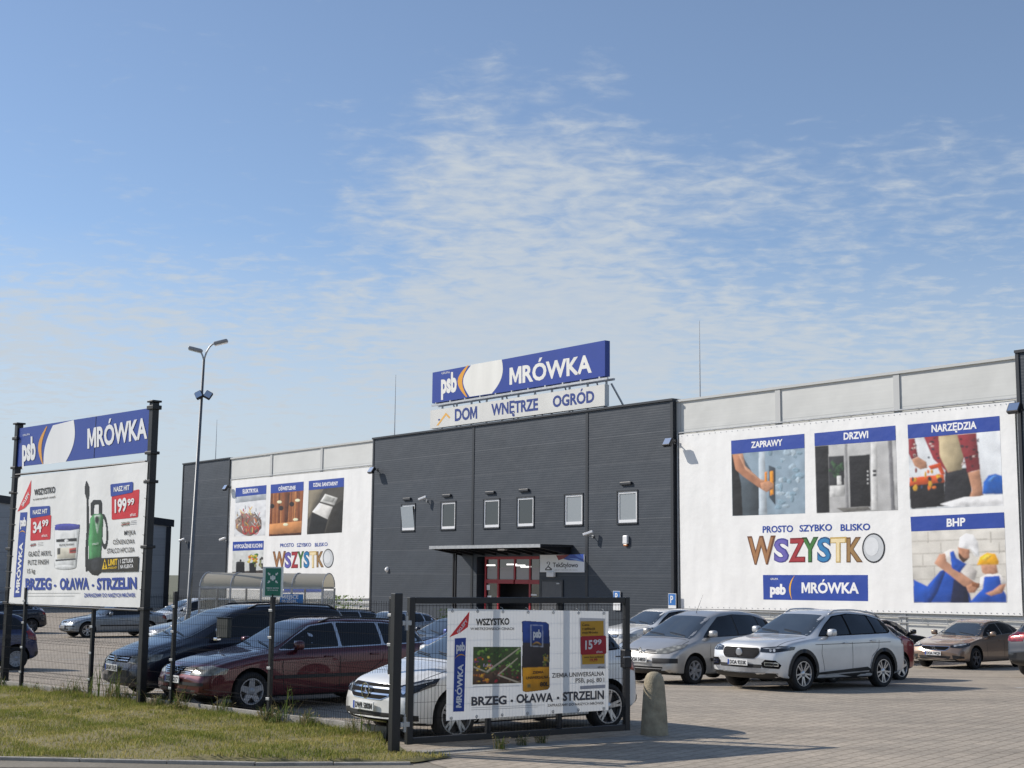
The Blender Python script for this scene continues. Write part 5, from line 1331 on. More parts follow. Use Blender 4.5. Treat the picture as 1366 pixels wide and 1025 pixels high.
class Car:
    def __init__(s, S, root, paint_m):
        s.S = S; s.root = root; s.L = S['L']; s.hw = S['W'] / 2; s.pm = paint_m
        s.zt = smooth_tab(S['top'], S.get('win', .07)); s.zb_ = smooth_tab(S['belt'], .15)
        L, hw = s.L, s.hw
        pl = S.get('plan', [(0, .84), (.05, .915), (.16, .96), (.45, .985), (1.0, 1.0), (L - 1.3, 1.0), (L - .5, .975), (L - .15, .925), (L - .05, .87), (L, .80)])
        s.w = smooth_tab([(x, k * hw) for x, k in pl], .06)
        rw = S['roofw']; s.wr = smooth_tab([(x, k * hw) for x, k in rw], .12)
        lo = S.get('low', [(0, .30), (.12, .22), (.6, .19), (L - .7, .20), (L - .1, .28), (L, .36)]); s.zl = smooth_tab(lo, .08)
        s.bow = S.get('bow', .17); s.bowr = S.get('bowr', .12)
        s.mesh()

    def bend(s, x, y):
        q = (y / s.hw) ** 2
        return x + s.bow * q * max(0, 1 - x / 1.1) ** 1.5 - s.bowr * q * max(0, 1 - (s.L - x) / .9) ** 1.5

    def section(s, x):
        w, zl, zt, wr = s.w(x), s.zl(x), s.zt(x), s.wr(x); zb = min(s.zb_(x), zt - .035); h = zt - zb; e = min(.075, .5 * h); bs = zb - zl
        sh = w * s.S.get('shoulder', .955)
        P = [(0, zl), (w * .80, zl), (w * .955, zl + .03), (w * .985, zl + .14 * bs), (w, zl + .42 * bs), (w * .998, zl + .66 * bs), (w * .988, zb - .06 * min(1, bs / .3)), (sh, zb),
             (sh + (wr - sh) * .40 + .008 * min(1, h / .3), zb + .45 * (h - e)), (wr, zt - e), (wr * .86, zt - e * .22), (wr * .5, zt - .003), (0, zt)]
        return chaikin(P, 2)

    def mesh(s):
        L = s.L; xs = sorted(set([0, .015, .035, .06, .09, .13, .18, .25, L - .18, L - .12, L - .08, L - .05, L - .03, L - .012, L] + [round(.25 + (L - .43) * i / 44, 3) for i in range(45)]))
        rings = [s.section(x) for x in xs]; n = len(rings[0]); mb = MB(); nl = 2 * n - 2
        vs = []
        for x, rg in zip(xs, rings):
            full = [(y, z) for y, z in rg] + [(-y, z) for y, z in rg[-2:0:-1]]
            vs += [(s.bend(x, y), y, z) for y, z in full]
        fs = []
        for i in range(len(xs) - 1):
            for k in range(nl):
                a, b = i * nl + k, i * nl + (k + 1) % nl; fs.append((a, b, b + nl, a + nl))
        for ring_i, x, flip in ((0, xs[0], 1), (len(xs) - 1, xs[-1], 0)):
            rg = rings[ring_i]; o = ring_i * nl; m = 8; rows = [[o]]
            for k in range(1, n - 1):
                y, z = rg[k]; row = [o + k]
                for j in range(1, m):
                    yy = y - 2 * y * j / m; vs.append((s.bend(x, yy), yy, z)); row.append(len(vs) - 1)
                row.append(o + nl - k); rows.append(row)
            rows.append([o + n - 1])
            for r0, r1 in zip(rows[:-1], rows[1:]):
                if len(r0) == 1: new = [(r0[0], r1[j], r1[j + 1]) for j in range(m)]
                elif len(r1) == 1: new = [(r0[j], r1[0], r0[j + 1]) for j in range(m)]
                else: new = [(r0[j], r1[j], r1[j + 1], r0[j + 1]) for j in range(m)]
                fs += [f[::-1] for f in new] if not flip else new
        me = bpy.data.meshes.new('body'); me.from_pydata(vs, [], fs); bm = bmesh.new(); bm.from_mesh(me); bmesh.ops.remove_doubles(bm, verts=bm.verts, dist=1e-5)
        bmesh.ops.recalc_face_normals(bm, faces=bm.faces); bm.to_mesh(me)
        s.bvh = BVHTree.FromBMesh(bm); bm.free()
        # wheel arches
        S = s.S; R_ = S['R']; cut = MB()
        for ax in S['axles']:
            for sg in (1, -1):
                y0, y1 = sg * (s.hw - .30), sg * (s.hw + .3); a, b = min(y0, y1), max(y0, y1)
                cut.lathe([(.0005, a), (R_ + .055, a), (R_ + .055, b), (.0005, b)], 36, 0, 'y', (ax, 0, R_ + .015))
        cm = bpy.data.meshes.new('cut'); cm.from_pydata(cut.v, [], cut.f); bm = bmesh.new(); bm.from_mesh(cm); bmesh.ops.remove_doubles(bm, verts=bm.verts, dist=.002); bmesh.ops.recalc_face_normals(bm, faces=bm.faces); bm.to_mesh(cm); bm.free()
        ob = bpy.data.objects.new('body', me); co = bpy.data.objects.new('cut', cm); col.objects.link(ob); col.objects.link(co)
        mo = ob.modifiers.new('b', 'BOOLEAN'); mo.object = co; mo.operation = 'DIFFERENCE'; mo.solver = 'EXACT'
        dg = bpy.context.evaluated_depsgraph_get(); res = bpy.data.meshes.new_from_object(ob.evaluated_get(dg))
        bpy.data.objects.remove(ob); bpy.data.objects.remove(co)
        res.name = 'body'; res.materials.clear(); res.materials.append(s.pm); res.materials.append(M['well']); res.materials.append(M['trim'])
        mi = []; sill = S.get('sill', 0)
        for p in res.polygons:
            c = p.center; k = 0
            for ax in S['axles']:
                d = math.hypot(c.x - ax, c.z - R_ - .015)
                if (abs(d - (R_ + .055)) < .012 and abs(p.normal.y) < .5 and abs(c.y) > s.hw - .31) or (d < R_ + .055 and abs(abs(c.y) - (s.hw - .30)) < .01): k = 1
            if k == 0 and (p.normal.z < -.75 and c.z < .5): k = 2
            if k == 0 and sill and c.z < sill: k = 2
            mi.append(k)
        res.polygons.foreach_set('material_index', mi); res.polygons.foreach_set('use_smooth', [True] * len(mi)); res.set_sharp_from_angle(angle=R(38))
        s.body = link('body', res, s.root)

    # -- skins laid on the body ------------------------------------------------
    def patch(s, name, pts, d, m, off=.004, grid=.07, parent=None, thick=0.0):
        d = Vector(d).normalized(); a = Vector((0, 0, 1)) if abs(d.z) < .9 else Vector((1, 0, 0)); U = (a - d * a.dot(d)).normalized(); V = d.cross(U)
        P2 = [(Vector(p).dot(U), Vector(p).dot(V)) for p in pts]; bm = bmesh.new(); bm.faces.new([bm.verts.new((u, v, 0)) for u, v in P2]); bmesh.ops.triangulate(bm, faces=bm.faces[:])
        for k in (0, 1):
            lo, hi = min(p[k] for p in P2), max(p[k] for p in P2); n = int((hi - lo) / grid)
            for i in range(1, n + 1):
                t = lo + (hi - lo) * i / (n + 1); bmesh.ops.bisect_plane(bm, geom=bm.verts[:] + bm.edges[:] + bm.faces[:], plane_co=(t, 0, 0) if k == 0 else (0, t, 0), plane_no=(1, 0, 0) if k == 0 else (0, 1, 0))
        for v in bm.verts:
            o = U * v.co.x + V * v.co.y; h = s.bvh.ray_cast(o - d * 8, d)
            if h[0] is None or (h[0] - (o - d * 8)).length > 9.6: h = s.bvh.find_nearest(o + d * ((Vector(pts[0]) - o).dot(d)))
            nrm = h[1] if h[1].dot(d) < 0 else -h[1]; v.co = h[0] + nrm * off
        bmesh.ops.recalc_face_normals(bm, faces=bm.faces)
        nn = sum((f.normal for f in bm.faces), Vector())
        if nn.dot(d) > 0: bmesh.ops.reverse_faces(bm, faces=bm.faces[:])
        me = bpy.data.meshes.new(name); bm.to_mesh(me); bm.free(); me.materials.append(m); me.polygons.foreach_set('use_smooth', [True] * len(me.polygons))
        return link(name, me, parent or s.root)

    def both(s, name, pts, d, m, **k):
        r = []
        for sg in (1, -1): r.append(s.patch(name, [(p[0], p[1] * sg, p[2]) for p in pts], (d[0], d[1] * sg, d[2]), m, **k))
        return r

    def side(s, name, xz, m, **k): return s.both(name, [(x, 0, z) for x, z in xz], (0, -1, 0), m, **k)

    def at(s, o, d):
        h = s.bvh.ray_cast(Vector(o), Vector(d).normalized()); return h[0] if h[0] else Vector(o)

    def line(s, pts, w):
        out = []; n = len(pts)
        for sg in (1, -1):
            for i in (range(n) if sg > 0 else range(n - 1, -1, -1)):
                a, b = Vector(pts[max(i - 1, 0)]), Vector(pts[min(i + 1, n - 1)]); t = (b - a).normalized(); q = Vector((-t.y, t.x)) * w / 2 * sg; out.append((pts[i][0] + q.x, pts[i][1] + q.y))
        return out


def rounded(P, r, n=4):
    out = []; q = [Vector(p) for p in P]
    for i in range(len(q)):
        p, a, b = q[i], q[i - 1], q[(i + 1) % len(q)]; la, lb = (a - p).length, (b - p).length; k = min(r, la * .45, lb * .45)
        p0 = p + (a - p).normalized() * k; p1 = p + (b - p).normalized() * k
        for j in range(n + 1): t = j / n; v = p0 * (1 - t) ** 2 + p * 2 * t * (1 - t) + p1 * t * t; out.append(tuple(v))
    return out


def wheel(car, ax, sg, style, rimm):
    R_ = car.S['R']; tw = .205; root = car.root; yo = sg * (car.hw - .015); c = Vector((ax, yo, R_))
    w = MB(); rr = R_ * car.S.get('rim', .70)

    def Y(t): return -sg * t   # inwards
    prof = [(rr - .01, Y(.03)), (rr + .006, Y(.012)), (R_ - .05, Y(-.002)), (R_ - .018, Y(.012)), (R_ - .002, Y(.04)), (R_, Y(.10)), (R_ - .002, Y(tw - .03)), (R_ - .03, Y(tw)), (rr, Y(tw - .01))]
    w.lathe(prof, 40, 0, 'y'); hub = w.build('wheel', M['rubber'], root, True, loc=c)
    d = MB(); d.lathe([(.001, Y(.075)), (rr, Y(.07)), (rr, Y(.05))], 32, 0, 'y'); d.build('brake_disc', M['disc'] if style != 'cap' else M['alloy_dark'], hub, True, sharp=40)
    r = MB(); r.lathe([(rr + .004, Y(.004)), (rr - .012, Y(.004)), (rr - .022, Y(.03)), (rr - .024, Y(.06))], 40, 0, 'y')

    def spoke(a0, w0, w1, r0=.04, r1=None, dish=.018):
        r1 = r1 or rr - .012; ca, sa = math.cos(a0), math.sin(a0); o = []
        for rad, wd, yy in ((r0, w0, dish), (r1, w1, .008)):
            for k in (-1, 1):
                x, z = ca * rad - sa * wd * k / 2, sa * rad + ca * wd * k / 2; o += [(x, Y(yy), z), (x, Y(yy + .03), z)]
        r.add(o, [(0, 2, 6, 4), (0, 4, 5, 1), (2, 3, 7, 6), (4, 6, 7, 5)], 0)
    k = style
    if k == 'five':
        for i in range(5): spoke(2 * math.pi * i / 5 + .3, .09, .05)
    elif k == 'five_fat':
        for i in range(5): spoke(2 * math.pi * i / 5 + .3, .11, .085)
    elif k == 'double':
        for i in range(5):
            for q in (-.14, .14): spoke(2 * math.pi * i / 5 + q + .2, .05, .032)
    elif k == 'star':
        for i in range(10): spoke(2 * math.pi * i / 10 + (.11 if i % 2 else -.11), .04, .03)
    elif k == 'seven':
        for i in range(7): spoke(2 * math.pi * i / 7, .08, .05)
    elif k == 'cap':
        for i in range(14): spoke(2 * math.pi * i / 14, .035, .03, .06)
        r.lathe([(.001, Y(.03)), (rr * .55, Y(.032)), (rr - .03, Y(.035))], 32, 0, 'y')
    r.lathe([(.001, Y(.004)), (.035, Y(.006)), (.06, Y(.018)), (.075, Y(.03))], 20, 0, 'y'); r.build('rim', rimm, hub, True, sharp=35)
    return hub


def plate(car, x, z, txt, rear=False, w=.52, y0=0.0):
    h = .114; p = car.at((-3 if not rear else car.L + 3, y0, z), (1 if not rear else -1, 0, 0)); sg = -1 if not rear else 1
    root = car.root; b = MB(); X = p.x + sg * .03; b.rbox(X - .008, X + .008, y0 - w / 2, y0 + w / 2, z - h / 2, z + h / 2, .004); b.build('number_plate_holder' if 0 else 'number_plate', M['plate'], root); o = root.children[-1]
    q = MB(); f = X + sg * .0095; ys = y0 + (w / 2 if not rear else -w / 2) * (1); s2 = -1 if not rear else 1
    q.add([(f, ys, z - h / 2 + .006), (f, ys + s2 * .042, z - h / 2 + .006), (f, ys + s2 * .042, z + h / 2 - .006), (f, ys, z + h / 2 - .006)], [(0, 1, 2, 3)]); q.build('blue_band', M['plate_blue'], o)
    if txt:
        vs, fs = glyphs(txt, .03); x0, x1 = min(v[0] for v in vs), max(v[0] for v in vs); q = MB()
        q.add([(f + sg * .002, ys + s2 * (.06 + (v[0] - x0) / (x1 - x0) * (w - .085)), z - .036 + v[1] * .105) for v in vs], fs); q.build('lettering', M['ink'], o)
    return o


def emblem(car, kind, z, r, mtl=None, y0=0.0, off=.02):
    p = car.at((-3, y0, z), (1, 0, 0)); e = MB(); X = p.x - off; n = 24

    def ring(ro, ri):
        vs = []
        for k in range(n):
            a = 2 * math.pi * k / n
            for q, dx in ((ro, 0), (ro, -.012), (ri, -.012), (ri, 0)): vs.append((X + dx, y0 + q * math.cos(a), z + q * math.sin(a)))
        e.add(vs, [(k * 4 + j, k * 4 + (j + 1) % 4, ((k + 1) % n) * 4 + (j + 1) % 4, ((k + 1) % n) * 4 + j) for k in range(n) for j in range(4)])

    def bar(a, b, w):
        a, b = Vector(a), Vector(b); t = (b - a).normalized(); q = Vector((-t.y, t.x)) * w / 2
        c = [a + q, a - q, b - q, b + q]; e.add([(X - .012, y0 + v.x, z + v.y) for v in c] + [(X, y0 + v.x, z + v.y) for v in c], [(0, 1, 2, 3), (0, 4, 5, 1), (1, 5, 6, 2), (2, 6, 7, 3), (3, 7, 4, 0)])
    if kind == 'star':
        ring(r, r * .86)
        for k in range(3):
            a = math.pi / 2 + 2 * math.pi * k / 3; c, s_ = math.cos(a), math.sin(a); w = r * .16
            e.add([(X - .012, y0 + c * r * .9, z + s_ * r * .9), (X - .006, y0 - s_ * w, z + c * w), (X - .016, y0, z), (X - .006, y0 + s_ * w, z - c * w)], [(0, 1, 2), (0, 2, 3)])
    elif kind == 'monogram':
        ring(r, r * .84)
        for sg in (-1, 1): bar((sg * r * .32, r * .76), (0, r * .08), r * .17); bar((sg * r * .74, r * .36), (sg * r * .30, -r * .72), r * .17); bar((sg * r * .30, -r * .72), (0, -r * .05), r * .17)
    elif kind == 'diamond':
        q = [(0, r * 1.25), (r * .9, 0), (0, -r * 1.25), (-r * .9, 0)]
        for a, b in zip(q, q[1:] + q[:1]): bar(a, b, r * .36)
    elif kind == 'disc':
        e.lathe([(.001, X - .014), (r * .8, X - .012), (r, X)], n, 0, 'y'); e.v = [(v[1], y0 + v[0], z + v[2]) if len(v) == 3 else v for v in e.v]
    elif kind == 'iron':
        ring(r, r * .74); bar((-r * 2.2, -r * .9), (r * 2.2, r * .9), r * .25)
    return e.build('emblem', mtl or M['chrome'], car.root, True, sharp=30)


def mirror(car, x, z, m, size=1.0):
    for sg in (1, -1):
        p = car.at((x, sg * 3, z), (0, -sg, 0)); b = MB(); s_ = size
        b.rbox(x - .10 * s_, x + .055 * s_, p.y + sg * .05 if sg > 0 else p.y - .05 - .17 * s_, p.y + .05 + .17 * s_ if sg > 0 else p.y - .05, z + .0, z + .15 * s_, .045 * s_)
        o = b.build('mirror', m, car.root, True, sharp=50)
        a = MB(); a.rbox(x - .03, x + .03, min(p.y - sg * .05, p.y + sg * .09), max(p.y - sg * .05, p.y + sg * .09), z - .01, z + .05, .012); a.build('arm', M['trim'], o)


def build_car(S, name, label, loc, rotz, pm, group='cars parked on the lot', cat='car'):
    S = dict(S); S.setdefault('nose', .65)
    root = empty(name, loc, rotz, label, cat, group); inner = root
    c = Car(S, root, pm); L, hw = c.L, c.hw; rimm = M[S.get('rimm', 'alloy')]
    # glass: windscreen and rear window follow the roof's own width
    xa, xb = S['screen']; n = 8; le, ri = [], []
    for i in range(n + 1):
        x = xa + (xb - xa) * i / n; k = .985 - .02 * (i in (0, n)); y = c.wr(x) * k * .97; le.append((x, y, c.zt(x))); ri.append((x, -y, c.zt(x)))
    c.patch('windscreen', rounded3(le + ri[::-1]), (.45, 0, -.89), M[S.get('screen_m', 'screen')], off=.005, grid=.12)
    if 'back' in S:
        xa, xb = S['back']; le, ri = [], []
        for i in range(n + 1):
            x = xa + (xb - xa) * i / n; y = c.wr(x) * .93; le.append((x, y, c.zt(x))); ri.append((x, -y, c.zt(x)))
        c.patch('rear_window', le + ri[::-1], (-.75, 0, -.66), M['tint'], off=.005, grid=.14)
    # side glass with a surround, split by pillars
    D = S['dlo']; cx = sum(p[0] for p in D) / len(D); cz = sum(p[1] for p in D) / len(D)
    big = [(cx + (x - cx) * (1 + .03 / max(.3, abs(x - cx))), cz + (z - cz) * (1 + .018 / max(.12, abs(z - cz)))) for x, z in D]
    c.side('window_surround', rounded(big, .05), M[S.get('surround', 'trim')], off=.003, grid=.12)
    cuts = [min(p[0] for p in D)] + S['pillars'] + [max(p[0] for p in D)]
    for i, (a, b) in enumerate(zip(cuts[:-1], cuts[1:])):
        q = clip_x(clip_x(D, a + (.03 if i else 0), 1), b - (.03 if i < len(cuts) - 2 else 0), -1)
        if len(q) > 2: c.side('side_window', rounded(q, .035), M['tint'], off=.006, grid=.14)
    # doors
    zlo = c.zl(L / 2) + .13
    for i, ln in enumerate(S['seams']): c.side('door_seam', c.line(ln, .011), M['seam'], off=.002, grid=.15)
    for x, z in S['handles']:
        for sg in (1, -1):
            p = c.at((x, sg * 3, z), (0, -sg, 0)); b = MB(); b.rbox(x - .085, x + .085, min(p.y - sg * .01, p.y + sg * .035), max(p.y - sg * .01, p.y + sg * .035), z - .014, z + .016, .010); b.build('door_handle', S.get('handle_m', pm), root, True, sharp=50)
    hs = S.get('hood_seam')
    if hs: c.patch('bonnet_seam', [(x, y, 0) for x, y in c.line([(hs[0], -hw * .74), (hs[0] - .0, hw * .74)], .012)], (0, 0, -1), M['seam'], off=.002)
    if hs: c.both('bonnet_seam', [(x, y, 0) for x, y in c.line([(.30, hw * .80), (hs[0], hw * .83)], .012)], (0, 0, -1), M['seam'], off=.002)
    if S.get('sidestrip'): x0, x1, z0, z1 = S['sidestrip']; c.side('side_moulding', rounded([(x0, z0), (x1, z0), (x1, z1), (x0, z1)], .02), S.get('strip_m', M['trim']), off=.014, grid=.2)
    if S.get('cladding'):
        r0 = S['R'] + .05; r1 = S['R'] + .125; zc = S['R'] + .015
        for ax in S['axles']:
            A = [math.pi * (-.08 + 1.16 * i / 18) for i in range(19)]
            for a0, a1 in zip(A[:-1], A[1:]): pass
            c.side('arch_cladding', [(ax + r1 * math.cos(a), zc + r1 * math.sin(a)) for a in A] + [(ax + r0 * math.cos(a), zc + r0 * math.sin(a)) for a in A[::-1]], M['trim'], off=.010, grid=.12)
        a, b = S['axles']; c.side('sill_cladding', [(a + .46, .20), (b - .46, .20), (b - .44, .40), (b - .6, .46), (a + .6, .38), (a + .44, .37)], M['trim'], off=.010, grid=.2); c.side('sill_strip', [(a + .7, .31), (b - .55, .36), (b - .55, .385), (a + .7, .335)], M['galv'], off=.015, grid=.3)
    for x, z in S.get('fuel', []): c.side('fuel_flap', circle(x, z, .085), pm, off=.003)
    for ax in S['axles']:
        for sg in (1, -1): wheel(c, ax, sg, S['wheel'], rimm)
    mirror(c, *S['mirror'], S.get('mirror_m', pm), S.get('mirror_s', 1))
    if S.get('rails'):
        x0, x1, k = S['rails']
        for sg in (1, -1):
            pts = []; 
            for i in range(11):
                x = x0 + (x1 - x0) * i / 10; y = sg * c.wr(x) * k; z = c.at((x, y, 4), (0, 0, -1)).z; pts.append((x, y, z + (.045 if 0 < i < 10 else .0)))
            b = MB(); b.tube(pts, .017, 7)
            b.build('roof_rail', M[S.get('rail_m', 'trim')], root, True)
    if S.get('aerial'):
        x, h = S['aerial']; z = c.zt(x); b = MB(); b.tube([(x, 0, z - .01), (x + h * .6, 0, z + h)], [.006, .002], 5); b.build('aerial', M['black_plastic'], root)
    if S.get('wipers', 1):
        xa = S['screen'][0]
        for y0 in (.05, -.55):
            b = MB(); pts = []
            for i in range(6):
                y = y0 + .52 * i / 5; x = xa + .06 + .10 * i / 5; h = c.at((x - .9, y, c.zt(x) + 1.78), (.45, 0, -.89)); pts.append(h + Vector((-.012, 0, .018)))
            b.tube(pts, .008, 5); b.build('wiper', M['black_plastic'], root)
    S['front'](c, root, pm)
    if 'rear' in S: S['rear'](c, root, pm)
    # root origin stands at the car's middle: shift every part
    for o in root.children: o.location.x -= L / 2
    return root


def rounded3(P): return P


def circle(x, z, r, n=20): return [(x + r * math.cos(2 * math.pi * i / n), z + r * math.sin(2 * math.pi * i / n)) for i in range(n)]


def clip_x(P, t, sg):
    out = []
    for a, b in zip(P, P[1:] + P[:1]):
        ia, ib = (a[0] - t) * sg >= 0, (b[0] - t) * sg >= 0
        if ia: out.append(a)
        if ia != ib: k = (t - a[0]) / (b[0] - a[0]); out.append((t, a[1] + (b[1] - a[1]) * k))
    return out


FD_ = (1, 0, 0)        # looking at the nose from the front


def fp(yz): return [(0, y, z) for y, z in yz]


def mir(yz): return yz + [(-y, z) for y, z in yz[::-1]]


def slats(c, yz_w, z0, z1, n, m, x=FD_, th=.012, off=.012, name='grille_bar', root=None):
    for i in range(n):
        z = z0 + (z1 - z0) * (i + .5) / n; w = yz_w(z); c.patch(name, fp([(-w, z - th), (w, z - th), (w, z + th), (-w, z + th)]), FD_, m, off=off, grid=.15, parent=root)


# ------------------------------------------------------------------ noses and tails
def front_wagon(c, root, pm):
    g = c.patch('grille', fp(rounded(mir([(.50, .585), (.60, .70)]), .03)), FD_, M['chrome'], off=.006)
    c.patch('grille_mesh', fp(rounded(mir([(.475, .60), (.565, .69)]), .03)), FD_, M['gloss_black'], off=.010, parent=g)
    slats(c, lambda z: .47 + (z - .6) * .9, .60, .69, 3, M['chrome'], th=.007, off=.015, root=g)
    emblem(c, 'monogram', .645, .062, off=.03)
    for sg in (1, -1): c.patch('headlight', [(.10, .53 * sg, .70), (.02, .50 * sg, .58), (.20, .72 * sg, .575), (.50, .85 * sg, .60), (.55, .85 * sg, .68), (.30, .76 * sg, .725)], (.75, -.65 * sg, 0), M['lamp_old'], off=.008, grid=.05)
    c.patch('bumper_strip', fp(rounded(mir([(.80, .42), (.80, .47)]), .015)), FD_, M['trim'], off=.012); c.patch('lower_intake', fp(rounded(mir([(.52, .27), (.56, .36)]), .03)), FD_, M['well'], off=.005)
    for sg in (1, -1): c.patch('fog_lamp', fp([(y + .62 * sg, z) for y, z in rounded([(-.06, .28), (.06, .28), (.06, .35), (-.06, .35)], .02)]), FD_, M['lamp'], off=.008)
    plate(c, 0, .50, 'DSI 28217')


def front_star(c, root, pm):
    g = c.patch('grille', fp(rounded(mir([(.35, .543), (.505, .605), (.515, .675), (.45, .747)]), .04)), FD_, M['chrome'], off=.008)
    c.patch('grille_mesh', fp(rounded(mir([(.345, .55), (.495, .61), (.505, .67), (.445, .74)]), .04)), FD_, M['gloss_black'], off=.013, parent=g)
    for z in (.61, .685): c.patch('grille_bar', fp(mir([(.48, z - .011), (.48, z + .011)])), FD_, M['chrome'], off=.020, grid=.12, parent=g)
    emblem(c, 'star', .645, .105, off=.035)
    for sg in (1, -1):
        h = c.patch('headlight', [(.06, .50 * sg, .70), (.06, .53 * sg, .60), (.18, .70 * sg, .60), (.55, .87 * sg, .74), (.62, .87 * sg, .83), (.35, .80 * sg, .80)], (.70, -.71 * sg, 0), M['lamp_dark'], off=.008, grid=.05)
        c.patch('light_strip', [(.10, .56 * sg, .69), (.10, .57 * sg, .665), (.5, .86 * sg, .79), (.52, .86 * sg, .81)], (.70, -.71 * sg, 0), M['lamp'], off=.012, grid=.05, parent=h)
        c.patch('projector', [(.2 + .0 * a, .66 * sg + .05 * math.cos(a) * sg, .68 + .05 * math.sin(a)) for a in [k * .5236 for k in range(12)]], (.70, -.71 * sg, 0), M['chrome'], off=.012, parent=h)
        c.patch('side_intake', [(.05, .52 * sg, .40), (.05, .55 * sg, .29), (.3, .85 * sg, .29), (.3, .85 * sg, .36)], (.80, -.6 * sg, 0), M['trim'], off=.006, grid=.06)
    c.patch('lower_intake', fp(rounded(mir([(.62, .29), (.55, .38)]), .03)), FD_, M['trim'], off=.006); c.patch('bumper_strip', fp(mir([(.74, .255), (.72, .28)])), FD_, M['chrome'], off=.012)
    plate(c, 0, .45, 'DWR 5800M')


def front_suv(c, root, pm):
    g = c.patch('grille', fp(rounded(mir([(.395, .637), (.492, .74), (.466, .863)]), .06)), FD_, M['galv'], off=.006)
    c.patch('grille_mesh', fp(rounded(mir([(.385, .645), (.48, .74), (.455, .855)]), .06)), FD_, M['gloss_black'], off=.011, parent=g)
    for r in range(6):
        for q in range(-9, 10):
            y = q * .05 + (.025 if r % 2 else 0); z = .668 + r * .034
            if abs(y) < .36 + (z - .63) * .75 and math.hypot(y, z - .755) > .10: c.patch('grille_stud', fp([(y - .008, z), (y, z - .006), (y + .008, z), (y, z + .006)]), FD_, M['stud'], off=.016, grid=1, parent=g)
    emblem(c, 'disc', .755, .085, M['alloy'], off=.02)
    for sg in (1, -1):
        h = c.patch('headlight', [(.08, .53 * sg, .865), (.06, .52 * sg, .775), (.2, .70 * sg, .77), (.62, .92 * sg, .83), (.66, .92 * sg, .89), (.35, .82 * sg, .90)], (.70, -.71 * sg, 0), M['lamp_dark'], off=.008, grid=.05)
        c.patch('light_strip', [(.10, .57 * sg, .85), (.10, .57 * sg, .835), (.5, .90 * sg, .865), (.5, .90 * sg, .885)], (.70, -.71 * sg, 0), M['lamp'], off=.012, grid=.05, parent=h)
        for a_ in (.66, .76): c.patch('projector', [(.2, a_ * sg + .035 * math.cos(a) * sg, .815 + .03 * math.sin(a)) for a in [k * .5236 for k in range(12)]], (.70, -.71 * sg, 0), M['lamp'], off=.012, parent=h)
        i_ = c.patch('side_intake', [(.05, .55 * sg, .56), (.05, .58 * sg, .47), (.25, .84 * sg, .46), (.28, .87 * sg, .53), (.2, .80 * sg, .62), (.08, .62 * sg, .63)], (.80, -.6 * sg, 0), M['gloss_black'], off=.008, grid=.05)
        c.patch('intake_trim', [(.05, .62 * sg, .585), (.05, .63 * sg, .51), (.25, .82 * sg, .505), (.25, .82 * sg, .58)], (.80, -.6 * sg, 0), M['chrome'], off=.011, grid=.05, parent=i_); c.patch('fog_lamp', [(.05, .645 * sg, .57), (.05, .65 * sg, .525), (.25, .80 * sg, .52), (.25, .80 * sg, .565)], (.80, -.6 * sg, 0), M['lamp_dark'], off=.015, grid=.05, parent=i_)
    c.patch('lower_intake', fp(rounded(mir([(.50, .40), (.56, .53)]), .03)), FD_, M['trim'], off=.005); c.patch('bumper_skid', fp(rounded(mir([(.60, .375), (.72, .46), (.68, .48), (.56, .41)][:2]), .02)), FD_, M['alloy'], off=.012)
    c.patch('chin', fp(mir([(.80, .24), (.84, .37)])), FD_, M['trim'], off=.006)
    plate(c, 0, .555, 'DOA 9233K')


def front_compact(c, root, pm):
    for sg in (1, -1):
        g = c.patch('grille', fp([(y * sg, z) for y, z in rounded([(.10, .655), (.42, .655), (.46, .725), (.12, .735)], .02)]), FD_, M['gloss_black'], off=.006)
        for z in (.678, .705): c.patch('grille_bar', fp([(y * sg, z + q) for y, q in ((.12, -.006), (.43, -.006), (.43, .006), (.12, .006))]), FD_, pm, off=.010, grid=.12, parent=g)
        c.patch('headlight', [(.10, .43 * sg, .735), (.06, .45 * sg, .655), (.2, .68 * sg, .67), (.5, .86 * sg, .79), (.66, .87 * sg, .875), (.40, .78 * sg, .84)], (.68, -.73 * sg, 0), M['lamp_old'], off=.008, grid=.05)
        c.patch('bumper_insert', [(.05, .35 * sg, .56), (.05, .36 * sg, .45), (.3, .86 * sg, .47), (.3, .86 * sg, .57)], (.80, -.6 * sg, 0), M['trim'], off=.006, grid=.05)
    emblem(c, 'diamond', .70, .062, off=.025)
    c.patch('lower_intake', fp(rounded(mir([(.58, .30), (.62, .385)]), .03)), FD_, M['well'], off=.006); c.patch('bumper_bar', fp(mir([(.60, .335), (.60, .35)])), FD_, pm, off=.010)
    plate(c, 0, .52, 'DOA 54850')


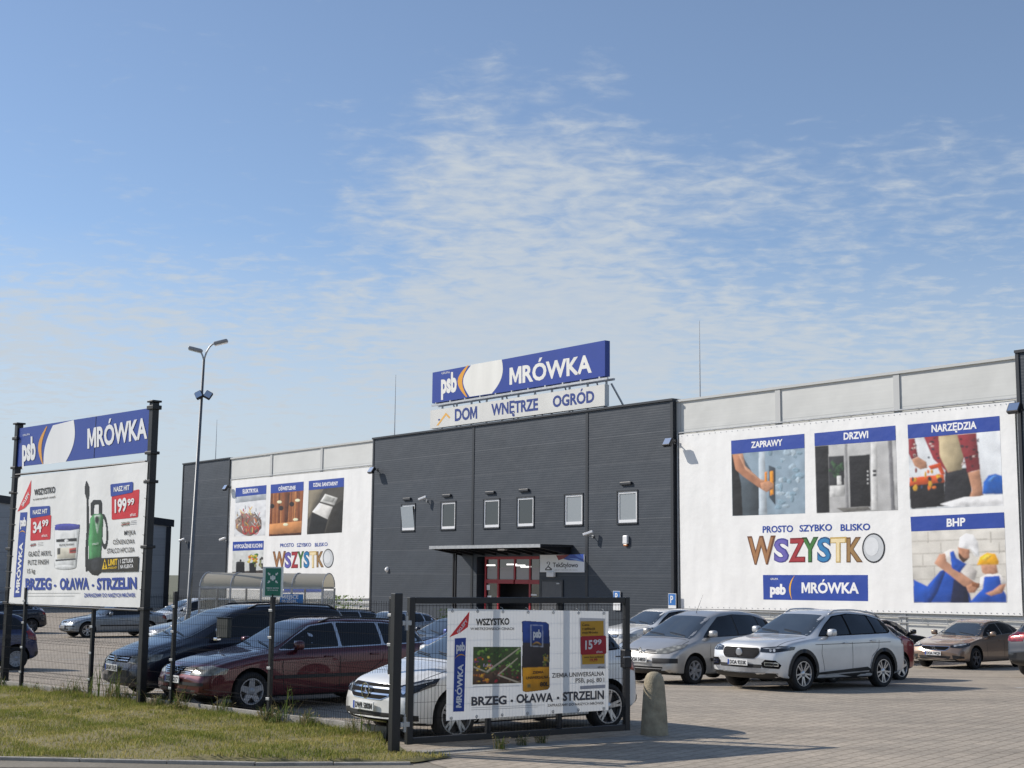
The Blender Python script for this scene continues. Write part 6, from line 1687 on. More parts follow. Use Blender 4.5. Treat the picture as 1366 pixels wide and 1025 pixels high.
def front_hatch(c, root, pm):
    g = c.patch('grille', fp(rounded(mir([(.36, .535), (.44, .60), (.46, .665)]), .05)), FD_, M['chrome'], off=.006)
    c.patch('grille_mesh', fp(rounded(mir([(.345, .55), (.42, .60), (.44, .652)]), .05)), FD_, M['gloss_black'], off=.010, parent=g); emblem(c, 'iron', .605, .05, off=.025)
    for sg in (1, -1):
        c.patch('headlight', [(.10, .53 * sg, .685), (.08, .53 * sg, .63), (.25, .70 * sg, .62), (.55, .86 * sg, .69), (.62, .86 * sg, .765), (.35, .78 * sg, .745)], (.70, -.71 * sg, 0), M['lamp_dark'], off=.008, grid=.05)
        c.patch('light_strip', [(.15, .60 * sg, .70), (.15, .60 * sg, .655), (.45, .82 * sg, .71), (.45, .82 * sg, .74)], (.70, -.71 * sg, 0), M['lamp'], off=.012, grid=.05)
        c.patch('side_intake', [(.05, .58 * sg, .42), (.05, .60 * sg, .31), (.3, .82 * sg, .33), (.3, .82 * sg, .38)], (.80, -.6 * sg, 0), M['trim'], off=.006, grid=.05)
    c.patch('lower_intake', fp(rounded(mir([(.46, .29), (.52, .385)]), .03)), FD_, M['trim'], off=.006); c.patch('bumper_strip', fp(mir([(.62, .265), (.62, .285)])), FD_, M['chrome'], off=.01)
    plate(c, 0, .455, 'DOA 74CJ9')


def front_sedan(c, root, pm):
    for sg in (1, -1):
        k = c.patch('grille', fp([(y * sg, z) for y, z in rounded([(.03, .59), (.17, .60), (.20, .685), (.03, .69)], .03)]), FD_, M['chrome'], off=.008); c.patch('grille_mesh', fp([(y * sg, z) for y, z in rounded([(.045, .605), (.155, .615), (.18, .672), (.045, .676)], .03)]), FD_, M['gloss_black'], off=.013, parent=k)
        c.patch('headlight', [(.05, .26 * sg, .695), (.05, .25 * sg, .60), (.2, .66 * sg, .59), (.42, .83 * sg, .62), (.46, .84 * sg, .69), (.2, .68 * sg, .705)], (.80, -.6 * sg, 0), M['lamp'], off=.008, grid=.05)
    c.patch('lower_intake', fp(rounded(mir([(.46, .29), (.5, .38)]), .03)), FD_, M['trim'], off=.006); c.patch('bumper_strip', fp(rounded(mir([(.80, .46), (.80, .50)]), .015)), FD_, M['trim'], off=.01); plate(c, 0, .44, 'DOL 4L76')


def front_plain(c, root, pm):
    z = c.S['nose']
    g = c.patch('grille', fp(rounded(mir([(.42, z - .06), (.50, z + .04)]), .03)), FD_, M['gloss_black'], off=.008)
    for q in (-.03, .01): c.patch('grille_bar', fp(mir([(.44, z + q - .008), (.45, z + q + .008)])), FD_, M['chrome'], off=.014, grid=.15, parent=g)
    if c.S.get('badge'): emblem(c, c.S['badge'], z, .06, off=.025)
    for sg in (1, -1): c.patch('headlight', [(.08, .54 * sg, z + .05), (.05, .52 * sg, z - .07), (.25, .72 * sg, z - .07), (.52, .86 * sg, z - .0), (.56, .86 * sg, z + .09), (.3, .78 * sg, z + .08)], (.72, -.69 * sg, 0), M[c.S.get('lampm', 'lamp')], off=.008, grid=.06)
    c.patch('lower_intake', fp(rounded(mir([(.5, .29), (.56, .40)]), .03)), FD_, M['trim'], off=.006); plate(c, 0, z - .16, 'DOA 51UE')


RD_ = (-1, 0, 0)


def rear_plain(c, root, pm):
    L = c.L; z = c.S.get('tail', .85); h = c.S.get('tail_h', .12)
    for sg in (1, -1): c.patch('tail_light', [(L, .50 * sg, z - h * .8), (L, .50 * sg, z + h), (L - .12, .80 * sg, z + h * 1.1), (L - .32, .86 * sg, z + h * .6), (L - .30, .86 * sg, z - h * .6), (L - .1, .78 * sg, z - h)], (-.72, -.69 * sg, 0), M['lamp_red'], off=.008, grid=.05)
    c.patch('rear_bumper_strip', [(L, y, q) for y, q in rounded(mir([(.72, .34), (.74, .46)]), .03)], RD_, M['trim'], off=.008); plate(c, 0, z - .12, 'DOA 31NF', True)


# ------------------------------------------------------------------ the kinds of car
def bel(L, a, b, c): return [(0, a - .22), (.3, a - .12), (1.1, a), (L * .5, b), (L - .5, c), (L, c - .12)]


wagon = dict(bow=.11, plan=[(0, .87), (.04, .93), (.14, .965), (.45, .985), (1.0, 1.0), (3.4, 1.0), (4.2, .975), (4.53, .925), (4.63, .87), (4.68, .80)], L=4.68, W=1.746, R=.312, rim=.66, axles=(.97, 3.67), wheel='five_fat', rimm='hub_plastic',
             top=[(0, .52), (.03, .655), (.12, .735), (.5, .83), (1.0, .915), (1.32, .965), (2.08, 1.385), (2.4, 1.445), (2.9, 1.462), (3.6, 1.44), (4.2, 1.385), (4.36, 1.33), (4.60, 1.0), (4.65, .75), (4.68, .52)],
             belt=[(0, .60), (.4, .76), (1.2, .90), (2.5, .945), (4.3, 1.0), (4.68, .9)], roofw=[(0, .66), (.9, .76), (1.30, .82), (2.1, .66), (2.8, .66), (4.2, .62), (4.68, .62)], screen=(1.33, 2.07), back=(4.30, 4.58),
             dlo=[(1.50, .965), (1.85, 1.17), (2.15, 1.325), (2.6, 1.38), (3.5, 1.365), (4.15, 1.305), (4.40, 1.04)], pillars=[2.62, 3.48], surround='chrome',
             seams=[[(1.55, .92), (1.50, .70), (1.55, .33)], [(2.60, .96), (2.60, .33)], [(3.50, .98), (3.45, .75), (3.22, .60), (3.15, .33)], [(1.55, .33), (3.15, .33)]], handles=[(2.38, .84), (3.28, .86)], handle_m=None,
             sidestrip=(1.35, 3.2, .50, .555), hood_seam=(1.26,), mirror=(1.78, .96), rails=(2.35, 4.2, .93), aerial=(4.1, .16), front=front_wagon, rear=rear_plain, tail=.82)
bclass = dict(L=4.36, W=1.786, R=.33, rim=.73, axles=(.90, 3.60), wheel='double', bow=.20,
              top=[(0, .55), (.03, .72), (.13, .80), (.6, .935), (1.0, 1.035), (1.9, 1.455), (2.3, 1.53), (3.0, 1.535), (3.75, 1.47), (3.98, 1.40), (4.22, 1.02), (4.33, .85), (4.36, .5)],
              belt=[(0, .64), (.4, .80), (1.2, .95), (2.5, 1.0), (4.0, 1.06), (4.36, .95)], roofw=[(0, .66), (.8, .78), (1.0, .83), (1.9, .67), (2.8, .67), (3.9, .63), (4.36, .62)], screen=(1.02, 1.88), back=(3.96, 4.2),
              dlo=[(1.15, 1.03), (1.6, 1.24), (2.0, 1.40), (2.6, 1.455), (3.3, 1.44), (3.8, 1.36), (4.02, 1.16)], pillars=[1.62, 2.55, 3.40], surround='gloss_black',
              seams=[[(1.45, 1.0), (1.40, .70), (1.45, .36)], [(2.54, 1.02), (2.54, .36)], [(3.45, 1.05), (3.42, .78), (3.20, .62), (3.12, .36)], [(1.45, .36), (3.12, .36)], [(1.1, .74), (3.6, .86)]], handles=[(2.35, .90), (3.22, .93)],
              hood_seam=(.95,), mirror=(1.62, 1.03), rails=(2.1, 3.8, .93), front=front_star, rear=rear_plain, tail=.92)
suv = dict(plan=[(0, .85), (.05, .92), (.16, .965), (.45, .985), (1.0, 1.0), (3.4, 1.0), (4.25, .995), (4.47, .975), (4.53, .94), (4.574, .88)], bowr=.07, L=4.574, W=1.876, R=.355, rim=.69, axles=(.93, 3.65), wheel='star', cladding=True, bow=.20, low=[(0, .36), (.12, .25), (.6, .21), (3.9, .22), (4.45, .32), (4.574, .40)],
           top=[(0, .66), (.03, .86), (.12, .955), (.6, 1.03), (1.25, 1.10), (2.05, 1.545), (2.4, 1.62), (3.0, 1.635), (3.8, 1.575), (4.08, 1.50), (4.42, 1.14), (4.53, 1.0), (4.574, .6)],
           belt=[(0, .78), (.4, .95), (1.2, 1.04), (2.5, 1.08), (3.7, 1.13), (4.574, 1.02)], roofw=[(0, .68), (.9, .78), (1.25, .83), (2.05, .67), (2.9, .67), (4.0, .63), (4.574, .62)], screen=(1.27, 2.03), back=(4.06, 4.38),
           dlo=[(1.52, 1.105), (1.95, 1.35), (2.25, 1.485), (2.75, 1.54), (3.4, 1.515), (3.9, 1.42), (4.14, 1.28), (3.9, 1.17)], pillars=[2.55, 3.42], surround='gloss_black', seams=[[(1.55, 1.07), (1.50, .75), (1.6, .40)], [(2.54, 1.10), (2.54, .42)], [(3.50, 1.14), (3.46, .85), (3.22, .68), (3.15, .46)], [(1.3, .93), (3.9, .97)]], handles=[(2.32, .96), (3.26, 1.0)],
           hood_seam=(1.18,), mirror=(1.78, 1.10), rails=(2.2, 4.0, .92), rail_m='alloy', front=front_suv, rear=rear_plain, tail=1.0)
compact = dict(L=4.26, W=1.81, R=.312, rim=.66, axles=(.86, 3.54), wheel='seven', rimm='hub_plastic', win=.06, bow=.20,
               top=[(0, .50), (.03, .66), (.12, .745), (.5, .895), (.84, .99), (1.72, 1.47), (2.2, 1.59), (2.9, 1.61), (3.6, 1.55), (3.92, 1.46), (4.14, 1.02), (4.23, .8), (4.26, .5)],
               belt=[(0, .60), (.35, .78), (1.0, .95), (2.5, 1.0), (4.0, 1.05), (4.26, .95)], roofw=[(0, .66), (.7, .80), (.9, .84), (1.75, .66), (2.8, .67), (3.8, .62), (4.26, .62)], screen=(.86, 1.72), back=(3.90, 4.12),
               dlo=[(1.22, 1.02), (1.65, 1.27), (2.0, 1.44), (2.5, 1.50), (3.2, 1.48), (3.75, 1.38), (3.96, 1.12)], pillars=[1.52, 2.42, 3.30], surround='trim', seams=[[(1.4, .98), (1.35, .70), (1.4, .35)], [(2.42, 1.0), (2.42, .35)], [(3.38, 1.05), (3.35, .78), (3.15, .62), (3.08, .35)]], handles=[(2.22, .88), (3.12, .91)],
               sidestrip=(1.35, 3.1, .50, .57), hood_seam=(.80,), mirror=(1.40, 1.02), aerial=(1.95, .42), front=front_compact, rear=rear_plain, tail=1.05, tail_h=.2)
hatch = dict(L=4.37, W=1.80, R=.318, rim=.69, axles=(.90, 3.55), wheel='five', rimm='alloy_dark', bow=.22,
             top=[(0, .50), (.04, .645), (.15, .725), (.7, .85), (1.30, .94), (2.08, 1.355), (2.45, 1.42), (3.0, 1.42), (3.7, 1.32), (4.05, 1.18), (4.3, .98), (4.37, .6)],
             belt=[(0, .58), (.4, .74), (1.2, .88), (2.5, .94), (3.8, 1.03), (4.37, .92)], roofw=[(0, .66), (.9, .76), (1.28, .82), (2.08, .65), (2.8, .65), (3.8, .59), (4.37, .60)], screen=(1.32, 2.07), back=(3.86, 4.24),
             dlo=[(1.52, .95), (1.9, 1.17), (2.2, 1.29), (2.7, 1.335), (3.3, 1.30), (3.7, 1.21), (3.85, 1.08)], pillars=[2.55, 3.3], surround='chrome', seams=[[(1.55, .92), (1.5, .7), (1.55, .34)], [(2.55, .95), (2.55, .34)], [(3.42, 1.0), (3.38, .75), (3.15, .6), (3.1, .34)]], handles=[(2.32, .84), (3.2, .88)],
             hood_seam=(1.24,), mirror=(1.78, .94), front=front_hatch, rear=rear_plain, tail=.95, tail_h=.16)
van = dict(L=4.63, W=1.81, R=.325, rim=.68, axles=(.92, 3.75), wheel='five_fat', rimm='hub_plastic', nose=.70, badge='monogram', lampm='lamp_old',
           top=[(0, .52), (.04, .71), (.14, .80), (.5, .93), (.98, 1.06), (1.95, 1.525), (2.4, 1.635), (3.2, 1.66), (4.1, 1.625), (4.35, 1.55), (4.55, 1.1), (4.6, .8), (4.63, .52)],
           belt=[(0, .62), (.4, .82), (1.2, 1.0), (2.5, 1.05), (4.3, 1.08), (4.63, .98)], roofw=[(0, .66), (.8, .78), (1.0, .84), (1.95, .67), (2.9, .68), (4.2, .65), (4.63, .64)], screen=(1.0, 1.95), back=(4.36, 4.53),
           dlo=[(1.35, 1.07), (1.8, 1.30), (2.15, 1.465), (2.7, 1.54), (3.6, 1.54), (4.2, 1.49), (4.36, 1.15)], pillars=[1.68, 2.65, 3.55], surround='trim', seams=[[(1.55, 1.03), (1.5, .7), (1.55, .36)], [(2.64, 1.06), (2.64, .36)], [(3.58, 1.08), (3.5, .8), (3.35, .62), (3.3, .36)]], handles=[(2.42, .93), (3.36, .95)],
           sidestrip=(1.4, 3.25, .50, .57), hood_seam=(.93,), mirror=(1.60, 1.07), mirror_s=1.15, rails=(2.3, 4.2, .93), front=front_plain, rear=rear_plain, tail=1.0, tail_h=.2)
sedan = dict(L=4.47, W=1.74, R=.315, rim=.69, axles=(.76, 3.48), wheel='star',
             top=[(0, .50), (.04, .655), (.2, .73), (.7, .835), (1.32, .92), (2.1, 1.335), (2.5, 1.395), (3.0, 1.38), (3.75, 1.07), (4.25, 1.02), (4.42, .92), (4.47, .52)],
             belt=[(0, .58), (.4, .74), (1.2, .87), (2.5, .92), (3.8, .97), (4.47, .88)], roofw=[(0, .66), (.9, .76), (1.3, .82), (2.1, .64), (2.8, .64), (3.7, .74), (4.0, .76), (4.47, .68)], screen=(1.34, 2.08), back=(3.05, 3.72),
             dlo=[(1.55, .935), (1.95, 1.17), (2.2, 1.27), (2.6, 1.32), (3.05, 1.28), (3.4, 1.15), (3.62, .99)], pillars=[2.45, 3.2], surround='trim', seams=[[(1.5, .9), (1.48, .7), (1.5, .33)], [(2.46, .93), (2.46, .33)], [(3.3, .96), (3.2, .7), (3.0, .5), (2.95, .33)]], handles=[(2.24, .82), (3.05, .84)],
             sidestrip=(1.3, 3.0, .48, .53), hood_seam=(1.26,), mirror=(1.75, .93), front=front_sedan, rear=rear_plain, tail=.84, tail_h=.1)
small = dict(L=3.90, W=1.66, R=.29, rim=.64, axles=(.75, 3.25), wheel='cap', rimm='hub_plastic', nose=.62,
             top=[(0, .50), (.04, .64), (.15, .72), (.6, .85), (1.0, .93), (1.75, 1.36), (2.1, 1.43), (2.7, 1.43), (3.3, 1.36), (3.5, 1.29), (3.78, .95), (3.87, .8), (3.90, .52)],
             belt=[(0, .58), (.4, .74), (1.2, .88), (2.5, .92), (3.4, .95), (3.9, .86)], roofw=[(0, .66), (.8, .78), (1.0, .83), (1.75, .66), (2.5, .66), (3.4, .62), (3.9, .64)], screen=(1.02, 1.74), back=(3.46, 3.74),
             dlo=[(1.22, .95), (1.6, 1.17), (1.85, 1.30), (2.3, 1.345), (2.9, 1.325), (3.25, 1.25), (3.48, 1.02)], pillars=[2.25, 2.95], surround='trim', seams=[[(1.3, .9), (1.28, .7), (1.3, .33)], [(2.25, .93), (2.25, .33)]], handles=[(2.05, .80)], hood_seam=(.96,), mirror=(1.45, .93), front=front_plain, rear=rear_plain, tail=.86, tail_h=.14, sidestrip=(1.2, 2.8, .44, .50))
for s_ in (wagon,): s_.pop('handle_m')

AZ = math.atan2(.616, .788)


def place(S, wheel_px, rot=AZ, which=0, side=-1, shift=(0, 0)):
    """root position so that the wheel on the side towards the camera touches the ground at that photo pixel"""
    g = ground(*wheel_px); ca, sa = math.cos(rot), math.sin(rot); lx = S['axles'][which] - S['L'] / 2; ly = side * (S['W'] / 2 - .05)
    lx -= shift[0]; ly -= shift[1]
    return (g.x - (ca * lx - sa * ly), g.y - (sa * lx + ca * ly), 0)


def park(S, pmk, wheel_px, label, rot=AZ, which=0, side=-1, shift=(0, 0), txt=None):
    p = place(S, wheel_px, rot, which, side, shift); ca, sa = math.cos(rot), math.sin(rot); zz = []
    for ax in S['axles']:
        q = p[1] + sa * (ax - S['L'] / 2); zz.append(gz(q))
    f, r = [a - S['L'] / 2 for a in S['axles']]; k = (zz[1] - zz[0]) / (r - f); z0 = zz[0] - k * f
    o = build_car(S, 'parked_car', label, (p[0], p[1], z0), rot, P_[pmk]); o.rotation_euler = (0, -math.atan(k), rot)
    return o


P_ = dict(maroon=paint('maroon_paint', (.085, .010, .017), .5, .36), white=paint('white_paint', (.76, .76, .74), .0, .3), silver=paint('silver_paint', (.64, .65, .655), .35, .36), grey_silver=paint('warm_silver_paint', (.46, .45, .43), .5, .38),
          navy=paint('navy_paint', (.010, .014, .028), .4, .34), bronze=paint('bronze_paint', (.29, .205, .15), .6, .36), black=paint('black_paint', (.009, .009, .011), .2, .3), red=paint('red_paint', (.24, .010, .016), .25, .3), grey=paint('grey_paint', (.020, .021, .024), .5, .36),
          blue=paint('blue_paint', (.018, .045, .22), .35, .32), teal=paint('blue_grey_paint', (.06, .085, .10), .5, .34), lightgrey=paint('light_blue_grey_paint', (.22, .25, .28), .5, .36), dark_blue=paint('dark_blue_paint', (.015, .025, .085), .3, .34))
park(wagon, 'maroon', (334, 949), 'dark red estate car with black roof rails parked nose out behind the mesh fence', R(38))
park(van, 'navy', (334, 949), 'dark navy people carrier parked right behind the dark red estate car', rot=R(38), shift=(-.05, 2.5))
park(bclass, 'white', (607, 989), 'white tall hatchback with round star badge parked behind the open gate banner', R(37))
park(suv, 'silver', (1071, 922), 'large silver SUV with black wheel arches in the middle of the right lot', R(40))
park(dict(hatch, nose=.6, front=front_plain, rimm='alloy'), 'red', (1202, 907), 'red hatchback whose tail shows just behind the large silver SUV', R(40), which=1)
park(compact, 'grey_silver', (926, 913), 'silver compact people carrier with hazed headlamps left of the silver SUV', R(43))
park(hatch, 'bronze', (1302, 893), 'bronze hatchback with oval chrome grille under the right banner', R(43))
park(dict(sedan, nose=.62, front=front_plain), 'black', (1240, 884), 'black saloon seen between the red hatchback and the bronze hatchback', AZ + math.pi, 0, 1)
park(dict(suv, nose=.75, front=front_plain), 'grey', (1454, 906), 'grey SUV cut off by the right edge with only its red tail lamp in view', AZ + math.pi, 1, 1)
park(dict(suv, nose=.75, front=front_plain, rails=None), 'white', (862, 880), 'white SUV furthest back behind the silver compact people carrier')
park(dict(hatch, nose=.62, front=front_plain), 'teal', (900, 892), 'dark blue grey hatchback half hidden behind the silver compact people carrier')
park(dict(small, nose=.60), 'blue', (619, 905), 'bright blue small car behind the white hatchback and the gate')
park(dict(sedan, nose=.62, front=front_plain), 'navy', (565, 893), 'dark saloon behind the gate left of the bright blue small car')
park(dict(hatch, nose=.62, front=front_plain), 'lightgrey', (492, 870), 'pale blue grey hatchback whose roof shows above the rear of the dark red estate')
park(dict(wagon, nose=.64, front=front_plain), 'black', (400, 870), 'black estate car with roof rails in the second row under the left banner')
park(dict(hatch, nose=.64, front=front_plain), 'lightgrey', (238, 867), 'pale blue grey hatchback behind the dark navy people carrier beside the billboard post')
park(dict(van, nose=.70, badge=None, rails=None), 'white', (226, 848), 'white people carrier furthest back beside the lamp post foot')
park(sedan, 'lightgrey', (116, 851), 'grey saloon with twin oval grille under the billboard')
park(dict(hatch, nose=.62, front=front_plain), 'navy', (41, 845), 'dark hatchback with red tail lamp left of the grey saloon under the billboard', which=1)
park(small, 'dark_blue', (20, 894), 'dark blue small car with silver wheel covers at the left picture edge', which=1)


# ================================================================== FENCE
FF = Frame((FENCE0.x, FENCE0.y), (FD.x, FD.y)); FH = 1.84
fence = empty('mesh_fence', FF.o, FF.rot, 'dark grey welded mesh fence on posts along the grass verge', 'fence')
pu = [FF.px(x, y)[0] for x, y in ((30, 915), (121.5, 930), (230, 945), (361, 955))]
pu = [pu[0] - 5.0, pu[0] - 2.5] + pu + [FEND + .02]
for i, u in enumerate(pu):
    h = FH + .04
    mb = MB(); mb.rbox(u - .03, u + .03, -.06, -.0, -.2, h, .006); po = mb.build('post', M['dark_steel'], fence)
    mb = MB(); mb.rbox(u - .034, u + .034, -.064, .004, h + .001, h + .015, .004); mb.build('cap', M['black_plastic'], po)
    mb = MB()
    for z in (.35, .8, 1.25, 1.65): mb.rbox(u - .04, u + .04, -.075, -.061, z - .02, z + .02, .004)
    mb.build('clamp', M['galv'], po)
for a, b in zip(pu[:-1], pu[1:]):
    wire_panel('mesh_panel', fence, a + .01, b - .01, .16, FH - .03, .012, .05, bends=(.32, .95, 1.58), prong=.03)
    mb = MB(); mb.rbox(a + .035, b - .035, -.03, .02, -.1, .15, .008); mb.build('plinth_board', M['concrete'], fence)

# green assembly point sign on top of the fourth post
u = pu[5]
ep = empty('assembly_sign', FF.world(u, -.03, FH + .06), 0.0, 'green and white evacuation assembly point sign on top of a fence post', 'sign')
es = MB(); S_ = .125
f1 = Vector((.32, -.947, 0)); 
EF = Frame((ep.location.x, ep.location.y), (1, -.12))
zb = 0.0; W2, HH = .255, .40
mg, mw = mat('safety_green', (.012, .16, .10), .35), mat('safety_white', (.70, .74, .71), .4)
ep.rotation_euler = (0, 0, math.atan2(-.12, 1))
es.box(-W2 / 2 - .03, W2 / 2 + .01, -.03, .05, -.05, HH); es.build('box', mw, ep)
g = MB(); g.box(-W2 / 2 + .012, W2 / 2 - .004, -.036, -.031, -.03, HH - .02); g.build('green_face', mg, ep)
pc = MB(); cy = .235
for a in range(4):
    an = math.pi / 4 + a * math.pi / 2; c, s_ = math.cos(an), math.sin(an)
    def rot(x, z): return (c * x - s_ * z, -.040, cy + s_ * x + c * z)
    pc.add([rot(.055, 0), rot(.082, -.022), rot(.082, -.009), rot(.108, -.009), rot(.108, .009), rot(.082, .009), rot(.082, .022)], [(0, 1, 2, 3, 4, 5, 6)])
for x, z, k in ((0, .0, 1.15), (-.028, .006, .8), (.028, .006, .8), (0, .022, .7)):
    pc.add([(x + .013 * k * math.cos(t), -.0405 - .0004 * k, cy + z + .018 * k + .013 * k * math.sin(t)) for t in [i * .6283 for i in range(10)]], [tuple(range(10))])
    pc.add([(x - .014 * k, -.040 - .0004 * k, cy + z - .035 * k), (x + .014 * k, -.040 - .0004 * k, cy + z - .035 * k), (x + .016 * k, -.040 - .0004 * k, cy + z + .006), (x - .016 * k, -.040 - .0004 * k, cy + z + .006)], [(0, 1, 2, 3)])
pc.build('pictogram', mw, ep)
for t, z, w in (('MIEJSCE ZBIÓRKI', .075, .19), ('DO EWAKUACJI', .045, .16)):
    vs, fs = glyphs(t, .02); x0, x1 = min(v[0] for v in vs), max(v[0] for v in vs); k = w / (x1 - x0); q = MB(); q.add([((v[0] - x0) * k - w / 2 + .004, -.040, z + v[1] * k) for v in vs], fs); q.build('lettering', mw, ep)
sd = MB(); sd.add([(-W2 / 2 - .0305, -.02, -.03), (-W2 / 2 - .0305, .04, -.03), (-W2 / 2 - .0305, .04, HH - .02), (-W2 / 2 - .0305, -.02, HH - .02)], [(0, 3, 2, 1)]); 
sd.build('side_face', mg, ep)
st = MB(); st.box(-.02, .02, .051, .075, -.35, HH - .05); st.build('mounting_rail', M['galv'], ep)

# small box hanging on the fence
u, z = FF.px(294, 838); fb = empty('fence_box', FF.world(u, .02, z), FF.rot, 'small dark grey box with a metal clip hanging on the mesh fence', 'box')
mb = MB(); mb.rbox(-.15, .15, .01, .09, -.15, .15, .012); mb.build('case', mat('dark_box', (.045, .05, .048), .6), fb)
mb = MB(); mb.rbox(-.15, .16, .0, .10, .151, .165, .004); mb.build('lid', M['black_plastic'], fb); mb = MB(); mb.rbox(-.17, -.07, -.03, .05, -.20, -.152, .012); mb.build('clip', M['chrome'], fb)

# ------------------------------------------------------------------ concrete bollard
g = ground(873, 980); bl_ = MB()
bl_.lathe([(0.001, -.1), (.20, -.1), (.198, .0), (.19, .12), (.168, .45), (.145, .72), (.125, .80), (.095, .845), (.05, .868), (.001, .874)], 28)
o = bl_.build('bollard', [mat('weathered_concrete', (.33, .285, .20), .9, noise=.28, nscale=7, bump=.7, bscale=60)], smooth=True, loc=(g.x, g.y, 0)); tag(o, 'stout rounded concrete bollard right of the open gate', 'bollard')

# ------------------------------------------------------------------ street lamp
Zl = 48.0; p = CAM + ray(251, 800) * (Zl / 1.0); lx, ly = p.x, p.y; z0 = gz(ly)
LF = Frame((lx, ly), (1, 0))
zt = LF.px(272, 480)[1]; ut = LF.px(272, 480)[0]
lamp = empty('street_lamp', (lx, ly, z0), 0.0, 'tall slim street lamp with two curved arms left of the left banner', 'street lamp')
mb = MB(); mb.tube([(0, 0, -.1), (0, 0, 1.2), (0.03, 0, 1.25), (ut, 0, zt - z0)], [.10, .10, .085, .045], 12); mb.build('pole', mat('lamp_pole', (.16, .17, .18), .5, metal=.5, noise=.1), lamp, True)
mb = MB(); mb.rbox(-.16, .16, -.16, .16, -.1, .12, .03); mb.build('base', M['concrete'], lamp)
for sgx, px_, py_, fx, fy in ((1, 300, 458, 288, 462), (-1, 253, 467, 262, 468)):
    e = LF.px(px_, py_); f = LF.px(fx, fy); mb = MB(); A = Vector((ut, 0, zt - z0 - .05)); B = Vector((e[0] - sgx * .17, 0, e[1] - z0)); Cc = Vector((ut + (e[0] - ut) * .18, 0, e[1] - z0 + .08))
    mb.tube([A * (1 - t) ** 2 + Cc * 2 * t * (1 - t) + B * t * t for t in [i / 8 for i in range(9)]], .03, 8); ar = mb.build('arm', M['galv'], lamp, True)
    T = Matrix.Translation(B) @ Matrix.Rotation(R(-14 * sgx), 4, 'Y')
    mb = MB(); mb.rbox(-.22, .28, -.12, .12, -.03, .09, .04, 0, T); mb.build('lamp_head', mat('lamp_head', (.30, .31, .33), .45), ar, True, sharp=50)
    mb = MB(); mb.rbox(-.20, .26, -.09, .09, -.055, -.031, .01, 0, T); mb.build('lens', M['chrome'], ar)
fu, fz = LF.px(272, 527)
for sgx in (-1, 1):
    T = Matrix.Translation((fu + sgx * .17, -.05, fz - z0)) @ Matrix.Rotation(R(28 * sgx), 4, 'Y') @ Matrix.Rotation(R(-20), 4, 'X')
    mb = MB(); mb.rbox(-.13, .13, -.07, .07, -.16, .12, .03, 0, T); sp = mb.build('spotlight', M['dark_steel'], lamp)
    mb = MB(); mb.box(-.11, .11, -.075, -.072, -.13, .09, 0, T); mb.build('lens', M['chrome'], sp)
mb = MB(); mb.tube([(fu - .2, 0, fz - z0), (fu + .2, 0, fz - z0)], .025, 6); mb.build('spotlight_bar', M['dark_steel'], lamp)

# ------------------------------------------------------------------ trolley shelter with curved roof
g0 = CAM + ray(266, 800) * 47.0; SF = Frame((g0.x, g0.y), (1.0, -.06)); gy = gz(g0.y)
L5 = SF.px(430, 795)[0]; ez_ = SF.px(266, 783)[1] - gy; rz = SF.px(300, 768)[1] - gy
sh = empty('trolley_shelter', (g0.x, g0.y, gy), SF.rot, 'trolley shelter with arched translucent roof in front of the left banner', 'shelter')
poly = bpy.data.materials.new('aged_polycarbonate'); poly.use_nodes = True; nt = poly.node_tree; b = nt.nodes['Principled BSDF']; set_in(b, color=(.60, .56, .46), rough=.35); t = nt.nodes.new('ShaderNodeBsdfTranslucent'); t.inputs[0].default_value = (.50, .46, .36, 1)
mx = nt.nodes.new('ShaderNodeMixShader'); mx.inputs[0].default_value = .5; nt.links.new(b.outputs[0], mx.inputs[1]); nt.links.new(t.outputs[0], mx.inputs[2]); nt.links.new(mx.outputs[0], nt.nodes['Material Output'].inputs[0])
DP = 2.2; arc = [(DP / 2 - DP / 2 * math.cos(a), ez_ + (rz - ez_) * 1.25 * math.sin(a)) for a in [math.pi * i / 12 for i in range(13)]]
mb = MB(); nb = 4
for k in range(nb):
    a, b_ = L5 * k / nb, L5 * (k + 1) / nb
    vs = [(u, y, z) for u in (a + .02, b_ - .02) for y, z in arc]; n_ = len(arc); mb.add(vs, [(i, i + 1, n_ + i + 1, n_ + i) for i in range(n_ - 1)])
mb.build('roof', poly, sh, True)
for k in range(nb + 1):
    u = L5 * k / nb; mb = MB(); mb.tube([(u, y, z + .012) for y, z in arc], .02, 6); mb.build('roof_hoop', M['galv'], sh)
    for y in (0, DP): mb = MB(); mb.box(u - .03, u + .03, y - .03, y + .03, -.2, ez_ - .02); mb.build('post', M['galv'], sh)
for y in (0, DP): mb = MB(); mb.box(0.031, L5 - .031, y - .035, y + .035, ez_ - .05, ez_ + .02); mb.build('eave_beam', M['galv'], sh)
wallm = bpy.data.materials.new('clear_panel'); wallm.use_nodes = True; b = wallm.node_tree.nodes['Principled BSDF']; set_in(b, color=(.55, .58, .58), rough=.2, alpha=.35)
for k in range(nb): mb = MB(); mb.box(L5 * k / nb + .04, L5 * (k + 1) / nb - .04, DP - .01, DP + .0, .3, ez_ - .1); mb.build('wall_panel', wallm, sh)
for u in (0.0, L5): mb = MB(); mb.box(u - .005, u + .005, .04, DP - .04, .3, ez_ - .1); mb.build('wall_panel', wallm, sh)
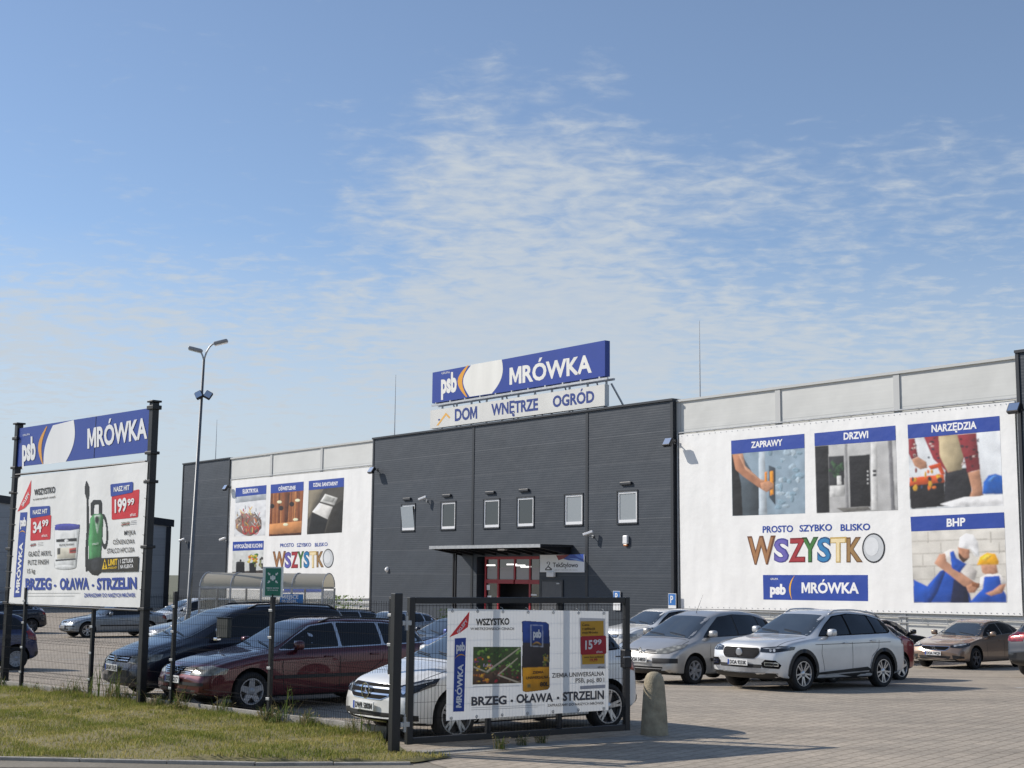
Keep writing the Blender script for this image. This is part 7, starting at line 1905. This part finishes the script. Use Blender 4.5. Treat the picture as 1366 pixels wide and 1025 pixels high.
# blue notice on the shelter
a = SF.px(374, 808); b_ = SF.px(405, 793); 
nb_ = empty('notice_board', SF.world(a[0], -.06, gy), SF.rot, 'blue notice board fixed to the front of the trolley shelter', 'sign')
mb = MB(); mb.box(0, b_[0] - a[0], -.02, .0, a[1] - gy, b_[1] - gy); mb.build('board', mat('notice_blue', rgb('2f74b5'), .4), nb_)
for i, z in enumerate((.78, .5, .25)):
    vs, fs = glyphs(('MIEJSCE', 'NA WÓZKI', 'SKLEPOWE')[i], .02); x0, x1 = min(v[0] for v in vs), max(v[0] for v in vs); w = (b_[0] - a[0]) * (.72, .62, .7)[i]; k = w / (x1 - x0); q = MB()
    q.add([(.06 + (v[0] - x0) * k, -.024, a[1] - gy + (b_[1] - a[1]) * z - .06 + v[1] * k) for v in vs], fs); q.build('lettering', M['white_pvc'], nb_)

# ------------------------------------------------------------------ planters by the entrance
def shrub(name, x, y, z, w, d, h, n, cols, label, cat, tray=True):
    r = empty(name, (x, y, z), FAC.rot, label, cat, 'plants on sale by the entrance')
    mb = MB(); rr = random.Random(int(x * 100))
    for k in range(n):
        cx, cy, cz = rr.uniform(-w, w), rr.uniform(-d, d), (.35 if tray else .1) + h * rr.random() ** .8; s_ = rr.uniform(.03, .08)
        q = Vector((rr.gauss(0, 1), rr.gauss(0, 1), rr.gauss(0, 1))).normalized(); u_ = q.orthogonal().normalized() * s_; v_ = q.cross(u_) * 1.0
        mb.add([Vector((cx, cy, cz)) + u_, Vector((cx, cy, cz)) + v_ * .5, Vector((cx, cy, cz)) - u_, Vector((cx, cy, cz)) - v_ * .5], [(0, 1, 2, 3)], 0, rr.choice(cols))
    mb.build('foliage', M['grass'], r)
    b = MB(); b.rbox(-w - .05, w + .05, -d - .05, d + .05, 0, .35 if tray else .12, .03); b.build('planter', M['black_plastic'], r)


GR = [(.05, .10, .025), (.07, .13, .03), (.035, .07, .02), (.09, .14, .04)]
for x, lab, cs in ((600, 'low green shrub planter left of the red entrance', GR), (695, 'dark green planter before the red entrance doors', GR[:1] + GR[2:3]), (725, 'planter of white flowers right of the red entrance', GR + [(.6, .6, .55)] * 3)):
    p = CAM + ray(x, 800) * 64.0; shrub('planter_box', p.x, p.y, gz(p.y), 1.0, .35, .9, 260, cs, lab, 'planter')
p = CAM + ray(455, 815) * 60.0; shrub('planter_box', p.x, p.y, gz(p.y), 1.1, .5, 1.5, 420, [(.12, .20, .03), (.18, .26, .05), (.08, .15, .03)], 'bright green shrub planter under the left banner', 'planter')

# ------------------------------------------------------------------ weeds along the fence and under the gate


def weed(seed, h, n):
    rr = np.random.RandomState(seed); P = rr.randn(n, 2) * .07; mb = MB(); rnd_ = random.Random(seed)
    for k in range(n):
        x, y = P[k]; a = rnd_.uniform(0, 6.28); l = h * rnd_.uniform(.45, 1.0); le = l * rnd_.uniform(.15, .6); w = rnd_.uniform(.004, .009); dx, dy = math.cos(a), math.sin(a); c = rnd_.choice([(.10, .15, .035), (.14, .18, .05), (.07, .11, .03), (.30, .25, .12), (.24, .20, .10)])
        pts = [(x + dx * le * t * t, y + dy * le * t * t, l * (t - .25 * t * t * le / l)) for t in (0, .35, .7, 1)]
        for (p, q, w0, w1) in ((pts[0], pts[1], w, w), (pts[1], pts[2], w, w * .7), (pts[2], pts[3], w * .7, .001)):
            mb.add([(p[0] - dy * w0, p[1] + dx * w0, p[2]), (p[0] + dy * w0, p[1] - dx * w0, p[2]), (q[0] + dy * w1, q[1] - dx * w1, q[2]), (q[0] - dy * w1, q[1] + dx * w1, q[2])], [(0, 1, 2, 3)], 0, c)
        if rnd_.random() < .3:
            for t in (.4, .55, .7, .85):
                q = Vector(pts[0]).lerp(Vector(pts[3]), t); an = rnd_.uniform(0, 6.28); s_ = rnd_.uniform(.015, .045); e = q + Vector((math.cos(an) * s_ * 2, math.sin(an) * s_ * 2, s_ * .8)); sd = Vector((-math.sin(an), math.cos(an), 0)) * s_ * .5
                mb.add([q, (q + e) / 2 + sd, e, (q + e) / 2 - sd], [(0, 1, 2, 3)], 0, c)
    return mb.build('weed', M['grass'])


protos = [weed(3, .55, 34), weed(5, .38, 46), weed(8, .75, 16), weed(13, .3, 30)]
used = set(); wr_ = random.Random(4)
WG = 'weeds growing along the fence foot'; WLAB = ['tall thin weed tuft with dry stalks at the fence foot', 'bushy green weed tuft at the fence foot', 'tallest sparse weed stalks at the fence foot', 'low spreading weed at the fence foot']
for k in range(40):
    u = wr_.uniform(-1.5, FEND - .1) if k > 9 else wr_.uniform(3.0, 5.5); i = wr_.choice((0, 1, 1, 2, 3, 3)); p = FF.world(u, wr_.uniform(-.32, .06), .02)
    o = protos[i] if i not in used else protos[i].copy()
    if i in used: col.objects.link(o)
    used.add(i); o.location = p; o.rotation_euler = (0, 0, wr_.uniform(0, 6.28)); s_ = wr_.uniform(.5, 1.0); o.scale = (s_, s_, s_ * wr_.uniform(.8, 1.1)); tag(o, WLAB[i], 'weed', WG)
for (x, y), s_, lab in (((668, 1000), .6, 'small weed under the open gate at its left upright'), ((697, 995), .5, 'leafy weed under the open gate near its middle'), ((722, 992), .55, 'weed under the open gate right of the leafy one')):
    p = ground(x, y); o = protos[1].copy(); col.objects.link(o); o.location = (p.x, p.y, .0); o.scale = (s_, s_, s_); o.rotation_euler = (0, 0, x); tag(o, lab, 'weed', 'weeds under the gate')
